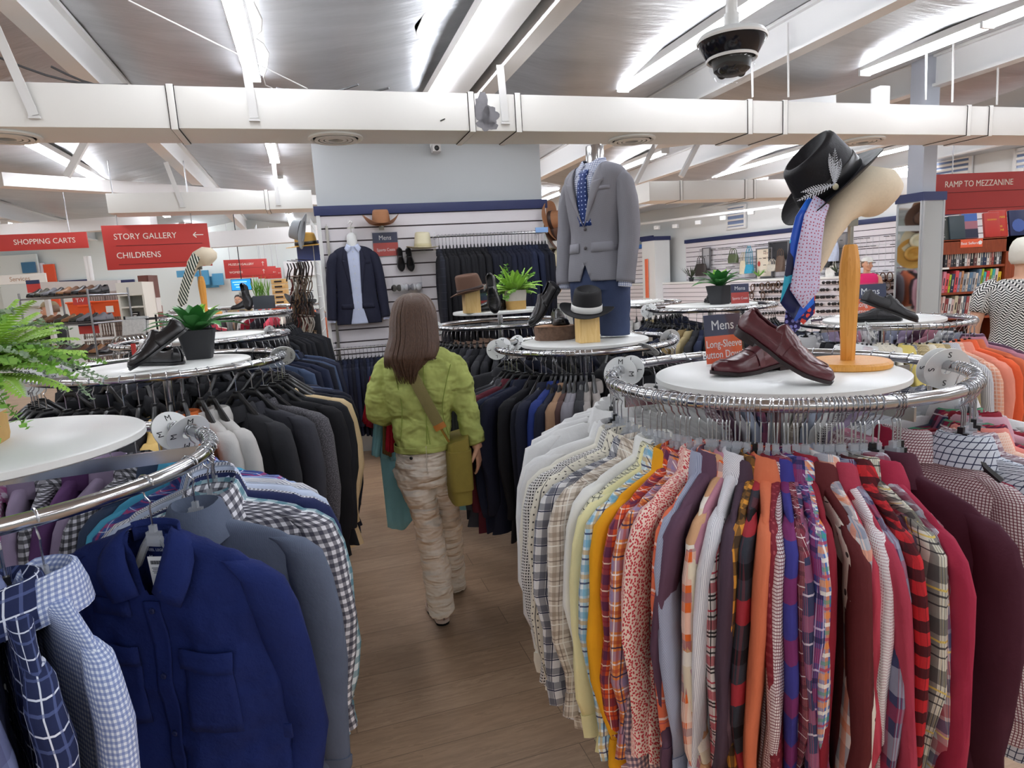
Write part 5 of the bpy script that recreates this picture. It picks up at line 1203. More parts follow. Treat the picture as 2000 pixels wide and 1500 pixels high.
# ---- plants
def leaf_blade(m, base, d, up, L, w, bend=.4, n=7, fold=.25):
    d = V(d).normalized(); up = V(up); s = d.cross(up).normalized(); u = s.cross(d); G_ = []
    for i in range(n+1):
        t = i/n; c = V(base)+d*(L*t)+u*(bend*L*(t*.55-t*t*.55)*1.0)-V((0, 0, bend*L*t*t*.35)); ww = w*sin(pi*min(1, .14+t*.86))**.8*(1 if t < 1 else .05)
        G_.append([c-s*ww+u*fold*ww, c-s*ww*.5+u*fold*ww*.3, c, c+s*ww*.5+u*fold*ww*.3, c+s*ww+u*fold*ww])
    m.grid(G_)
AGA = mat('agave_leaf', '#3f8040', .38, var=.35, bs=7); AGL = mat('agave_young_leaf', '#86c13f', .4, var=.2, bs=7); POTB = mat('matt_black_pot', '#2b2c30', .6)
def agave(base, k, label, rot=0, potw=.075):
    o = empty('potted_agave', base, rot, label, 'potted plant')
    m = MB(); h = .13*k; a, b = potw*k*.68, potw*k
    R = []
    for q, w in ((0, a), (h, b), (h, b*.9), (h*.85, b*.86)):
        R.append([(w*math.copysign(abs(cos(u))**.28, cos(u)), w*math.copysign(abs(sin(u))**.28, sin(u)), q) for u in [2*pi*i/40+pi/4 for i in range(40)]])
    m.loft(R, uv=False); m.build('pot', POTB, o, ang=40)
    rr = random.Random(11)
    for i in range(20):
        el = (.15+.9*(i/19)**1.1)*1.25; az = i*2.399+.5; L = (.24-.10*i/19)*k; d = V((cos(az)*cos(el), sin(az)*cos(el), sin(el)))
        m = MB(); leaf_blade(m, (.012*k*cos(az), .012*k*sin(az), h*.95), d, (0, 0, 1), L, .033*k, bend=.55-.2*i/19); l = m.build('leaf', AGL if i in (13, 16, 18) else AGA, o, ang=80)
    return o
agave(tbl(391, 700, MLT), 1.0, 'agave-like plant in a square black pot, left rack', .3)
agave(tbl(1406, 594, SCZ+.018), 1.08, 'agave-like plant in a square black pot on the far right rack', .6)
FERN = mat('fern_green', '#a9d65c', .55, var=.3, bs=9); FERN2 = mat('dusty_green_leaf', '#93a98a', .6, var=.25, bs=12); FERN3 = mat('mid_green_leaf', '#7fb24c', .55, var=.3, bs=9)
def frond(m, base, az, el, L, w, droop=.9, n=22, wl=.006, rr=None):
    p = V(base); d = V((cos(az)*cos(el), sin(az)*cos(el), sin(el))); st = L/n; side = V((-sin(az), cos(az), 0)); pts = [p.copy()]
    for i in range(n):
        t = (i+1)/n; d = (d+V((0, 0, -droop*st*3.2*(.3+t)))).normalized(); p = p+d*st; pts.append(p.copy())
        ll = w*sin(pi*min(1, .12+t*.82))+.002; up = side.cross(d)
        for s in (-1, 1):
            a = side*s; tip = p+a*ll+d*ll*.35+up*.004-V((0, 0, ll*.18)); q = p+a*ll*.5+d*(ll*.12+wl)+up*.004
            m.add([p-d*wl*.5, p+a*ll*.5+d*(ll*.12-wl)+up*.003, tip, q, p+d*wl*.5], [(0, 1, 2, 3, 4)])
    m.tube(pts, [.0016*(1-.7*i/n) for i in range(n+1)], 4)
def fluffy(m, base, az, el, L, n, size, rr):
    p = V(base); d = V((cos(az)*cos(el), sin(az)*cos(el), sin(el))); pts = [p.copy()]
    for i in range(n):
        d = (d+V((rr.uniform(-.14, .14), rr.uniform(-.14, .14), -.05+rr.uniform(-.1, .1)))).normalized(); p = p+d*(L/n); pts.append(p.copy())
        for k in range(4):
            a = rr.random()*6.28; o = V((cos(a), sin(a), rr.uniform(-.3, .8))).normalized(); s = size*rr.uniform(.6, 1.3); sd = o.cross(d).normalized()*s*.33
            m.add([p, p+o*s*.5+sd, p+o*s, p+o*s*.5-sd], [(0, 1, 2, 3)])
    m.tube(pts, .0012, 4)
POTC = mat('concrete_pot', '#bdb5a9', .8, bump=.2, bs=40, var=.1); POTT = mat('tan_pot_base', '#bb9455', .8, bump=.2, bs=60, var=.12)
def pot2(o, r0, r1, h):
    m = MB(); sq = lambda w, z: [(w*math.copysign(abs(cos(u))**.35, cos(u)), w*math.copysign(abs(sin(u))**.35, sin(u)), z) for u in [2*pi*i/40+pi/4 for i in range(40)]]
    m.loft([sq(r0, 0), sq(r0*1.05, h*.08), sq(r0+(r1-r0)*.4, h*.45)], uv=False); m.build('pot_base', POTT, o, ang=40)
    m = MB(); m.loft([sq(r0+(r1-r0)*.4, h*.45), sq(r1, h*.85), sq(r1*.97, h), sq(r1*.88, h), sq(r1*.85, h*.85)], uv=False); m.build('pot', POTC, o, ang=40)
rr = random.Random(4)
# near left fern, partly out of frame
pb = tbl(-48, 868, NLT); o = empty('potted_fern', pb, .4, 'large mixed fern in a two-tone pot at the left frame edge', 'potted plant'); pot2(o, .055, .062, .15)
m = MB()
for i in range(44):
    az = rr.uniform(-1.9, 1.9)-.3; frond(m, (.02*cos(az), .02*sin(az), .15), az, rr.uniform(.35, 1.2), rr.uniform(.15, .23), .030, droop=rr.uniform(.9, 1.6), n=26, wl=.005)
for az, el, L in ((-.75, .75, .30), (-.55, .35, .28), (-.35, .5, .3), (-.15, .62, .27), (-.95, .2, .27), (-.62, .95, .3), (-.45, .15, .26)): frond(m, (.02, -.01, .15), az, el, L*.86, .034, droop=1.3, n=26, wl=.005)
m.build('fern_fronds', FERN, o, smooth=False)
m = MB()
for i in range(26): fluffy(m, (0, 0, .15), rr.uniform(-1.6, 1.2), rr.uniform(.5, 1.4), rr.uniform(.18, .30), 30, .012, rr)
m.build('dusty_sprigs', FERN2, o, smooth=False)
m = MB()
for i in range(12): fluffy(m, (0, 0, .15), rr.uniform(-1.4, .6), rr.uniform(.1, .9), rr.uniform(.18, .30), 20, .018, rr)
m.build('green_sprigs', FERN3, o, smooth=False)
# fern behind the woman
pb = tbl(1008, 604, BRT); o = empty('potted_fern', pb, .3, 'bushy bright green fern in a two-tone square pot behind the woman', 'potted plant'); pot2(o, .06, .07, .135)
m = MB()
for i in range(46): az = rr.uniform(0, 6.28); frond(m, (.02*cos(az), .02*sin(az), .125), az, rr.uniform(.2, 1.35), rr.uniform(.12, .2), .030, droop=rr.uniform(1.2, 2.2), n=15, wl=.008)
m.build('fern_fronds', FERN, o, smooth=False); m = MB()
for i in range(22): fluffy(m, (0, 0, .125), rr.uniform(0, 6.28), rr.uniform(.1, 1.2), rr.uniform(.14, .2), 10, .024, rr)
m.build('green_sprigs', FERN3, o, smooth=False)
# spiky grass in planter on the tall rack
pb = tbl(508, 604, 1.548)+V((0, .12, 0)); o = empty('potted_grass', pb, .2, 'spiky grass plant in a dark planter on the tall rack, left', 'potted plant'); m = MB(); m.box((0, 0, .06), (.18, .1, .12)); m.build('planter', mat('slate_planter', '#4a5058', .6), o, bev=.004)
m = MB()
for i in range(44):
    az = rr.uniform(0, 6.28); leaf_blade(m, (rr.uniform(-.07, .07), rr.uniform(-.03, .03), .11), (cos(az)*.35, sin(az)*.35, 1), (cos(az), sin(az), .2), rr.uniform(.14, .25), .005, bend=.3, n=4)
m.build('grass_blades', FERN3, o, smooth=False)
# ---- second hat form at the left
b2 = tbl(402, 615, 1.548); h2 = headform(b2, .30, 1.05, 'cream linen hat form with striped tie on the tall rack, behind the left agave')
Yt = b2.y
tie(pts_px([(398, 492, .0), (383, 500, -.075), (372, 525, -.075), (362, 560, -.07), (356, 590, -.07)]), .07, .08, cloth('striped_tie', '#e6e3d6', bands=[('d', .03, 0, .015, '#23352c', 1)], rough=.5, bump=0), 'green and white striped tie draped on the left hat form', (-.2, -1, 0), tip=.04)
# ---- wall pieces
hat(frame(SW(745, 438, .17), SWD, (0, 0, 1)), FELT_TAN, None, 'tan brown western hat high on the slatted wall', a=.08, b=.095, h=.13, brim=.085, curl=.055, pinch=.15, k=1.05)
hat(frame(SW(826, 483, .17), SWD, V((.03, 0, 1))), FELT_CR, mat('cream_ribbon', '#cfc39c', .6), 'cream felt hat with small flower on the slatted wall', a=.08, b=.095, h=.14, brim=.075, curl=.008, pinch=.1, k=1.05)
for px, py in ((745, 444), (826, 490)):
    a = SW(px, py, .01); m = MB(); m.bar(a, a+SWN*.16, .02, .008); m.box(a+SWN*.008, (.05, .008, .06), SWR); tag(m.build('hat_hook', ACRYLIC if px > 800 else STEEL, smooth=False), 'small wall hook holding the %s hat' % ('tan brown western' if px < 800 else 'cream felt'), 'hook')
a, b = SW(779, 484, .06), SW(785, 530, .06); shoe(a, b, SWN+V((0, 0, .2)), LEATHER_B, 'left black shoe of the pair hung toe-down on the slatted wall', strap=False, name='dress_shoe')
a, b = SW(796, 484, .06), SW(804, 530, .06); shoe(a, b, SWN+V((0, 0, .2)), LEATHER_B, 'right black shoe with white tag, of the pair on the slatted wall', strap=False, name='dress_shoe', tagp=True)
p = SW(795, 572, .0); r = empty('acrylic_shelf', p, SWR, 'clear acrylic bin of accessories on the slatted wall above the woman', 'shelf')
m = MB(); m.box((0, -.07, 0), (.29, .14, .005)); m.box((0, -.14, .05), (.29, .004, .10)); m.box((-.145, -.07, .09), (.004, .14, .18)); m.box((.145, -.07, .09), (.004, .14, .18)); m.build('bin', ACRYLIC, r, smooth=False)
BT_ = [('#17171b', -.105), ('#d9d9de', -.03), ('#8f9097', .03), ('#e9e9ec', .09)]
for i, (hx, x) in enumerate(BT_):
    m = MB(); c = p+SWD*x+SWN*.08+V((0, 0, .055))
    for s in (-1, 1): m.ball(c+SWD*s*.026+V((0, 0, .01*nz(i, s))), (.03, .02, .034), 10, 7)
    m.ball(c, (.012, .016, .014), 8, 6); tag(m.build('bow_tie', mat('bow_'+hx[1:], hx, .5)), ('black', 'white', 'grey', 'pale white')[i]+' bow tie in the clear wall bin, '+('first', 'second', 'third', 'fourth')[i]+' from left', 'bow tie')
# end bay left of the slatted wall: hats, belts on pegs
e0 = SW(618, 430, .0); EB = empty('belt_rack', SW0+V((-.07, .1, 0)), SWR, 'white wire end rack hung with belts, left end of the slatted wall', 'rack')
m = MB()
for i in range(18): m.tube([(-.02, .05+.0*i, .3+.12*i), (-.02, .95, .3+.12*i)], .004, 5)
for i in range(8): m.tube([(-.02, .05+.13*i, .25), (-.02, .05+.13*i, 2.4)], .004, 5)
m.build('wire_grid', WHITEP, EB, smooth=False)
BELTC = ['#2a1c1a', '#4a2f26', '#17171a', '#6d5a4a', '#b9b2a8', '#7a3a34', '#23252c', '#8a6a44']
for row, (px, py) in enumerate(((606, 508), (608, 540), (610, 568), (612, 592), (614, 618), (617, 648))):
    for k in range(3):
        p = SW(px-k*9, py, .02)+V((-.02-.05*k, .10+.16*k, 0)); m = MB(); rr = random.Random(row*7+k)
        m.tube([p, p+V((-.15, -.02, .02))], .004, 5)
        for j in range(8):
            q = p+V((-.015-.018*j, rr.uniform(-.05, .05), -.01)); L = rr.uniform(.14, .22) if row < 5 else .5
            m.tube([q, q+V((.015, -.01, -.05)), q+V((rr.uniform(-.02, .02), 0, -L*.6)), q+V((-.03, .01, -L))], .019, 6, flat=.3)
        tag(m.build('hanging_belts', mat('belt_'+BELTC[(row*3+k) % 8][1:], BELTC[(row*3+k) % 8], .5)), 'bunch of leather belts hanging from a peg of the white end rack', 'belts', 'belts on the end rack')
hat(frame(SW(592, 452, .10)+V((0, 0, .0)), V((.2, .9, .2)), V((-.95, -.1, .25))), GREYF, FELT_B, 'grey and black hat hung edge-on at the left end rack', a=.075, b=.10, h=.12, brim=.07, curl=.01)
hat(frame(SW(590, 476, .10)+V((-.02, .2, .0)), V((0, 1, 0)), V((-.05, -.12, 1))), STRAW, mat('black_ribbon', '#121215', .4), 'straw hat with black ribbon at the left end rack', a=.085, b=.1, h=.11, brim=.08, curl=.0, k=1.1)
p = SW(586, 487, .1)+V((0, .3, 0)); m = MB(); m.box(p, (.24, .02, .2), SWR); tag(m.build('blue_sign', mat('sign_blue', '#5866a4', .5), smooth=False), 'blue sign board behind the straw hat, left end rack', 'sign')
# end bay right
for i, (px, py, col, lb, nv) in enumerate(((1072, 432, FELT_TAN, 'upper tan hat hung edge-on at the right end of the slatted wall', (.9, -.42, .1)), (1080, 452, FELT_BR, 'brown hat hung behind the upper tan one, right end', (.85, -.5, .1)), (1080, 505, FELT_CR, 'cream hat hung edge-on below the tan hats, right end', (.9, -.42, .0)), (1084, 535, STRAW, 'straw hat hung below the cream one, right end', (.9, -.42, .0)))):
    hat(frame(SW(px, py, -.05)+V((.02, .05*i, 0)), V((0, .3, 1)), V(nv)), col, BAND_D, lb, a=.085, b=.1, h=.11, brim=.085, curl=.02, k=1.2)
m = MB(); p = SW(1064, 478, .0); m.bar(p, p+V((.5, .35, .02)), .03, .07); tag(m.build('wall_bracket', WHITE_P, smooth=False), 'white bracket arm on the right end of the slatted wall', 'bracket')
m = MB(); m.box(SW(1058, 449, .31), (.13, .02, .05), SWR); tag(m.build('size_tab', mat('blue_tab', '#88aee0', .4), smooth=False), 'pale blue tab clipped on the upper wall rail', 'tab')
# ------------------------------------------------------------------ people
def ring(c, a, b, ax=(1, 0, 0), by=(0, 1, 0), n=28, e=1.0, wob=0, sd=0):
    c, ax, by = V(c), V(ax), V(by); R = []
    for k in range(n):
        u = 2*pi*k/n; cu, su = cos(u), sin(u); q = 1+wob*nz(cu*2+sd, su*2, c.z*9+sd)
        R.append(c+ax*(a*q*math.copysign(abs(cu)**e, cu))+by*(b*q*math.copysign(abs(su)**e, su)))
    return R
def limb(m, pts, n=20, wob=0, sd=0, caps=True, fl=1.0):
    """pts: (x, y, z, r); rings square to the path"""
    P = [V(p[:3]) for p in pts]; R = []; N = None
    for i, p in enumerate(pts):
        t = (P[min(i+1, len(P)-1)]-P[max(i-1, 0)]).normalized()
        if N is None: N = V((1, 0, 0)) if abs(t.x) < .8 else V((0, 1, 0))
        N = (N-t*N.dot(t)).normalized(); R.append(ring(P[i], p[3], p[3]*fl, N, t.cross(N), n, 1, wob, sd+i*.37))
    m.loft(R, caps=caps); return m
def smooth_pts(pts, k=4):
    out = []
    for i in range(len(pts)-1):
        p0, p1, p2, p3 = pts[max(0, i-1)], pts[i], pts[i+1], pts[min(len(pts)-1, i+2)]
        for j in range(k):
            t = j/k; out.append(tuple(.5*((2*b)+(-a+c)*t+(2*a-5*b+4*c-d)*t*t+(-a+3*b-3*c+d)*t**3) for a, b, c, d in zip(p0, p1, p2, p3)))
    return out+[tuple(pts[-1])]
def head_geo(m, c, M, k=1.0):
    """head with face towards local -y, centre c"""
    def P(x, y, z): return V(c)+M@(V((x, y, z))*k)
    R = []
    for z, a, b, yo in ((.115, .015, .02, .0), (.108, .04, .05, .0), (.09, .06, .076, .0), (.06, .073, .093, .002), (.02, .077, .097, .002), (-.02, .073, .093, -.002), (-.055, .064, .084, -.008), (-.085, .052, .070, -.018), (-.108, .036, .045, -.034), (-.116, .018, .022, -.044)):
        R.append([P(a*cos(u), yo+b*sin(u), z) for u in [2*pi*i/24 for i in range(24)]])
    m.loft(R, uv=False)
    m.ball(P(0, -.104, -.025), (.013*k, .018*k, .022*k), 10, 8, M); m.ball(P(0, -.098, .0), (.009*k, .012*k, .03*k), 10, 8, M)       # nose
    for s in (-1, 1): m.ball(P(s*.078, .012, -.01), (.009*k, .018*k, .030*k), 10, 8, M); m.ball(P(s*.036, -.075, -.035), (.024*k, .018*k, .022*k), 10, 8, M)
    m.ball(P(0, -.086, -.068), (.024*k, .012*k, .009*k), 10, 6, M); m.ball(P(0, -.080, -.1), (.02*k, .018*k, .014*k), 10, 6, M)
def face_bits(o, c, M, k=1.0):
    EW, IR, LP = mat('eye_white', '#e9e6e2', .3), mat('iris_brown', '#3a2a20', .3), mat('lips', '#b56a62', .5)
    def P(x, y, z): return V(c)+M@(V((x, y, z))*k)
    for s in (-1, 1):
        e = MB().ball(P(s*.032, -.083, .004), .0115*k, 12, 8).build('eye', EW, o); MB().ball(P(s*.032, -.0925, .004), .0052*k, 10, 6).build('iris', IR, e)
        MB().tube([P(s*(.016+.008*i), -.093+.0035*i, .024+.002*sin(i)) for i in range(5)], .003*k, 5).build('eyebrow', mat('brow', '#4a3426', .8), o)
    MB().tube([P(-.022+.0073*i, -.097-.002*sin(pi*i/6), -.068-.002*sin(pi*i/6)) for i in range(7)], [.002*k, .0045*k, .005*k, .0045*k, .005*k, .0045*k, .002*k], 6).build('lips', LP, o)
def hand_geo(m, w, d, up, k=1.0, curl=.5, side=1):
    """palm and five bent fingers from wrist w along d; up = back of hand; side = thumb side"""
    d = V(d).normalized(); up = (V(up)-d*V(up).dot(d)).normalized(); s = d.cross(up)*side; w = V(w)
    limb(m, [tuple(w-d*.02*k)+(.024*k,), tuple(w+d*.01*k)+(.027*k,)], 12)
    R = [ring(w+d*(t*k), a*k, .013*k, s, up, 14) for t, a in ((0, .026), (.03, .036), (.06, .041), (.085, .040))]; m.loft(R)
    for i, (o_, L) in enumerate(((.030, .068), (.011, .078), (-.009, .073), (-.028, .056))):
        p = w+d*(.082*k)+s*(o_*k); q = [tuple(p)+(.0095*k,)]; dd = d.copy()
        for j in range(3): dd = (dd-up*(curl*(.55+.2*j)+.06*i)).normalized(); p = p+dd*(L*k*(.42, .33, .25)[j]); q.append(tuple(p)+((.0088, .008, .0062)[j]*k,))
        limb(m, q, 10)
    p = w+d*.018*k+s*.03*k; dd = (d*.65+s*.75-up*.2).normalized(); q = [tuple(w+d*.012*k+s*.012*k)+(.014*k,), tuple(p)+(.0125*k,)]
    for j in range(2): p = p+dd*(.032*k); dd = (dd+d*.5-up*.35).normalized(); q.append(tuple(p)+((.0105, .0078)[j]*k,))
    limb(m, q, 10)
I3 = Matrix.Identity(3)
def RZ3(a): return Matrix.Rotation(a, 3, 'Z')
# ---------------- the woman in the aisle, back to the viewer
YW = 2.95
def q(px, py, dy=0): return AY(px, py, YW+dy)
def qs(px): return px/1262.7*YW*1.0   # photo px to metres at her depth (roughly)
fw = AZ(862, 1221, 0); wo = empty('person', (fw.x, fw.y, 0), 0, 'woman seen from behind in lime green jacket and beige trousers, walking up the aisle', 'person')
wo_inv = Matrix.Translation((-fw.x, -fw.y, 0))
def rel(o): o.data.transform(wo_inv); return o
hc = q(806, 628, .0); HM = Matrix.Rotation(pi-.12, 3, 'Z') @ Matrix.Rotation(.10, 3, 'X')
m = MB(); head_geo(m, hc, HM, .98)
limb(m, [tuple(q(812, 660, .0))+(.05,), tuple(q(818, 690, .0))+(.055,), tuple(q(822, 715, .0))+(.07,)])
sc_ = lambda px: px*YW/1262.7*.985
m.loft([ring(q(823, y), sc_(h)-.020, d-.024) for y, h, d in ((706, 74, .10), (730, 78, .112), (770, 74, .115), (810, 58, .105), (850, 52, .11), (885, 52, .118), (930, 50, .118))])
LLg = [(808, 925, 0, .05), (816, 965, .0, .048), (830, 1017, .01, .044), (842, 1063, .02, .052), (853, 1110, .02, .05), (860, 1160, .02, .042), (862, 1200, .03, .036)]
RLg = [(853, 925, .03, .05), (866, 970, .1, .046), (874, 1017, .2, .042), (879, 1063, .28, .05), (884, 1100, .36, .044), (888, 1135, .42, .036)]
for Lg in (LLg, RLg): limb(m, [tuple(q(x, y, d))+(r,) for x, y, d, r in Lg])
LA = [(792, 714, 0, .035), (766, 718, 0, .045), (750, 742, -.01, .044), (738, 785, -.02, .038), (742, 806, 0, .036), (760, 812, .12, .032), (790, 812, .22, .026)]
RA = [(856, 712, 0, .035), (880, 716, 0, .045), (896, 745, -.01, .043), (908, 790, -.01, .037), (919, 830, -.02, .032), (931, 866, -.03, .025)]
for A in (LA, RA): limb(m, [tuple(q(x, y, d))+(r,) for x, y, d, r in A])
hand_geo(m, q(932, 870, -.03), q(937, 900, -.02)-q(932, 870, -.03), (1, -.3, 0), .92, .35, side=1)
hand_geo(m, q(792, 812, .22), V((.9, .3, -.1)), (0, .3, 1), .92, .5, side=1)
b = rel(m.build('body', SKIN, wo, ang=180)); mod(b, 'REMESH', mode='VOXEL', voxel_size=.005, use_smooth_shade=True)
face_bits(wo, hc-V((fw.x, fw.y, 0)), HM, .98)
# jacket
def wrinkled(name, hx, sc, dist, st, var=.12, zs=1.5):
    g = G(name); co = g.coord('Object'); w = g.new('ShaderNodeTexNoise'); w.inputs['Scale'].default_value = sc; w.inputs['Detail'].default_value = 2; w.inputs['Distortion'].default_value = .3; w.inputs['Roughness'].default_value = .5; g.link(g.mapping(co, (1, 1, zs)), w.inputs['Vector'])
    n = g.new('ShaderNodeBump'); n.inputs['Strength'].default_value = st; n.inputs['Distance'].default_value = dist; g.link(w.outputs[0], n.inputs['Height']); g.link(n.outputs[0], g.p.inputs['Normal'])
    c = lin(hx); g.link(g.mix(g.noise(40, co, 3), tuple(x*(1-var) for x in c[:3])+(1,), tuple(min(1, x*(1+var)) for x in c[:3])+(1,)), g.p.inputs['Base Color']); g.p.inputs['Roughness'].default_value = .9; g.p.inputs['Specular IOR Level'].default_value = .2; return g.m
JK = wrinkled('lime_green_twill', '#a9b064', 9, .05, 1.0); JS = mat('jacket_stitching', '#7c8a38', .9)
m = MB(); R = []
for y, c, h, d in smooth_pts([(680, 820, 36, .062), (692, 821, 60, .082), (703, 822, 76, .105), (722, 823, 83, .122), (760, 823, 79, .128), (795, 823, 64, .118), (815, 823, 58, .114), (840, 825, 57, .120), (868, 827, 57, .128), (872, 827, 56, .126)], 4):
    p = q(c, y); R.append([v+V((0, 0, .006*nz(v.x*9, v.z*8)))+V((v.x-p.x, v.y-p.y, 0)).normalized()*(.010*nz(v.x*9+5, v.z*13, v.y*7)+.006*nz(v.x*22, v.z*30, 3)) for v in ring(p, sc_(h), d, n=64, e=.85)])
m.loft(R, caps=True); torso_R = R
for A, k in ((LA, 1), (RA, 2)):
    pts = smooth_pts([tuple(q(x, y, d))+(r+.020,) for x, y, d, r in A], 5)
    if k == 1: pts = pts[:-2]
    P = []; N = None; Rg = []
    V3 = [V(p[:3]) for p in pts]
    for i, p in enumerate(pts):
        t = (V3[min(i+1, len(V3)-1)]-V3[max(i-1, 0)]).normalized(); N = V((1, 0, 0)) if N is None else N; N = (N-t*N.dot(t)).normalized(); Bn = t.cross(N)
        Rg.append([V3[i]+(N*cos(u)+Bn*sin(u))*(p[3]+.007*nz(i*.55, cos(u)*2, sin(u)*2+k*5)+.004*sin(i*1.1+2*cos(u))) for u in [2*pi*j/28 for j in range(28)]])
    m.loft(Rg, caps=True)
jk = rel(m.build('jacket', JK, wo, ang=180)); mod(jk, 'REMESH', mode='VOXEL', voxel_size=.006, use_smooth_shade=True); mod(jk, 'SMOOTH', factor=.5, iterations=8); mod(jk, 'DISPLACE', texture=CLOUD(.05), strength=.016, mid_level=.5); mod(jk, 'DISPLACE', texture=CLOUD(.018), strength=.005, mid_level=.5)
# hem band, collar, back seams
m = MB(); m.loft([ring(q(827, y), sc_(58)+.002, .131, n=64, e=.85) for y in (861, 863, 872, 873)], caps=False); c = rel(m.build('hem_band', JK, wo, ang=180)); mod(c, 'SOLIDIFY', thickness=.004)
m = MB(); m.loft([ring(q(819, y), sc_(w), dd, n=40) for y, w, dd in ((688, 42, .075), (680, 38, .066), (676, 36, .062))], caps=False); c = rel(m.build('collar', JK, wo, ang=180)); mod(c, 'SOLIDIFY', thickness=.005)
def on_back(px, py, off=.003):
    """point on the jacket's back under a photo position"""
    ys = [(x[0]) for x in []]
    tab = [(680, 820, 36, .062), (692, 821, 60, .082), (703, 822, 76, .105), (722, 823, 83, .122), (760, 823, 79, .128), (795, 823, 64, .118), (815, 823, 58, .114), (840, 825, 57, .120), (872, 827, 57, .128)]
    py_ = max(680, min(872, py)); c = lerp_t([(a, b_) for a, b_, _, _ in tab], py_); h = lerp_t([(a, x) for a, _, x, _ in tab], py_); d = lerp_t([(a, x) for a, _, _, x in tab], py_)
    t = max(-1, min(1, (px-c)/h)); dep = d*max(0, 1-abs(t)**(2/.85))**(.85/2)+off+.008
    p = q(px, py, 0); return V((p.x*(YW-dep)/YW, YW-dep, CH+(p.z-CH)*(YW-dep)/YW))
for L_ in ([(770, 712), (776, 750), (785, 800), (782, 868)], [(880, 712), (872, 745), (864, 800), (876, 850)], [(826, 700), (829, 760), (832, 800), (834, 868)], [(834, 832), (840, 868)]):
    m = MB(); m.tube([on_back(*p[:2]) for p in smooth_pts(L_, 6)], .0022, 5); rel(m.build('back_seam', JS, jk))
# trousers
PT = wrinkled('beige_linen', '#e6d9ca', 7, .06, 1.0, .05, 3.2)
m = MB(); R = []
for y, c, h, d in smooth_pts([(858, 827, 53, .112), (880, 828, 55, .128), (905, 828, 57, .136), (928, 828, 57, .12), (944, 829, 50, .095)], 3):
    R.append(ring(q(c, y, .01), sc_(h), d, n=48, e=.9, wob=.02, sd=2))
m.loft(R, caps=True)
for Lg, wd in (([(804, 915, 0, 39), (813, 945, 0, 37), (824, 980, .0, 32), (834, 1017, .01, 28), (843, 1063, .02, 28), (852, 1110, .02, 29), (859, 1160, .02, 28), (862, 1188, .02, 27), (862, 1194, .02, 26)], .9), ([(852, 915, .03, 36), (862, 950, .08, 33), (868, 980, .13, 29), (875, 1017, .2, 26), (881, 1063, .28, 25), (885, 1110, .37, 24), (887, 1140, .42, 25), (887, 1146, .42, 24)], .9)):
    Rg = []; pts = smooth_pts(Lg, 7)
    for i, (x, y, dy, h) in enumerate(pts):
        c = q(x, y, dy); k = sc_(h)*(YW+dy)/YW; Rg.append([c+V((cos(u)*k, sin(u)*k*1.12, 0))*(1+.05*nz(i*.42+x*.01, cos(u)*1.6, sin(u)*1.6)+.035*sin(i*.95+1.7*cos(u)+y*.01)*min(1, i/18))+V((0, 0, .012*cos(u+i*.2)*min(1, i/20))) for u in [2*pi*j/32 for j in range(32)]])
    m.loft(Rg, caps=True)
tr = rel(m.build('trousers', PT, wo, ang=180)); mod(tr, 'REMESH', mode='VOXEL', voxel_size=.006, use_smooth_shade=True); mod(tr, 'SMOOTH', factor=.5, iterations=14); mod(tr, 'DISPLACE', texture=CLOUD(.06), strength=.016, mid_level=.5); mod(tr, 'DISPLACE', texture=CLOUD(.02), strength=.006, mid_level=.5)
m = MB(); m.ball(q(803, 895, -.124), (.008, .004, .008)); rel(m.build('pocket_button', BLACKP, tr))
m = MB(); m.tube([q(x, y, -.122+.0*x) for x, y in ((786, 890), (800, 891), (818, 891))], .0018, 5); rel(m.build('pocket_welt', mat('linen_seam', '#cdbfae', .9), tr))
m = MB(); m.tube([q(x, y, -.128) for x, y in ((832, 872), (833, 890), (834, 912), (836, 926))], .002, 5); rel(m.build('seat_seam', mat('linen_seam', '#cdbfae', .9), tr))
# shoes
SN = mat('pink_beige_suede', '#b99a8c', .8, bump=.1, bs=120); SNS = mat('sneaker_sole', '#c9b3a6', .6)
for hl, ang in ((AZ(868, 1222, 0), 1.93), (q(888, 1146, .42)*1, 1.7)):
    hl = V((hl.x, hl.y, .0)); d = V((cos(ang), sin(ang), 0)); M = frame(hl-V((fw.x, fw.y, 0)), d, (0, 0, 1)) @ Matrix.Diagonal((.86, .95, .95, 1))
    e = MB(); s_ = mo('sneaker', SHOEF['upper'], wo, SN); s_.matrix_local = M @ TR((0, 0, .014)); mod(s_, 'SOLIDIFY', thickness=.004, offset=-1)
    z_ = mo('sole', SHOEF['sole'], s_, SNS); z_.matrix_local = Matrix.Diagonal((1, 1, 1.9, 1)) @ TR((0, 0, -.004)); 
    z2 = mo('outsole', SHOEF['sole'], s_, BLACKP); z2.matrix_local = Matrix.Diagonal((.97, .97, .6, 1)) @ TR((0, 0, -.026))
# hair
def hair_mat():
    g = G('brown_hair'); co = g.coord('Object'); n = g.noise(30, g.mapping(co, (9, 9, .35)), 4, .6); g.link(g.mix(n, lin('#1d1310'), lin('#76543f')), g.p.inputs['Base Color'])
    g.p.inputs['Roughness'].default_value = .42; g.bump(n, .8, .006); return g.m
HAIR = hair_mat()
m = MB(); R = []
for y, c, h, d, dy in smooth_pts([(572, 806, 6, .015, 0), (576, 806, 22, .06, 0), (586, 806, 34, .09, 0), (602, 807, 42, .108, -.005), (625, 808, 46, .115, -.01), (655, 809, 46, .112, -.03), (680, 804, 47, .10, -.055), (698, 799, 44, .072, -.088), (712, 797, 34, .045, -.112), (724, 797, 22, .025, -.123), (736, 798, 10, .014, -.128)], 4):
    p = q(c, y, dy); R.append([v+V((v.x-p.x, v.y-p.y, 0)).normalized()*.006*nz(atan2(v.y-p.y, v.x-p.x)*7, y*.006, 2) for v in ring(p, sc_(h), d, n=96)])
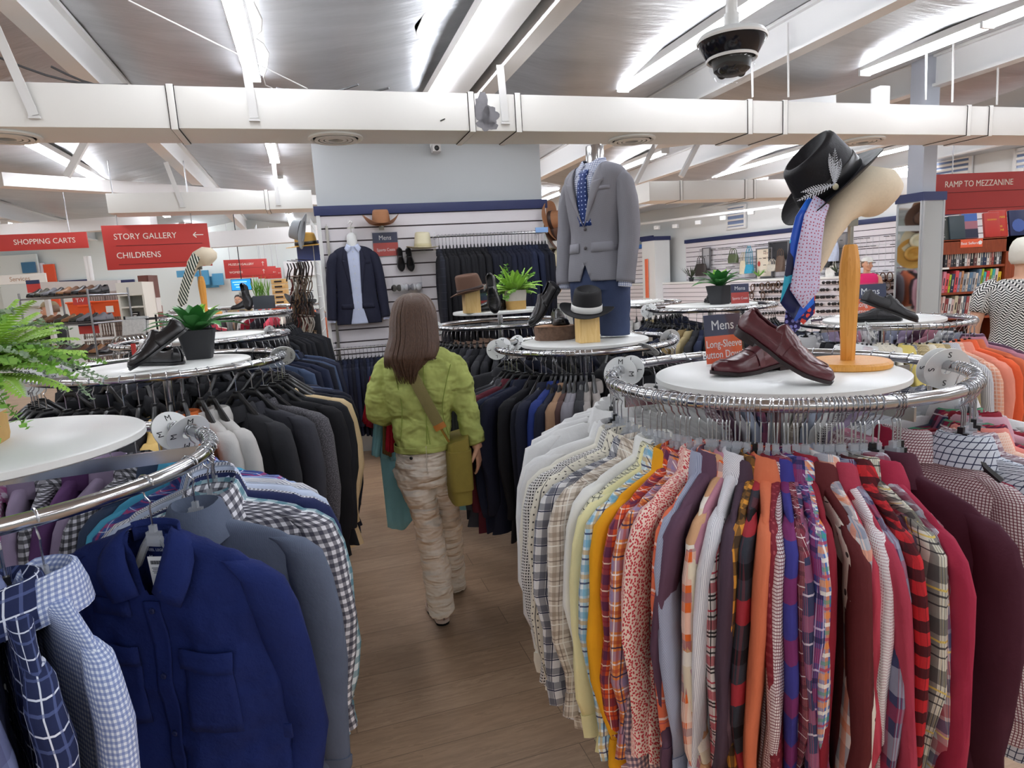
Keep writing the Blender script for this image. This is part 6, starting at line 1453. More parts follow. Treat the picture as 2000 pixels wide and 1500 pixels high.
m.loft(R, uv=False); rr = random.Random(9)
for i in range(320):         # separate locks over the back
    x0 = rr.uniform(-1, 1); pts = []; ex = rr.uniform(-6, 6)
    for y, c, h, d, dy in ((574.5, 806, 10, .03, 0), (584, 806, 29, .083, 0), (602, 807, 40, .108, -.005), (625, 808, 46, .117, -.01), (655, 809, 48, .115, -.03), (680, 806, 52, .105, -.055), (700, 801, 49, .08, -.085)):
        a = -pi/2+x0*1.45; pts.append(tuple(q(c, y, dy)+V((cos(a)*sc_(h)*1.01, sin(a)*(d+.003), 0)))+(.0024,))
    e = (rr.uniform(712, 752) if abs(x0+.05) < .45 else rr.uniform(700, 722)) if x0 < .45 else rr.uniform(688, 704); xe = 799+x0*(34 if abs(x0) < .5 else 48)+ex
    bk = on_back(max(750, min(880, xe)), min(e, 760), .012); pts.append(tuple(bk)+(.0014,))
    limb(m, smooth_pts(pts, 3), 5)
rel(m.build('hair', HAIR, wo, ang=180))
# shoulder bag
OLV = mat('olive_canvas', '#8c7c34', .85, bump=.35, bs=40, var=.12); OLS = mat('olive_webbing', '#7d7246', .9, bump=.2, bs=180)
bag = empty('shoulder_bag', (fw.x, fw.y, 0), 0, 'olive green canvas shoulder bag at the woman\'s right hip', 'bag')
bt, bb = q(889, 852, -.01), q(898, 972, -.01); m = MB(); R = []
for i in range(13):
    t = i/12; c = bt.lerp(bb, t); w = .050+.005*sin(pi*t)-.002*t; d = .105+.015*t
    R.append([c+V((cos(.25), sin(.25), 0))*(w*math.copysign(abs(cos(u))**.45, cos(u))*(1+.08*nz(t*4, u)))+V((-sin(.25), cos(.25), 0))*(d*math.copysign(abs(sin(u))**.45, sin(u)))+V((0, 0, .02*cos(u)*(1-t))) for u in [2*pi*j/40 for j in range(40)]])
m.loft(R, uv=False); rel(m.build('bag_body', OLV, bag, ang=70))
m = MB(); c = bt.lerp(bb, .12); R = []
for i in range(7):
    t = .16+.62*i/6; c = bt.lerp(bb, t)+V((.004, -.012, 0)); R.append([c+V((cos(.25), sin(.25), 0))*(.057*math.copysign(abs(cos(u))**.45, cos(u)))+V((-sin(.25), cos(.25), 0))*(.111*math.copysign(abs(sin(u))**.45, sin(u))) for u in [2*pi*j/40 for j in range(40)]])
m.loft(R, uv=False); rel(m.build('outer_pocket', OLV, bag, ang=70))
L_ = [on_back(x, y, .010) for x, y in ((786, 690), (800, 722), (818, 757), (838, 795), (856, 828))]; m = MB(); m.tube([tuple(p) for p in L_], .026, 8, flat=.10, up=(0, -1, .0)); rel(m.build('strap', OLS, bag))
m = MB(); m.tube([L_[-1], on_back(862, 838, .012)], .027, 8, flat=.16, up=(0, -1, 0)); rel(m.build('leather_tab', mat('tan_leather_tab', '#b5702c', .5), bag))
m = MB(); m.tube([on_back(862, 838, .014), on_back(868, 848, .016), bt+V((-.02, -.10, .0))], .006, 8); rel(m.build('snap_hook', mat('brass', '#b08d4a', .3, 1), bag))
m = MB(); m.tube([q(882, 690, .05), q(800, 684, .09), q(786, 690, .0)], .02, 8, flat=.12); rel(m.build('strap', OLS, bag))
# clothes over her left arm
def drape(top, bot, n, mtl, name, label, cat, fold=.02, th=.004):
    T, Bt = [V(p) for p in top], [V(p) for p in bot]; G_ = []; U = []
    def at(P, t): t *= len(P)-1; i = min(len(P)-2, int(t)); return P[i].lerp(P[i+1], t-i)
    for j in range(n+1):
        r = []; ur = []
        for i in range(41):
            t = i/40; a, b_ = at(T, t), at(Bt, t); p = a.lerp(b_, j/n); k = j/n; p = p+V((0, fold*(sin(t*17+1)+.6*sin(t*31+k*2))*(.3+.7*k), 0)); r.append(p); ur.append((p.x, p.z))
        G_.append(r); U.append(ur)
    o = MB().grid(G_, U).build(name, mtl, ang=180); mod(o, 'SOLIDIFY', thickness=th); return tag(o, label, cat)
TEAL = cloth('teal_cloth', '#86bcc6', bump=.4); RED = cloth('red_cloth', '#b01d32', bump=.4); BRN = cloth('brown_cloth', '#7a5a32', bump=.3)
drape([q(734, 818, .16), q(770, 822, .30), q(830, 835, .36), q(905, 860, .36)], [q(756, 1032, .20), q(790, 1034, .30), q(835, 985, .38), q(916, 996, .36)], 14, TEAL, 'trousers', 'long teal trousers draped over the woman\'s left arm, hanging behind her legs', 'trousers', .012)
drape([q(730, 815, .10), q(752, 818, .16), q(768, 818, .2)], [q(724, 888, .12), q(745, 894, .18), q(770, 900, .22)], 8, TEAL, 'shirt', 'short teal top over the woman\'s left arm', 'shirt', .012)
drape([q(722, 735, .10), q(730, 742, .14), q(742, 760, .18)], [q(707, 822, .1), q(716, 832, .14), q(735, 840, .2)], 8, RED, 'shirt', 'red shirt peeking left of the woman\'s sleeve', 'shirt', .008)
drape([q(756, 800, .06), q(766, 790, .07), q(776, 790, .08)], [q(752, 878, .05), q(764, 884, .06), q(776, 880, .08)], 8, RED, 'shirt', 'red garment bunched under the woman\'s left elbow', 'shirt', .008)
drape([q(748, 815, .10), q(760, 815, .12)], [q(747, 885, .1), q(764, 892, .12)], 6, BRN, 'shirt', 'brown garment between the teal and red ones on her arm', 'shirt', .006)
# ---------------- others
def figure(base, yaw, H, top, bottom, label, hair=None, cap=None, arms=None, sleeve=True, bald=False, headyaw=0, vox=.009, build=1.0, shoes=BLACKP):
    k = H/1.72; o = empty('person', base, yaw, label, 'person'); w = build
    m = MB(); hc = V((0, -.02*k, 1.60*k)); HM = RZ3(headyaw); head_geo(m, hc, HM, k)
    limb(m, [(0, .0, 1.36*k, .075*k), (0, -.005, 1.45*k, .057*k), (0, -.01*k, 1.53*k, .055*k)])
    TR_ = [(.86, .15, .10), (.95, .165, .115), (1.05, .15, .105), (1.15, .152, .105), (1.28, .185, .115), (1.36, .19, .10), (1.41, .155, .08), (1.44, .09, .06)]
    m.loft([ring((0, 0, z*k), (a*w-.012)*k, (b_*w-.010)*k) for z, a, b_ in TR_])
    for s in (-1, 1): limb(m, [(s*.085*k, 0, .9*k, .088*k), (s*.09*k, 0, .7*k, .072*k), (s*.092*k, -.01*k, .48*k, .053*k), (s*.095*k, .01*k, .3*k, .052*k), (s*.098*k, .02*k, .09*k, .036*k), (s*.098*k, -.02*k, .045*k, .036*k), (s*.10*k, -.13*k, .03*k, .03*k)])
    A = arms or {-1: [(.20, 0, 1.37), (.245, .02, 1.12), (.26, -.03, .88)], 1: [(.20, 0, 1.37), (.245, .02, 1.12), (.26, -.03, .88)]}
    for s in (-1, 1):
        (x0, y0, z0), (x1, y1, z1), (x2, y2, z2) = A[s]
        P = [(s*(x0-.05)*k, y0*k, (z0+.01)*k, .055*k), (s*x0*w*k, y0*k, (z0-.03)*k, .052*k), (s*(x0+x1)/2*w*k, (y0+y1)/2*k, (z0+z1)/2*k, .046*k), (s*x1*w*k, y1*k, z1*k, .040*k), (s*(x1+x2)/2*w*k, (y1+y2)/2*k, (z1+z2)/2*k, .037*k), (s*x2*w*k, y2*k, z2*k, .026*k)]
        limb(m, P); d = V(P[-1][:3])-V(P[-2][:3]); hand_geo(m, P[-1][:3], d, (s, -.2, .1), k, .4, side=s)
        if sleeve:
            Pp = smooth_pts([p[:3]+(p[3]+.016*k,) for p in (P if sleeve == 'long' else P[:4])], 3)
            if sleeve is True: Pp = Pp[:-2]
            A[s] = Pp
    b = m.build('body', SKIN, o, ang=180); mod(b, 'REMESH', mode='VOXEL', voxel_size=vox, use_smooth_shade=True)
    face_bits(o, hc, HM, k)
    m = MB(); m.loft([[v+V((0, 0, 0)) for v in ring((0, 0, z*k), (a*w+.010)*k, (b_*w+.012)*k, n=44, wob=.03, sd=base[0])] for z, a, b_ in ([(.84, .17, .12)]+TR_[1:-1]+[(1.435, .10, .07)])], caps=False)
    if sleeve:
        for s in (-1, 1): limb(m, A[s], 24, .05, s, caps=False)
    c = m.build('top', top, o, ang=180); mod(c, 'SOLIDIFY', thickness=.004, offset=-1)
    m = MB(); m.loft([ring((0, 0, z*k), a*w*k, b_*w*k, n=36) for z, a, b_ in ((1.0, .165, .118), (.92, .172, .125), (.84, .17, .12))], caps=False)
    for s in (-1, 1): limb(m, smooth_pts([(s*.088*k, 0, .88*k, .098*k), (s*.092*k, 0, .65*k, .084*k), (s*.095*k, 0, .42*k, .072*k), (s*.098*k, .01, .1*k, .066*k)], 4), 24, .05, s, caps=False)
    m.build('trousers', bottom, o, ang=180)
    for s in (-1, 1): m = MB(); m.ball((s*.10*k, -.06*k, .04*k), (.05*k, .14*k, .045*k), 16, 8); m.build('shoe', shoes, o)
    def HP(x, y, z): return hc+HM@(V((x, y, z))*k)
    if hair:
        m = MB(); L = hair[1]
        R = []
        for z, a, b_, yo in ((.128, .01, .015, .01), (.122, .045, .055, .01), (.10, .068, .083, .01), (.06, .082, .10, .016), (.02, .084, .088, .03), (-.03, .078, .068, .045), (-L, .06, .05, .05)):
            R.append([HP(a*cos(u), yo+b_*sin(u)+.004*nz(u*5, z*20), z) for u in [2*pi*i/36 for i in range(36)]])
        m.loft(R, uv=False); m.build('hair', hair[0], o, ang=180)
    if cap:
        m = MB(); R = []
        for z, a, b_ in ((.05, .086, .108), (.085, .083, .10), (.115, .06, .075), (.13, .02, .025), (.131, .002, .002)): R.append([HP(a*cos(u), .004+b_*sin(u), z) for u in [2*pi*i/32 for i in range(32)]])
        m.loft(R, uv=False, caps=False); cp = m.build('cap', cap, o, ang=180)
        m = MB(); m.grid([[HP(x*(1-.15*j), -.095-.075*sqrt(max(0, 1-(x/.08)**2))*j, .052-.012*j-2*x*x) for x in [-.078+.156*i/12 for i in range(13)]] for j in (0, .35, .7, 1)]); v = m.build('visor', cap, cp); mod(v, 'SOLIDIFY', thickness=.003)
    return o
def herringbone():
    g = G('black_white_herringbone'); uv = g.coord('UV'); sep = g.new('ShaderNodeSeparateXYZ'); g.link(uv, sep.inputs[0])
    z = g.math('PINGPONG', sep.outputs[0], .028); s = g.math('ADD', g.math('MULTIPLY', z, .8), sep.outputs[1]); f = g.math('FRACT', g.math('MULTIPLY', s, 1/.019)); f = g.math('LESS_THAN', f, .5)
    g.link(g.mix(f, lin('#e6e2dc'), lin('#18181a')), g.p.inputs['Base Color']); g.p.inputs['Roughness'].default_value = .8; return g.m
GREYH = mat('white_grey_hair', '#dcd6c8', .7, bump=.5, bs=60)
p = AY(1996, 600, 4.75); figure((p.x, p.y, 0), pi-.5, 1.76, herringbone(), mat('dark_trousers', '#26272d', .8), 'white-haired man in a black and white zigzag shirt at the right edge', hair=(GREYH, .06), build=1.12, headyaw=-.5)
HB = mat('dark_hair', '#2a1e1a', .6); GB = mat('ash_brown_hair', '#7b6350', .6)
PINK = mat('hot_pink_jersey', '#e0246c', .8, bump=.2); 
cr = {-1: [(.195, 0, 1.36), (.24, -.02, 1.12), (.04, -.20, 1.06)], 1: [(.195, 0, 1.36), (.24, -.02, 1.12), (.04, -.22, 1.02)]}
p = RWp(1692, 560, .9); p.z = 0; pw = figure((p.x, p.y, 0), -.35, 1.70, PINK, mat('navy_trousers', '#222a4e', .8), 'woman in a hot pink sleeveless top and white cap by the glasses wall', hair=(GB, .05), cap=mat('white_cap', '#e9e6df', .8), arms=cr, sleeve=False, headyaw=.5)
drape([p+V((-.17, -.25, 1.08)), p+V((0, -.30, 1.08)), p+V((.17, -.25, 1.06))], [p+V((-.2, -.25, .80)), p+V((0, -.30, .78)), p+V((.18, -.25, .82))], 6, mat('navy_cloth', '#20284e', .85), 'jacket', 'navy jacket held over the arms of the woman in pink', 'jacket', .01)
p = AY(100, 600, 9.3); figure((p.x, p.y, 0), -1.2, 1.76, mat('black_tee', '#1d1d21', .85), mat('dark_trousers', '#26272d', .8), 'man in a black top and khaki cap browsing the shoe racks, far left', cap=mat('khaki_cap', '#8f7d5c', .8), arms={-1: [(.2, 0, 1.37), (.22, -.2, 1.16), (.16, -.46, 1.06)], 1: [(.2, 0, 1.37), (.22, -.2, 1.14), (.16, -.46, 1.08)]}, hair=(GB, .03))
p = AY(468, 600, 14); figure((p.x, p.y, 0), .15, 1.70, mat('tan_tee', '#9b8a66', .85), mat('dark_trousers', '#26272d', .8), 'woman in a tan top facing the viewer, far left of the wall', hair=(HB, .04), build=1.15)
p = AY(519, 600, 14.4); figure((p.x, p.y, 0), pi-.4, 1.66, mat('coral_tee', '#d65a62', .85), mat('blue_jeans', '#5a6d92', .8), 'woman in a coral top and jeans seen from behind, far aisle', hair=(GB, .05))
# ------------------------------------------------------------------ dressed forms
def torso_form(o, prof, k, jm, sm, vtop, vbot, vw, open_=False, hemcut=.25, sleeves=None, n=96, steps=5, tie_m=None, lap=.055):
    """jacket with a cut-out front over a shirt. prof: (z, half width, half depth). front = -y"""
    P = smooth_pts(prof, steps); R = []
    for z, a, b in P: R.append([V((a*math.copysign(abs(cos(u))**.88, cos(u))*(1+.012*nz(z*7, cos(u)*3)), b*math.copysign(abs(sin(u))**.9, sin(u))+.006*nz(cos(u)*4+2, z*9, 3), z)) for u in [2*pi*i/n for i in range(n)]])
    m = MB().loft(R, caps=False); me = m.mesh('jacket', jm, ang=180)
    def cut(x, z):
        if open_: return abs(x) < edge(z)
        if z > vbot: return abs(x) < vw*((z-vbot)/(vtop-vbot))**.8+(.012 if open_ else 0)
        return z < vbot-.19 and abs(x-.0) < (vbot-.19-z)*hemcut
    def edge(z):
        if open_: t = (z-prof[0][0])/(vtop-prof[0][0]); return k*(.034+.030*max(0, t)+.05*max(0, .25-t)/.25)
        if z > vbot: return vw*((z-vbot)/(vtop-vbot))**.8
        return max(0, vbot-.19-z)*hemcut
    bm = bmesh.new(); bm.from_mesh(me); kill = [f for f in bm.faces if f.calc_center_median().y < -.005 and cut(f.calc_center_median().x, f.calc_center_median().z)]
    bmesh.ops.delete(bm, geom=kill, context='FACES')
    z_lo, z_hi = min(v.co.z for v in bm.verts), max(v.co.z for v in bm.verts)
    for v in bm.verts:
        if v.is_boundary and v.co.y < -.005 and abs(v.co.x) < edge(v.co.z)+.035 and v.co.z < z_hi-.002: v.co.x = math.copysign(edge(v.co.z), v.co.x)
    bm.to_mesh(me); bm.free(); j = mo('jacket', me, o); mod(j, 'SOLIDIFY', thickness=.005, offset=-1)
    def fy(x, z):
        a = lerp_t([(p[0], p[1]) for p in P], z); b = lerp_t([(p[0], p[2]) for p in P], z); t = min(1, abs(x)/a); return -b*max(0, 1-t**(2/.88))**.45
    m = MB(); m.loft([[V((v.x*.93, v.y*.92, v.z)) for v in r] for r in R if open_ or r[0].z > vbot-.08], caps=True); s = m.build('shirt', sm, o, ang=180)
    for sd in (-1, 1):        # lapels
        G_ = []
        for i in range(33):
            t = i/32; z = vbot+(vtop-vbot)*t; x = edge(z)+.002; w = lap*(.25+.95*t/.70 if t < .70 else .62 if t < .735 else 1.02 if t < .80 else 1.02-.5*(t-.8)/.2); 
            G_.append([V((sd*(x+w*q_-.004), fy(x+w*q_, z)-.006-.004*sin(pi*q_), z+.018*q_*(1 if t < .70 else -1))) for q_ in (0, .25, .5, .75, 1)])
        l = MB().grid(G_).build('lapel', jm, j, ang=180); mod(l, 'SOLIDIFY', thickness=.003)
        for i, (x, z, w) in enumerate(((.10, prof[0][0]+.20, .12), )):
            G_ = [[V((sd*(x+w*(q_-.5)), fy(x+w*(q_-.5), zz)-.005, zz)) for q_ in (0, .2, .4, .6, .8, 1)] for zz in (z, z-.025, z-.05)]
            l = MB().grid(G_).build('pocket_flap', jm, j, ang=180); mod(l, 'SOLIDIFY', thickness=.003)
    G_ = [[V((x, fy(x, z)-.004, z)) for x in [.06+.09*i/6 for i in range(7)]] for z in (prof[-4][0]-.06, prof[-4][0]-.08)]
    l = MB().grid(G_).build('breast_pocket', jm, j, ang=180); mod(l, 'SOLIDIFY', thickness=.003)
    for i, z in enumerate((vbot-.012, vbot-.11)):
        if open_: break
        m = MB(); m.ball((.004, fy(0, z)-.004, z), (.0095, .004, .0095), 14, 8); m.build('button', mat('grey_horn_button', '#4a4548', .4), j)
    for sd in (-1, 1):        # shirt collar points and sleeves
        G_ = []; zt = vtop+.005
        A = [V((0, .050, zt+.030)), V((sd*.055, .02, zt+.030)), V((sd*.052, -.045, zt+.022)), V((sd*.012, -.075, zt-.005))]; Bq = [V((0, .058, zt-.005)), V((sd*.068, .02, zt-.008)), V((sd*.080, -.058, zt-.020)), V((sd*.055, fy(.05, zt-.06)*.92-.008, zt-.070))]
        for i in range(10):
            q_ = i/9*3; i0 = min(2, int(q_)); f = q_-i0; a, b = A[i0].lerp(A[i0+1], f), Bq[i0].lerp(Bq[i0+1], f); G_.append([a.lerp(b, t/3) for t in range(4)])
        l = MB().grid(G_, [[(v.x, v.z) for v in r] for r in G_]).build('shirt_collar', sm, s, ang=180); mod(l, 'SOLIDIFY', thickness=.003)
        if sleeves:
            Rg = []; pts = smooth_pts([(sd*p[0],)+tuple(p[1:]) for p in sleeves[sd]], 5)
            V3 = [V(p[:3]) for p in pts]; N = None
            for i, p in enumerate(pts):
                t = (V3[min(i+1, len(V3)-1)]-V3[max(i-1, 0)]).normalized(); N = V((1, 0, 0)) if N is None else N; N = (N-t*N.dot(t)).normalized(); Bn = t.cross(N)
                Rg.append([V3[i]+(N*cos(u)+Bn*sin(u)*1.1)*(p[3]+.004*nz(i*.4, cos(u)*2, sin(u)*2+sd)) for u in [2*pi*jx/28 for jx in range(28)]])
            sl = MB().loft(Rg, caps=False).build('sleeve', jm, j, ang=180); mod(sl, 'SOLIDIFY', thickness=.004, offset=-1)
            e = V3[-1]; d = (V3[-1]-V3[-2]).normalized(); m = MB(); limb(m, [tuple(e-d*.03)+(pts[-1][3]-.010,), tuple(e+d*.022)+(pts[-1][3]-.012,)], 20, .1, caps=True); m.build('shirt_cuff', sm, sl)
            for b_ in range(4): m = MB(); m.ball(e-d*(.02+.016*b_)+V((sd*.02, .045, 0)), .006, 8, 6); m.build('cuff_button', BLACKP, sl)
    for z in [vtop-.05-.07*i for i in range(9)]:
        if z < prof[0][0]+.03 or tie_m: break
        m = MB(); m.ball((.0, fy(0, z)*.92-.003, z), (.005, .003, .005), 8, 6); m.build('shirt_button', WHITEP, s)
    if tie_m:
        zt = vtop-.03; G_ = []; U = []
        for i in range(16):
            z = zt-(zt-vbot-.004)*i/15; w = (.030 if i == 0 else .036 if i == 1 else .024 if i == 2 else .028+.026*i/15)*.85
            G_.append([V((x*w, fy(0, z)*.92-.008-.006*(1-abs(x)), z)) for x in (-1, -.5, 0, .5, 1)]); U.append([(x*w, z) for x in (-1, -.5, 0, .5, 1)])
        t = MB().grid(G_, U).build('necktie', tie_m, s, ang=180); mod(t, 'SOLIDIFY', thickness=.004)
    return j, s
GSUIT = cloth('grey_sharkskin', '#77757b', bands=[('x', .0035, 0, .0017, '#8d8b92', .5)], bump=.15, mott=.06)
mb = AY(1175, 660, 3.58); mb.z = CRT
man = empty('dressed_mannequin', mb, -.78, 'headless mannequin in a grey suit jacket and blue tie on the middle rack', 'mannequin')
zt = AY(1165, 318, 3.56).z-mb.z; zh = AY(1165, 548, 3.52).z-mb.z; Lj = zt-zh
pr = [(zh, .186, .128), (zh+.10*Lj, .182, .126), (zh+.30*Lj, .164, .116), (zh+.42*Lj, .158, .112), (zh+.60*Lj, .172, .124), (zh+.78*Lj, .186, .126), (zh+.88*Lj, .188, .112), (zh+.95*Lj, .155, .088), (zh+.985*Lj, .105, .07), (zh+Lj, .075, .06)]
AR = [(.10, 0, zt-.085, .034), (.14, 0, zt-.094, .044), (.170, 0, zt-.118, .051), (.193, 0, zt-.2, .055), (.208, -.005, zt-.36, .053), (.208, -.03, zt-.5, .050), (.203, -.05, zt-.63, .047)]
sl = {1: AR, -1: AR}
torso_form(man, pr, 1, GSUIT, cloth('blue_gingham_shirt', '#e4e6ee', bands=[('x', .011, 0, .005, '#56618c', .6)]), zt-.01, zh+.46*Lj, .085, sleeves=sl, hemcut=.42, tie_m=cloth('blue_dotted_tie', '#20366e', dots=(.022, .16, '#b9c6ea', 0), rough=.45, bump=0))
m = MB(); m.lathe([(.052, zt-.03), (.050, zt+.02), (.048, zt+.085), (.046, zt+.09), (.0005, zt+.09)], 28); m.build('neck', CHROME, man)
TRS = cloth('slate_blue_trousers', '#3a4460', bump=.3)
m = MB()
m.loft([ring((0, 0, z), a, b, n=40) for z, a, b in ((zh+.12, .165, .105), (zh+.02, .17, .115), (zh-.05, .172, .118))], caps=False)
for s in (-1, 1): limb(m, smooth_pts([(s*.085, 0, zh+.0, .098), (s*.09, 0, zh*.6, .088), (s*.092, 0, .10, .082), (s*.092, 0, .012, .080)], 5), 28, .05, s)
m.build('trousers', TRS, man, ang=180)
# navy jacket on the slatted wall
p = SW(703, 632, .09); wj = empty('display_jacket', p, SWR, 'navy jacket over a pale blue shirt hung on the slatted wall', 'jacket display')
top = SW(690, 480, .09).z-p.z; k = top/.76
pr = [(0, .255, .055), (.1, .25, .058), (.28, .225, .055), (.40, .22, .06), (.54, .225, .07), (.66, .228, .065), (.71, .215, .055), (.745, .15, .046), (.76, .075, .04)]
pr = [(z*k, a*k*.86, b*k) for z, a, b in pr]
sl = {s: [(.125*k, 0, .69*k, .028*k), (.17*k, 0, .668*k, .042*k), (.195*k, 0, .635*k, .050*k), (.215*k, .0, .56*k, .052*k), (.235*k, 0, .40*k, .050*k), (.25*k, -.01, .2*k, .047*k), (.262*k, -.015, .05*k, .045*k)] for s in (1, -1)}
torso_form(wj, pr, k, mat('navy_serge', '#1a1d33', .85, bump=.15, bs=60), cloth('pale_blue_shirt', '#c3cbe4', bump=.3), .75*k, .30*k, .075*k, open_=True, sleeves=sl, lap=.05)
m = MB(); m.lathe([(.05, .74*k), (.05, .80*k), (.045, .86*k), (.02, .885*k), (.0005, .89*k)], 24, sy=.8); m.build('bust_form', WHITEP, wj)
m = MB(); m.tube([(0, .0, .885*k), (0, 0, .95*k), (.02, .01, .98*k), (0, .03, 1.0*k), (-.02, .03, .97*k)], .004, 6); m.box((0, .08, .97*k), (.07, .01, .09)); m.build('wall_hook', STEEL, wj)
# ------------------------------------------------------------------ hanging signs
RULE = mat('dark_red_rule', '#5b1a1c', .6); CHAIN = mat('chain_steel', '#bdbdc0', .35, .8)
def arrow(M, s, par, up):
    m = MB(); a = [(0, -.5), (0, .5)]
    m.bar((0, -.5*s, 0), (0, .5*s, 0), .09*s, .001)
    for sx in (-1, 1): m.bar((0, .5*s, 0), (sx*.28*s, .2*s, 0), .09*s, .001)
    o = m.build('arrow', CREAM_L, par, smooth=False); o.matrix_local = M @ Matrix.Rotation(0 if up == 'up' else pi/2 if up == 'left' else -pi/2, 4, 'Z'); return o
def hang_sign(p0, p1, h, lines, label, th=.02, ls=.3, rules=True, zt=3.15, mtl=None, x0=.1):
    """board from top-left p0 to top-right p1"""
    p0, p1 = V(p0), V(p1); p1.z = p0.z; w = (p1-p0).length; rz = atan2(p1.y-p0.y, p1.x-p0.x)
    r = empty('hanging_sign', p0, rz, label, 'sign'); m = MB(); m.box((w/2, 0, -h/2), (w, th, h)); m.build('board', mtl or REDS, r, bev=.002)
    X = Matrix.Rotation(pi/2, 4, 'X'); n = len(lines)
    for i, (s, ar) in enumerate(lines):
        z = -h*((i+.62)/(n+.35 if n > 1 else 1.25)) if n > 1 else -h*.5
        if s.strip(): text('lettering', s, h*ls, TR((w*x0, -th/2-.0015, z)) @ X, CREAM_L, r, align='LEFT', ext=.001, sx=.92)
        if ar: arrow(TR((w*.9, -th/2-.002, z)) @ X, h*.22, r, ar)
        if rules: m = MB(); m.box((w*.52, -th/2-.0012, z-h*.20), (w*.82, .0015, h*.012)); m.build('rule', RULE, r, smooth=False)
    for x in (.15, .85): m = MB(); m.tube([(w*x, 0, 0), (w*x, 0, zt-p0.z)], .006, 6); m.build('chain', CHAIN, r)
    return r
hang_sign(AY(197, 441, 7.0), AY(404, 434, 7.35), .46, (('STORY GALLERY', 'left'), ('CHILDRENS', 'up')), 'red hanging sign reading STORY GALLERY and CHILDRENS', ls=.19)
a, b = AY(-60, 461, 8.0), AY(169, 455, 8.3); hang_sign(a, b, .195, (('SHOPPING CARTS', None),), 'red hanging sign reading SHOPPING CARTS, far left', ls=.46, rules=False, x0=.36)
a, b = AY(436, 508, 13.6), AY(520, 503, 14.0); hang_sign(a, b, .38, (('MUSEUM GALLERY', 'up'), ('WOMENS', 'up')), 'red hanging sign reading MUSEUM GALLERY and WOMENS', ls=.17)
a, b = AY(502, 521, 14.5), AY(538, 519, 14.7); hang_sign(a, b, .26, ((' ', 'left'),), 'small red hanging sign with arrow right of the museum sign', rules=True)
a, b = AY(515, 524, 15.0), AY(548, 522, 15.15); hang_sign(a, b, .24, ((' ', 'left'),), 'smallest red hanging sign with arrow, behind the other small one', rules=True)
a, b = AY(1829, 341, 7.7), AY(2030, 330, 7.9); hang_sign(a, b, .455, (('RAMP TO MEZZANINE', None), ('', None)), 'red hanging sign reading RAMP TO MEZZANINE', ls=.215, x0=.075, mtl=mat('deep_red_sign', '#b83a38', .5))
# ------------------------------------------------------------------ mirror pillar
C0 = AY(1798, 500, 5.9); C0.z = 0; vd = V((ray(1798, 500).x, ray(1798, 500).y, 0)).normalized(); vr = V((vd.y, -vd.x, 0)); s = .255
Lc = C0+(vr*-.77+vd*.64)*s; Rc = C0+(vr*.64+vd*.77)*s; Bc = Lc+Rc-C0; cen = (Lc+Rc)/2; ztop = AY(1798, 392, 5.9).z
MIR = mat('mirror_glass', '#d9dde0', .03, 1.0); ALU = mat('aluminium_frame', '#c9cacc', .35, .7)
r = empty('mirror_pillar', cen, 0, 'square pillar clad in mirrors with navy cap, left of the books', 'mirror')
def prism(pts, z0, z1):
    n = len(pts); return MB().add([V((p.x-cen.x, p.y-cen.y, z0)) for p in pts]+[V((p.x-cen.x, p.y-cen.y, z1)) for p in pts], [tuple(range(n))[::-1], tuple(range(n, 2*n))]+[(i, (i+1) % n, n+(i+1) % n, n+i) for i in range(n)])
prism([C0, Rc, Bc, Lc], 0, ztop).build('core', WHITE_P, r, smooth=False)
for a, b in ((Lc, C0), (C0, Rc)):
    n_ = (b-a).cross(V((0, 0, 1))).normalized(); d = (b-a).normalized()
    prism([a+d*.012+n_*.006, b-d*.012+n_*.006, b-d*.012+n_*.0001, a+d*.012+n_*.0001], .15, ztop-.01).build('mirror', MIR, r, smooth=False)
    for p in (a+d*.006, b-d*.006): m = MB(); m.bar(V((p.x-cen.x, p.y-cen.y, .1))+n_*.004, V((p.x-cen.x, p.y-cen.y, ztop))+n_*.004, .016, .016); m.build('frame_strip', ALU, r, smooth=False)
cap = [cen+(p-cen)*1.12 for p in (C0, Rc, Bc, Lc)]; prism(cap, ztop, ztop+.075).build('navy_cap', NAVYP, r, smooth=False)
cap = [cen+(p-cen)*.62 for p in (C0, Rc, Bc, Lc)]; prism(cap, ztop+.07, 3.4).build('upper_post', mat('grey_post', '#b9bcc6', .6), r, smooth=False)
# ------------------------------------------------------------------ bookcase
Yb = 6.4; bx0, bx1 = AY(1826, 560, Yb).x, AY(2012, 560, Yb).x; zt = AY(1900, 466, Yb).z; bw = bx1-bx0; dep = .28
r = empty('bookcase', (bx0, Yb, 0), 0, 'cherry wood bookcase of best sellers at the right edge', 'bookcase'); t = .022
m = MB(); m.box((t/2, dep/2, zt/2), (t, dep, zt)); m.build('side_panel', CHERRY, r, smooth=False)
m = MB(); m.box((bw-.14, dep/2, zt/2), (.24, dep, zt)); m.build('end_panel', CHERRY, r, smooth=False)
m = MB(); m.box((bw/2, dep/2, zt-.01), (bw, dep, .02)); m.build('top', CHERRY, r, smooth=False)
m = MB(); m.box((bw/2, .01, zt-.075), (bw, .02, .13)); m.build('header', CHERRY, r, smooth=False)
m = MB(); m.box((bw/2, dep-.006, zt/2), (bw, .012, zt)); m.build('back', mat('dark_cherry', '#4d2013', .6), r, smooth=False)
shz = [AY(1900, y, Yb).z for y in (519, 569, 618, 668)]
for z in shz: m = MB(); m.box((bw/2-.1, dep/2, z-.011), (bw-.24, dep-.01, .022)); m.build('shelf', CHERRY, r, smooth=False)
m = MB(); m.box((.07, -.002, shz[0]-.011), (.12, .003, .018)); m.build('shelf_label', PRICE, r, smooth=False)
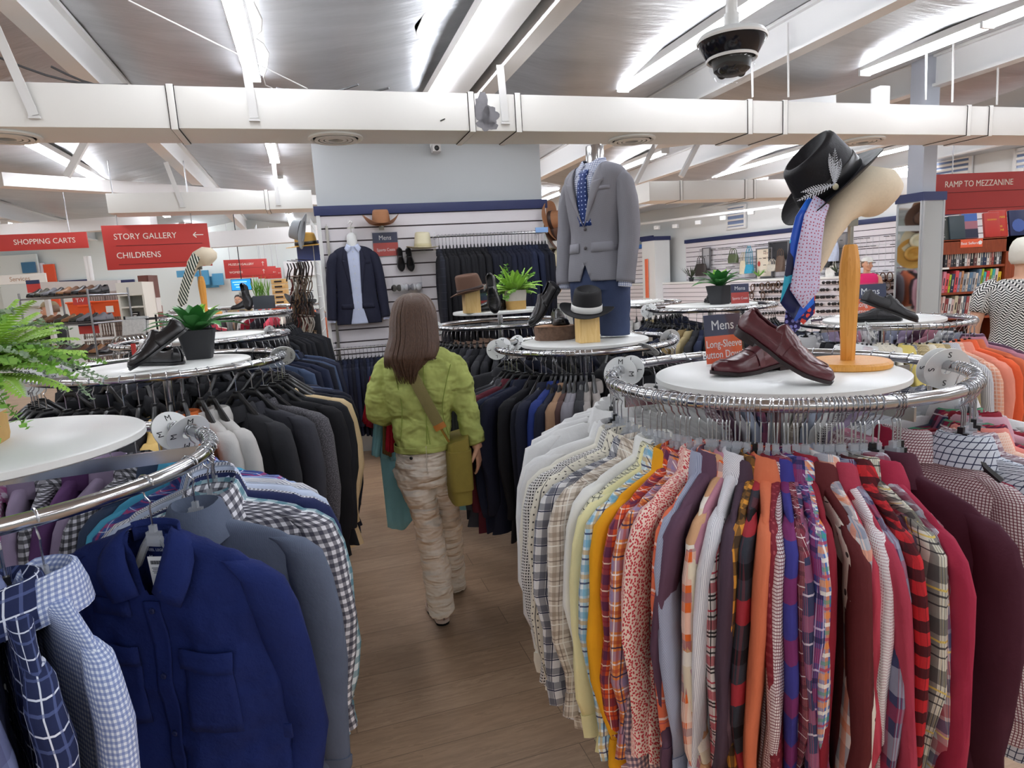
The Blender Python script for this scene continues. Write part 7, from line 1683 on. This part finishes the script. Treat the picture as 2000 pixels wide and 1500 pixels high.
m = MB(); q0 = AY(1897, 475, Yb); m.box((q0.x-bx0, -.003, q0.z), (.215, .004, .078)); sg = m.build('sign_card', ORANGE_S, r, smooth=False)
text('lettering', 'Best Sellers', .036, TR((q0.x-bx0-.022, -.006, q0.z)) @ Matrix.Rotation(pi/2, 4, 'X'), WHITE_L, sg, ext=.0005)
m = MB(); 
for i in range(5): a = radians(90+72*i); m.ball((q0.x-bx0+.083+.011*cos(a), -.006, q0.z+.002+.011*sin(a)), (.010, .001, .010), 8, 4)
m.build('flower_emblem', WHITE_L, sg, smooth=False)
rb = random.Random(5); BK = ['#e9e4da', '#3a3a40', '#8d3a3a', '#24262c', '#cfc3a5', '#556270', '#b98a7e', '#dcdcdc', '#6f4a4a', '#2d3b5a', '#a34848', '#4e4e55', '#d8b8b0', '#92939a']
BK2 = ['#d8b52a', '#9a93a8', '#d9c9b8', '#d77f8f', '#3aa6a0', '#2b3a55', '#c98e62', '#5f7f9a', '#d9363e', '#e0545a', '#e6c7c2', '#9aa0a8', '#33363c', '#b5c832']
TIT = mat('spine_print', '#b9b2a2', .6); TITD = mat('spine_print_dark', '#2a2a2e', .6)
def book(x, y, z, w, h, d, hx, label, group, lean=0, face=False):
    o = empty('book', (x, y, z), 0, label, 'book', group); o.rotation_euler.y = lean
    cm = mat('book_'+hx[1:], hx, .5)
    m = MB(); m.box((w/2, d/2, h/2), (w, d, h)); m.build('cover', cm, o, bev=.001)
    m = MB(); m.box((w/2, d/2+.004, h/2+.0008), (w-.004, d-.004, h)); m.build('pages', PRICE, o, smooth=False)
    if not face:
        m = MB(); tm = TIT if sum(lin(hx)[:3]) < .9 else TITD
        for z0, z1 in ((.14, .18), (.36, .70)): m.box((w/2, -.0006, h*(z0+z1)/2), (w*.34, .0008, h*(z1-z0)))
        m.build('spine_print', tm, o, smooth=False)
    return o
for row, (xa, xb, pal, zz) in enumerate(((1846, 1957, BK, shz[0]), (1842, 1958, BK2, shz[1]), (1838, 1950, BK, shz[2]))):
    xa, xb = AY(xa, 540, Yb).x, AY(xb, 540, Yb).x; x = xa; i = 0
    while x < xb-.02:
        w = rb.uniform(.020, .034); h = rb.uniform(.175, .215); hx = pal[(i*5+row*3+int(rb.random()*2)) % 14]; i += 1
        book(x, Yb+.02, zz, w-.002, h, .14, hx, 'hardback book standing on the %s shelf of the bookcase' % ('upper', 'middle', 'lower')[row], 'books on the %s bookcase shelf' % ('upper', 'middle', 'lower')[row], lean=.10 if row and i < 22 else .03); x += w+.0015
X2 = Matrix.Rotation(pi/2, 4, 'X')
for k, (px, py, w, h, hx, yaw, lb, tx) in enumerate(((1838, 462, .15, .225, '#4b4f4c', -.0, 'dark green novel face-out on top of the bookcase, first from left', (('CREATION', .024, .085, '#f2efe8'), ('LAKE', .024, .05, '#f2efe8'), ('RACHEL', .016, -.06, '#f2efe8'), ('KUSHNER', .016, -.085, '#f2efe8'))),
        (1866, 462, .15, .23, '#3b4a52', 0, 'dark teal novel behind the pink and blue one, on top of the bookcase', ()),
        (1893, 460, .155, .245, '#b0707e', 0, 'pink and blue novel face-out on top of the bookcase', ()),
        (1934, 457, .15, .24, '#c5352c', 0, 'red novel with yellow title, left of the frontmost red one', (('DOORMAN', .022, .05, '#f0c53a'),)),
        (1950, 456, .165, .26, '#cc3a2e', 0, 'red novel with yellow title, frontmost on top of the bookcase', (('DOORMAN', .030, .06, '#f3cf45'), ('CHRIS', .028, -.03, '#f3cf45'), ('PAVONE', .028, -.065, '#f3cf45'))),
        (1985, 454, .17, .25, '#1f2c58', 0, 'midnight blue novel face-out at the right end of the bookcase top', ()))):
    p = AY(px, py, Yb+.06); o = empty('book', M=TR((p.x, Yb+.05-.018*(k % 2), zt+.002), 0, -.18), label=lb, cat='book'); m = MB(); m.box((0, 0, h/2), (w, .028, h)); m.build('cover', mat('book_'+hx[1:], hx, .4), o, bev=.002)
    m = MB(); m.box((.001, 0, h/2+.001), (w-.002, .022, h)); m.build('pages', PRICE, o, smooth=False)
    if hx == '#b0707e': m = MB(); m.box((0, -.0146, h*.84), (w*.98, .0008, h*.3)); m.build('cover_panel', mat('cover_blue', '#4d73c0', .5), o, smooth=False); m = MB(); m.box((0, -.0146, h*.2), (w*.98, .0008, h*.36)); m.build('cover_panel', mat('cover_navy', '#2a2d48', .5), o, smooth=False)
    if hx == '#1f2c58': m = MB(); m.ball((0, -.0146, h*.4), (w*.38, .0012, w*.38), 20, 6); m.build('cover_medallion', mat('cover_mid_blue', '#4560a8', .5), o)
    for s_, sz, dz, c_ in tx: text('cover_lettering', s_, sz, TR((0, -.0148, h/2+dz)) @ X2, mat('ink_'+c_[1:], c_, .5), o, ext=.0003, sx=.8)
# ------------------------------------------------------------------ goods along the right wall
GRIDM = mat('grid_wire', '#d8d8da', .4, .3); DKW = mat('dark_wire', '#4b4648', .5)
def on_wall(px, py, off=.06):
    p = RWp(px, py, off); return p
def wall_obj(name, px, py, off=.06, label=None, cat=None, group=None): return empty(name, on_wall(px, py, off), RWZ, label, cat, group)
for (x0, x1, y0, y1, nm) in ((1366, 1532, 480, 545, 'left'), (1600, 1755, 465, 545, 'right')):
    a, b = on_wall(x1, (y0+y1)/2, .05), on_wall(x0, (y0+y1)/2, .05); L = (b-a).length; c = (a+b)/2
    zc = (RWp((x0+x1)/2, y0, .05).z+RWp((x0+x1)/2, y1, .05).z)/2; h = abs(RWp((x0+x1)/2, y0, .05).z-RWp((x0+x1)/2, y1, .05).z)
    r = empty('grid_panel', (c.x, c.y, zc), RWZ, 'wire grid panel on the white slatted wall, %s' % ('behind the handbags' if nm == 'left' else 'beside the woman in pink'), 'grid panel'); m = MB()
    n = int(L/.12)
    for i in range(n+1): m.tube([(-L/2+L*i/n, 0, -h/2), (-L/2+L*i/n, 0, h/2)], .0028, 4)
    k = int(h/.16)+1
    for i in range(k+1): m.tube([(-L/2, 0, -h/2+h*i/k), (L/2, 0, -h/2+h*i/k)], .0028, 4)
    m.build('wires', GRIDM, r, smooth=False)
    m = MB(); rg = random.Random(3)
    for i in range(n):
        for j in range(k):
            if rg.random() < .6: m.bar((-L/2+L*(i+.5)/n, -.0, -h/2+h*(j+.9)/k), (-L/2+L*(i+.5)/n, -.16, -h/2+h*(j+.9)/k), .012, .012)
    m.build('pegs', DKW, r, smooth=False)
# ledge with cabinets of glasses below
a, b = RWp(1752, 540, .28), RWp(1215, 565, .28); zl_ = RWp(1500, 545, .5).z
L = (RWp(1752, 540, .28)-RWp(1335, 552, .28)).length+2; c = RWp(1752, 540, .0)
r = empty('display_counter', RW0+RWD*(rwt(RWp(1752, 540, .28))-2), RWZ+pi, 'long white slatted counter of eyeglasses below the handbags, right wall', 'counter')
m = MB(); m.box((-0+(-L-2)/2*-1, 0, 0), (1, 1, 1)); 
m = MB(); m.box(((L+2)/2, .27, zl_-.02), (L+2, .5, .05)); m.build('top', LAM, r, bev=.003)
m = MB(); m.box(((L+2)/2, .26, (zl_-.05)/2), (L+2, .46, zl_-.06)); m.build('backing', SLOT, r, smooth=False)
m = MB()
for i in range(12): m.box(((L+2)/2, .50, zl_-.10-.105*i), (L+2, .02, .094))
m.build('slats', SLATM, r, smooth=False)
gl = empty('eyeglasses'); m = MB()
for s_ in (-1, 1): m.tube([(s_*.034+.027*cos(a), 0, .022*sin(a)) for a in [2*pi*i/14 for i in range(14)]], .004, 5, closed=True); m.tube([(s_*.062, 0, .008), (s_*.064, .12, .0)], .003, 4)
m.tube([(-.008, 0, .006), (.008, 0, .006)], .004, 4); m.build('frame', mat('dark_tortoise', '#2b211f', .3), gl)
m = MB()
for s_ in (-1, 1): m.ball((s_*.034, 0, 0), (.026, .002, .021), 12, 4)
m.build('lenses', mat('smoke_lens', '#1c1c20', .15), gl); first = True; rg = random.Random(8)
for j, py in enumerate((556, 570, 584, 598, 612)):
    for i in range(30):
        px = 1420+i*11.3
        if 1560 < px < 1595 and py > 600: continue
        if rg.random() < .12: continue
        p = RWp(px, py-(px-1500)*.035, .56); o = gl if first else dup(gl); first = False; o.location = p; o.rotation_euler = (0, 0, RWZ); o.scale = (1.25,)*3
        tag(o, 'dark-framed eyeglasses displayed in rows on the white slatted counter', 'eyeglasses', 'eyeglasses on the counter')
def handbag(px, py, w, h, hx, label, slump=.1, strap=.12, chain=False):
    r = wall_obj('handbag', px, py, .28, label, 'handbag'); M_ = mat('bag_'+hx[1:], hx, .5, bump=.3, bs=30, var=.2); m = MB(); R = []
    for i in range(9):
        t = i/8; R.append([V((w/2*(.80+.25*sin(pi*min(1, t*.8+.1)))*math.copysign(abs(cos(u))**.5, cos(u)), .06*(.4+.7*t)*math.copysign(abs(sin(u))**.6, sin(u)), h/2-h*t-slump*h*abs(cos(u))*(1-t)*.2)) for u in [2*pi*k/28 for k in range(28)]])
    m.loft(R, uv=False); m.build('bag_body', M_, r, ang=70); 
    for y in (-.03, .03): m = MB(); m.tube([(-w*.28, y, h*.45), (-w*.22, y, h*.45+strap*.7), (0, y, h*.45+strap), (w*.22, y, h*.45+strap*.7), (w*.28, y, h*.45)], .009, 6); m.build('handle', M_, r)
    return r
handbag(1369, 527, .36, .30, '#3b3331', 'dark brown tote on the ledge, first handbag from the left', strap=.2)
handbag(1432, 505, .28, .20, '#4f5a3c', 'olive green woven bag hanging second from the left', strap=.14)
handbag(1452, 522, .18, .30, '#cfc2a6', 'cream soft bag beside the olive woven one', strap=.2)
handbag(1463, 525, .24, .20, '#2d94b4', 'turquoise sequinned bag with long strap', strap=.42)
handbag(1508, 523, .22, .15, '#b9b1a2', 'small taupe clutch by the wall poster')
handbag(1524, 515, .20, .34, '#5a4638', 'brown bucket bag beside the taupe clutch', strap=.16)
handbag(1608, 510, .36, .26, '#1b1b1e', 'black slouchy bag right of the hanging ties', strap=.26)
handbag(1628, 492, .20, .36, '#b9c2d6', 'pale blue bag behind the black slouchy one', strap=.1)
handbag(1624, 530, .24, .22, '#e5dfd6', 'white bag on the ledge right of the ties', strap=.16)
handbag(1262, 530, .22, .26, '#17181c', 'black bag against the blue panel, right of the grey suit', strap=.22)
handbag(1276, 533, .20, .24, '#3c3d44', 'grey bag right of the black one against the blue panel', strap=.22)
for px, py, w, h, hx, lb, nm in ((1259, 528, .75, .9, '#2f3c9c', 'royal blue backing panel behind two bags, right of the grey suit', 'blue_display_panel'), (1493, 513, .42, .62, '#e4d5c0', 'cream wall poster with small lettering above the ledge', 'poster'), (1521, 490, .50, .40, '#26262a', 'black peg board of jewellery behind the ties', 'peg_board'), (1380, 505, .24, .5, '#b8b6b8', 'grey framed mirror beside the dark brown tote', 'framed_mirror'), (1638, 485, .34, .55, '#8f8a88', 'grey framed panel behind the pale blue bag', 'framed_picture'), (1299, 505, .16, .5, '#4d4b4f', 'spotted dark scarf strip by the orange pillar panel', 'scarf_strip')):
    r = wall_obj(nm, px, py, .12, lb, nm.replace('_', ' ')); m = MB(); m.box((0, 0, 0), (w, .02, h)); m.build('panel', mat('pn_'+hx[1:], hx, .6), r, smooth=False)
    m = MB()
    for sx in (-1, 1): m.box((sx*w/2, -.005, 0), (.025, .035, h+.025))
    for sz in (-1, 1): m.box((0, -.005, sz*h/2), (w, .035, .025))
    m.build('frame', mat('frame_grey', '#6c6a6c', .5), r, smooth=False)
    if nm == 'poster':
        text('lettering', 'NEW', .07, TR((.06, -.012, .20)) @ X2, mat('ink_brown', '#7d4a3a', .6), r, ext=.0005); text('lettering', 'NOTES', .06, TR((.06, -.012, .10)) @ X2, mat('ink_brown', '#7d4a3a', .6), r, ext=.0005)
        m = MB(); m.ball((-.14, -.012, -.02), (.04, .002, .06), 10, 5); m.build('red_motif', mat('motif_red', '#b5453c', .6), r)
for px, py, k in ((1350, 528, 1.0), (1482, 538, .55), (1635, 535, .7)):
    p = RWp(px, py, .35); r = empty('potted_grass', V((p.x, p.y, zl_+.005)), 0, ('dark spiky grass plant left of the dark brown tote', 'small green grass plant under the wall poster', 'wispy grass plant behind the ties on the ledge')[(1350, 1482, 1635).index(px)], 'potted plant')
    m = MB(); m.lathe([(.05*k, 0), (.07*k, .1*k), (.062*k, .1*k)], 16); m.build('pot', POTB if px != 1482 else POTC, r); m = MB()
    for i in range(36): az = rr.uniform(0, 6.28); leaf_blade(m, (0, 0, .09*k), (cos(az)*.7, sin(az)*.7, .9), (cos(az), sin(az), .3), rr.uniform(.3, .5)*k, .008, bend=.5, n=4)
    m.build('grass_blades', mat('dark_grass', '#3f4a34', .6) if px != 1482 else FERN3, r, smooth=False)
# belts / jewellery loops on the counter front, left of the ties
lp = MB(); lp.tube([(.05*cos(a), 0, .075*sin(a)) for a in [2*pi*i/16 for i in range(16)]], .012, 6, closed=True); lpm = lp.mesh('belt_coil', mat('brown_belt', '#5a4030', .5))
for i, (px, py) in enumerate(((1470, 562), (1488, 560), (1500, 558), (1510, 560), (1520, 556), (1468, 577), (1490, 576), (1700, 545), (1712, 543), (1724, 541), (1738, 540), (1704, 560), (1718, 560), (1734, 558))):
    o = mo('coiled_belt', lpm); o.location = RWp(px, py, .58); o.rotation_euler.z = RWZ; tag(o, 'coiled brown belt hanging on the white slatted counter', 'belt', 'coiled belts on the counter')
# far white shirt-fixture with hanging black trousers beside the mirror pillar
# ------------------------------------------------------------------ far left: shoe shelves, grids, bookcase, racks
def wire_shelf(p, w, d, zs, label, yaw=0, H=1.75, M_=None):
    r = empty('shelf_unit', p, yaw, label, 'shelf unit'); M_ = M_ or STEEL
    for x in (0, w):
        for y in (0, d): m = MB(); m.tube([(x, y, 0), (x, y, H)], .009, 8); m.build('post', M_, r)
    for z in zs:
        m = MB(); m.tube([(0, 0, z), (w, 0, z), (w, d, z), (0, d, z)], .008, 6, closed=True)
        for i in range(1, int(d/.06)): m.tube([(0, d*i/int(d/.06), z), (w, d*i/int(d/.06), z)], .004, 4)
        m.build('wire_shelf', M_, r)
    return r
CHR2 = mat('dull_chrome', '#a5a6aa', .3, 1)
p0 = AY(48, 640, 6.3); p1 = AY(182, 640, 6.0); w = (V((p1.x, p1.y, 0))-V((p0.x, p0.y, 0))).length; zsh = [AY(110, y, 6.1).z for y in (700, 636, 581)]
wire_shelf((p0.x, p0.y, 0), w, .42, zsh, 'chrome wire shelf unit of shoes, far left behind the fern', atan2(p1.y-p0.y, p1.x-p0.x), H=zsh[2]+.06, M_=CHR2)
rg = random.Random(12); LB = [LEATHER_B, LEATHER_BM, mat('brown_suede', '#6b4630', .8, var=.2), mat('tan_leather', '#9a6a40', .5, var=.2), mat('grey_suede', '#77757a', .8), mat('dark_olive_leather', '#3d3a2a', .5)]
for j, z in enumerate(zsh):
    for i in range(9):
        t = (i+.5)/9; c = V((p0.x, p0.y, 0)).lerp(V((p1.x, p1.y, 0)), t); c.z = z+.012; yaw = atan2(p1.y-p0.y, p1.x-p0.x)
        k = rg.randrange(6); shoe(c+V((.02, .34, .0)), c+V((0, .06, 0)), (0, 0, 1), LB[k], '%s shoe on the %s shelf of the far left wire unit' % (('black', 'dull black', 'brown suede', 'tan', 'grey suede', 'dark olive')[k], ('bottom', 'middle', 'top')[j]), name='shoe', group='shoes on the far left wire shelves', seam=False, strap=False, flat=j == 1)
# white wire cart unit
p = AY(165, 690, 6.95); wr = wire_shelf((p.x, p.y, 0), .34, .4, [AY(185, y, 6.95).z for y in (690, 664, 630)], 'white wire cart in front of the grid panel, far left', .1, H=AY(185, 625, 6.95).z+.02, M_=WHITEP)
m = MB()
for i in range(12): m.tube([(.02+.027*i, 0, AY(185, 655, 6.95).z), (.02+.027*i, 0, AY(185, 632, 6.95).z)], .004, 4)
m.build('wire_front', WHITEP, wr, smooth=False)
m = MB(); c = AY(174, 644, 6.3); m.box(c, (.19, .01, .075)); o = m.build('shelf_sign', REDS, smooth=False); tag(o, 'small red and navy shelf sign hooked on the far left wire shelves', 'sign'); m = MB(); m.box(c+V((0, -.002, .055)), (.19, .01, .035)); m.build('navy_strip', NAVY_S, o, smooth=False)
# brown-grey grid panel with orange baskets
a, b = AY(163, 640, 7.6), AY(268, 640, 7.3); h = abs(AY(215, 577, 7.5).z); r = empty('grid_panel', (a.x, a.y, 0), atan2(b.y-a.y, b.x-a.x), 'dark wire grid wall with orange baskets, far left', 'grid panel'); L = V((b.x-a.x, b.y-a.y, 0)).length; m = MB()
for i in range(23): m.tube([(L*i/22, 0, .1), (L*i/22, 0, h)], .005 if i % 11 else .014, 4)
for i in range(30): m.tube([(0, 0, .1+(h-.1)*i/29), (L, 0, .1+(h-.1)*i/29)], .005, 4)
m.build('wires', mat('grid_brown', '#6f625c', .5), r, smooth=False)
m = MB(); m.box((L/2, .12, h/2+.05), (L, .02, h)); m.build('backing', mat('back_taupe', '#b1a29a', .7), r, smooth=False)
ORB = mat('orange_plastic', '#ea5a22', .45)
for px, py, w, h_, lb in ((224, 603, .36, .17, 'orange shopping basket hung on the dark grid wall'), (158, 603, .17, .14, 'orange bin of goods left of the orange shopping basket'), (180, 607, .16, .12, 'orange bin of goods nearest the shopping basket'), (172, 622, .3, .05, 'low orange tray below the orange bins')):
    c = AY(px, py, 7.3); r = empty('orange_basket', c, .05, lb, 'basket'); m = MB(); m.add([V((x*w/2*(1 if z > 0 else .86), y*.1*(1 if z > 0 else .85), z*h_/2)) for z in (-1, 1) for x, y in ((-1, -1), (1, -1), (1, 1), (-1, 1))], [(0, 1, 2, 3), (0, 1, 5, 4), (1, 2, 6, 5), (2, 3, 7, 6), (3, 0, 4, 7)]); k = m.build('tub', ORB, r, smooth=False); mod(k, 'SOLIDIFY', thickness=.008)
    m = MB(); m.tube([V((x*w/2*1.03, y*.105, h_/2)) for x, y in ((-1, -1), (1, -1), (1, 1), (-1, 1))], .01, 6, closed=True); m.build('rim', ORB, r)
    if w == .36: m = MB(); m.box((0, -.098, 0), (.08, .004, .07)); m.build('white_label', PRICE, r, smooth=False)
c = AY(157, 587, 7.1); m = MB(); m.box(c, (.16, .01, .09)); o = m.build('shelf_sign', REDS, smooth=False); tag(o, 'red sign with white lettering above the orange bins', 'sign'); text('lettering', 'T-V', .06, Matrix.Translation(c+V((0, -.007, 0))) @ X2, WHITE_L, o, ext=.0005)
c = AY(66, 562, 7.0); m = MB(); m.box(c, (.14, .01, .10)); o = m.build('shelf_sign', REDS, smooth=False); tag(o, 'red and navy sign on top of the far left shoe shelves', 'sign'); m = MB(); m.box(c+V((0, -.002, .06)), (.14, .01, .04)); m.build('navy_strip', NAVY_S, o, smooth=False)
# long grey header board above, white open bookcase
a, b = AY(78, 565, 8.0), AY(234, 561, 7.9); m = MB(); m.bar(a, b, .06, .17); o = m.build('header_board', mat('pale_grey_board', '#cfcac6', .6), smooth=False); tag(o, 'long pale grey header board above the far left shelves', 'board')
m = MB(); m.bar(V((a.x, a.y+.1, a.z-.1)), V((a.x, a.y+.1, 0)), .05, .05); m.build('post', STRAPM, o, smooth=False); m = MB(); m.bar(V((b.x, b.y+.1, b.z-.1)), V((b.x, b.y+.1, 0)), .05, .05); m.build('post', STRAPM, o, smooth=False)
Yw = 7.0; x0, x1 = AY(233, 600, Yw).x, AY(282, 600, Yw).x; zt2 = AY(258, 551, Yw).z; w = x1-x0
r = empty('white_bookcase', (x0, Yw, 0), .1, 'tall empty white bookcase at the left, behind the black loafers', 'bookcase'); IV = mat('ivory_board', '#e9e4d8', .5)
for x in (.01, w-.01): m = MB(); m.box((x, .14, zt2/2), (.02, .28, zt2)); m.build('side_panel', IV, r, smooth=False)
m = MB(); m.box((w/2, .275, zt2/2), (w, .01, zt2)); m.build('back', IV, r, smooth=False)
m = MB(); m.box((w/2, .0, zt2-.07), (w, .02, .14)); m.build('header', IV, r, smooth=False)
for y in (576, 600, 627, 655): m = MB(); m.box((w/2, .14, AY(258, y, Yw).z), (w-.02, .27, .018)); m.build('shelf', IV, r, smooth=False)
m = MB(); c = AY(266, 619, Yw-.1); m.box(c, (.085, .02, .11)); o = m.build('black_box', BLACKP, smooth=False); tag(o, 'small black printed box on the white bookcase', 'box'); m = MB()
for i in range(4): m.box(c+V((0, -.011, .035-.022*i)), (.05-.01*(i % 2), .002, .008))
m.build('box_print', WHITE_L, o, smooth=False)
for px, w_, h_, hx, lb in ((291, .09, .25, '#6e4236', 'brown cabinet end to the right of the white bookcase, upper'), (294, .10, .26, '#e6e2dc', 'white cabinet block below the brown cabinet end'), (296, .13, .17, '#7a3f30', 'red-brown box beside the white bookcase, lower')):
    i = ('#6e4236', '#e6e2dc', '#7a3f30').index(hx); c = AY(px, (560, 588, 612)[i], 7.4+.1*i); m = MB(); m.box((0, 0, 0), (w_*1.3, .2, h_)); m.box((0, -.102, 0), (w_*1.1, .006, h_*.86)); o = m.build('cabinet_box', mat('cab_'+hx[1:], hx, .5), smooth=False, bev=.004); o.location = c; tag(o, lb, 'cabinet')
# newspaper / wire basket stand
p = AY(255, 700, 6.0); wr = wire_shelf((p.x, p.y, 0), .27, .3, [AY(260, y, 6).z for y in (690, 655, 625)], 'black wire stand of folded newspapers in front of the white bookcase', .15, H=AY(260, 617, 6).z, M_=BLACKM)
for k, (px, py) in enumerate(((262, 640), (268, 634))):
    m = MB(); c = AY(px, py, 5.98+.06*k); m.box(c, (.20, .03, .15), M=Matrix.Rotation(-.25, 3, 'X')); o = m.build('newspaper', mat('newsprint', '#c6c6c4', .8, var=.3, bs=60), smooth=False); tag(o, ('front', 'rear')[k]+' folded newspaper standing in the black wire stand', 'newspaper')
# white hanger bundle and red card left of the black loafers
p = AY(240, 672, 4.2); 
for i in range(6): m = MB(); m.tube([p+V((.012*i-.02, .03*i, 0))+V((.05*cos(a), 0, .05*sin(a))) for a in [radians(20+28*k) for k in range(11)]], .005, 6); tag(m.build('clothes_hanger', CHROME), 'spare chrome hanger in the bunch left of the black loafers', 'hanger', 'bunch of spare hangers')
m = MB(); c = AY(262, 687, 3.2); m.box(c, (.022, .004, .08)); o = m.build('red_card', REDS, smooth=False); tag(o, 'narrow red price card behind the black loafers', 'card')
# far clothes racks, TV, crates
PAL = ['pinkish', 'whitegrey', 'raspberry', 'greysuit', 'crimson', 'black', 'paleblue', 'cream', 'tan', 'black2', 'coral', 'palewhite']
for k, (px, py, Y, z, off) in enumerate(((335, 600, 8.5, 1.42, 0), (310, 605, 10.2, 1.45, 4), (440, 588, 10.5, 1.5, 2), (560, 588, 10, 1.5, 6), (520, 590, 12.5, 1.5, 5), (385, 590, 12, 1.48, 8))):
    c = AY(px, py, Y); nm = ('first', 'second', 'third', 'fourth', 'fifth', 'sixth')[k]
    fill((c.x, c.y), z, 'far round rack of mixed clothes, %s among those left of the wall' % nm, 'the %s far left rack' % nm, [(-170+i*18, PAL[(i*5+off) % 12]) for i in range(18)], 'shirt', 'shirt', table=k % 2 == 0)
c = AY(471, 556, 12); r = empty('television', c, .1, 'wall-hung television with a bright blue picture, far left', 'television'); m = MB(); m.box((0, .03, 0), (.36, .05, .21)); m.build('case', BLACKP, r, bev=.004)
m = MB(); m.box((0, .003, 0), (.34, .004, .19)); m.build('screen', mat('screen_blue', '#1f86e0', .3, emit=.9), r, smooth=False); m = MB()
for i in range(3): m.box((-.02, -.001, .05-.045*i), (.25-.05*i, .002, .016))
m.build('screen_lettering', mat('screen_white', '#9fd0f5', .4, emit=.9), r, smooth=False); m = MB(); m.tube([(0, .05, .1), (0, .05, 1.6)], .008, 8); m.build('mount', BLACKM, r)
c = AY(551, 595, 11); r = empty('crate_tower', (c.x, c.y, c.z), .1, 'tower of pale wood drawers of sunglasses, far aisle left of the wall', 'drawer tower'); CRW = wood('crate_wood', '#c99a55', '#e2bd7f', 6)
for i in range(5):
    m = MB(); m.box((0, 0, .045+.085*i), (.22, .22, .078)); k = m.build('drawer', CRW, r, bev=.004)
    m = MB(); m.box((0, -.113, .045+.085*i), (.12, .006, .028)); m.build('drawer_opening', mat('drawer_dark', '#2c201a', .7), k, smooth=False)
m = MB(); m.box((0, 0, -.55), (.3, .3, 1.1)); m.build('plinth', IV, r, smooth=False)
m = MB(); m.box(AY(552, 599, 10.6), (.3, .2, .07)); o = m.build('orange_tray', ORB, smooth=False); tag(o, 'orange tray in front of the wooden drawer tower', 'tray')
p = AY(585, 592, 7.2); hat(frame(V((p.x, p.y, p.z)), (1, .3, 0), (.35, -.2, 1)), FELT_B, None, 'black western hat on the dark bust left of the slatted wall', a=.085, b=.1, h=.12, brim=.085, curl=.045, k=1.0)
m = MB(); m.loft([ring((p.x+.03, p.y, z), a, b) for z, a, b in ((1.02, .21, .12), (1.2, .20, .12), (p.z-.14, .20, .10), (p.z-.08, .08, .08), (p.z+.02, .075, .085))]); o = m.build('bust', FELT_B, ang=80); tag(o, 'dark clothed bust under the black western hat, left of the wall', 'bust')
m = MB(); m.tube([(p.x+.03, p.y, 0), (p.x+.03, p.y, 1.03)], .03, 10); m.build('stand', BLACKM, o)
for px, py, w_, h_ in ((569, 526, .30, .34), (603, 524, .24, .34)):
    far_panel(px-w_*45, py-16, px+w_*45, py+14, 15.3, '#f2f2f2', 'white_poster', 'white poster with printed lines on the far wall, %s' % ('left of the belts' if px < 590 else 'behind the belts'), 'poster')
# services lettering board, far left
c = AY(40, 545, 11.5); m = MB(); m.box(c, (.9, .03, .16)); o = m.build('board', mat('white_board', '#e6e3dc', .6), smooth=False); tag(o, 'white board lettered Services at the far left', 'board'); text('lettering', 'Services', .11, Matrix.Translation(c+V((.0, -.018, 0))) @ X2, mat('ink_gold', '#b48c6e', .6), o, ext=.0005)
# ------------------------------------------------------------------ hangers of the far racks (past the count), then lettering to meshes
bm = bmesh.new(); tmp = HANG_LO
me = bpy.data.meshes.new('far_hangers'); vs, fs, mi = [], [], []
for M in FARH:
    n = len(vs); vs += [tuple(M @ v.co) for v in tmp.vertices]; fs += [[n+i for i in p.vertices] for p in tmp.polygons]; mi += [p.material_index for p in tmp.polygons]
me.from_pydata(vs, [], fs); me.materials.append(WIRE); me.materials.append(BLACKP); me.polygons.foreach_set('material_index', mi); me.polygons.foreach_set('use_smooth', [True]*len(fs))
bm.free()
o = bpy.data.objects.new('clothes_hangers', me); COL.objects.link(o); tag(o, 'mass of wire-hooked hangers on the far racks and wall rails', 'hangers', kind='stuff')
bpy.context.view_layer.update()
dg = bpy.context.evaluated_depsgraph_get()
for o in [x for x in COL.objects if x.type == 'FONT']:
    me = bpy.data.meshes.new_from_object(o.evaluated_get(dg)); nm = o.name; cu = o.data
    n = bpy.data.objects.new('tmp', me); COL.objects.link(n); n.parent = o.parent; n.matrix_parent_inverse = o.matrix_parent_inverse; n.matrix_basis = o.matrix_basis
    for k in ('label', 'category', 'group', 'kind'):
        if k in o: n[k] = o[k]
    bpy.data.objects.remove(o); n.name = nm
bpy.context.view_layer.update()
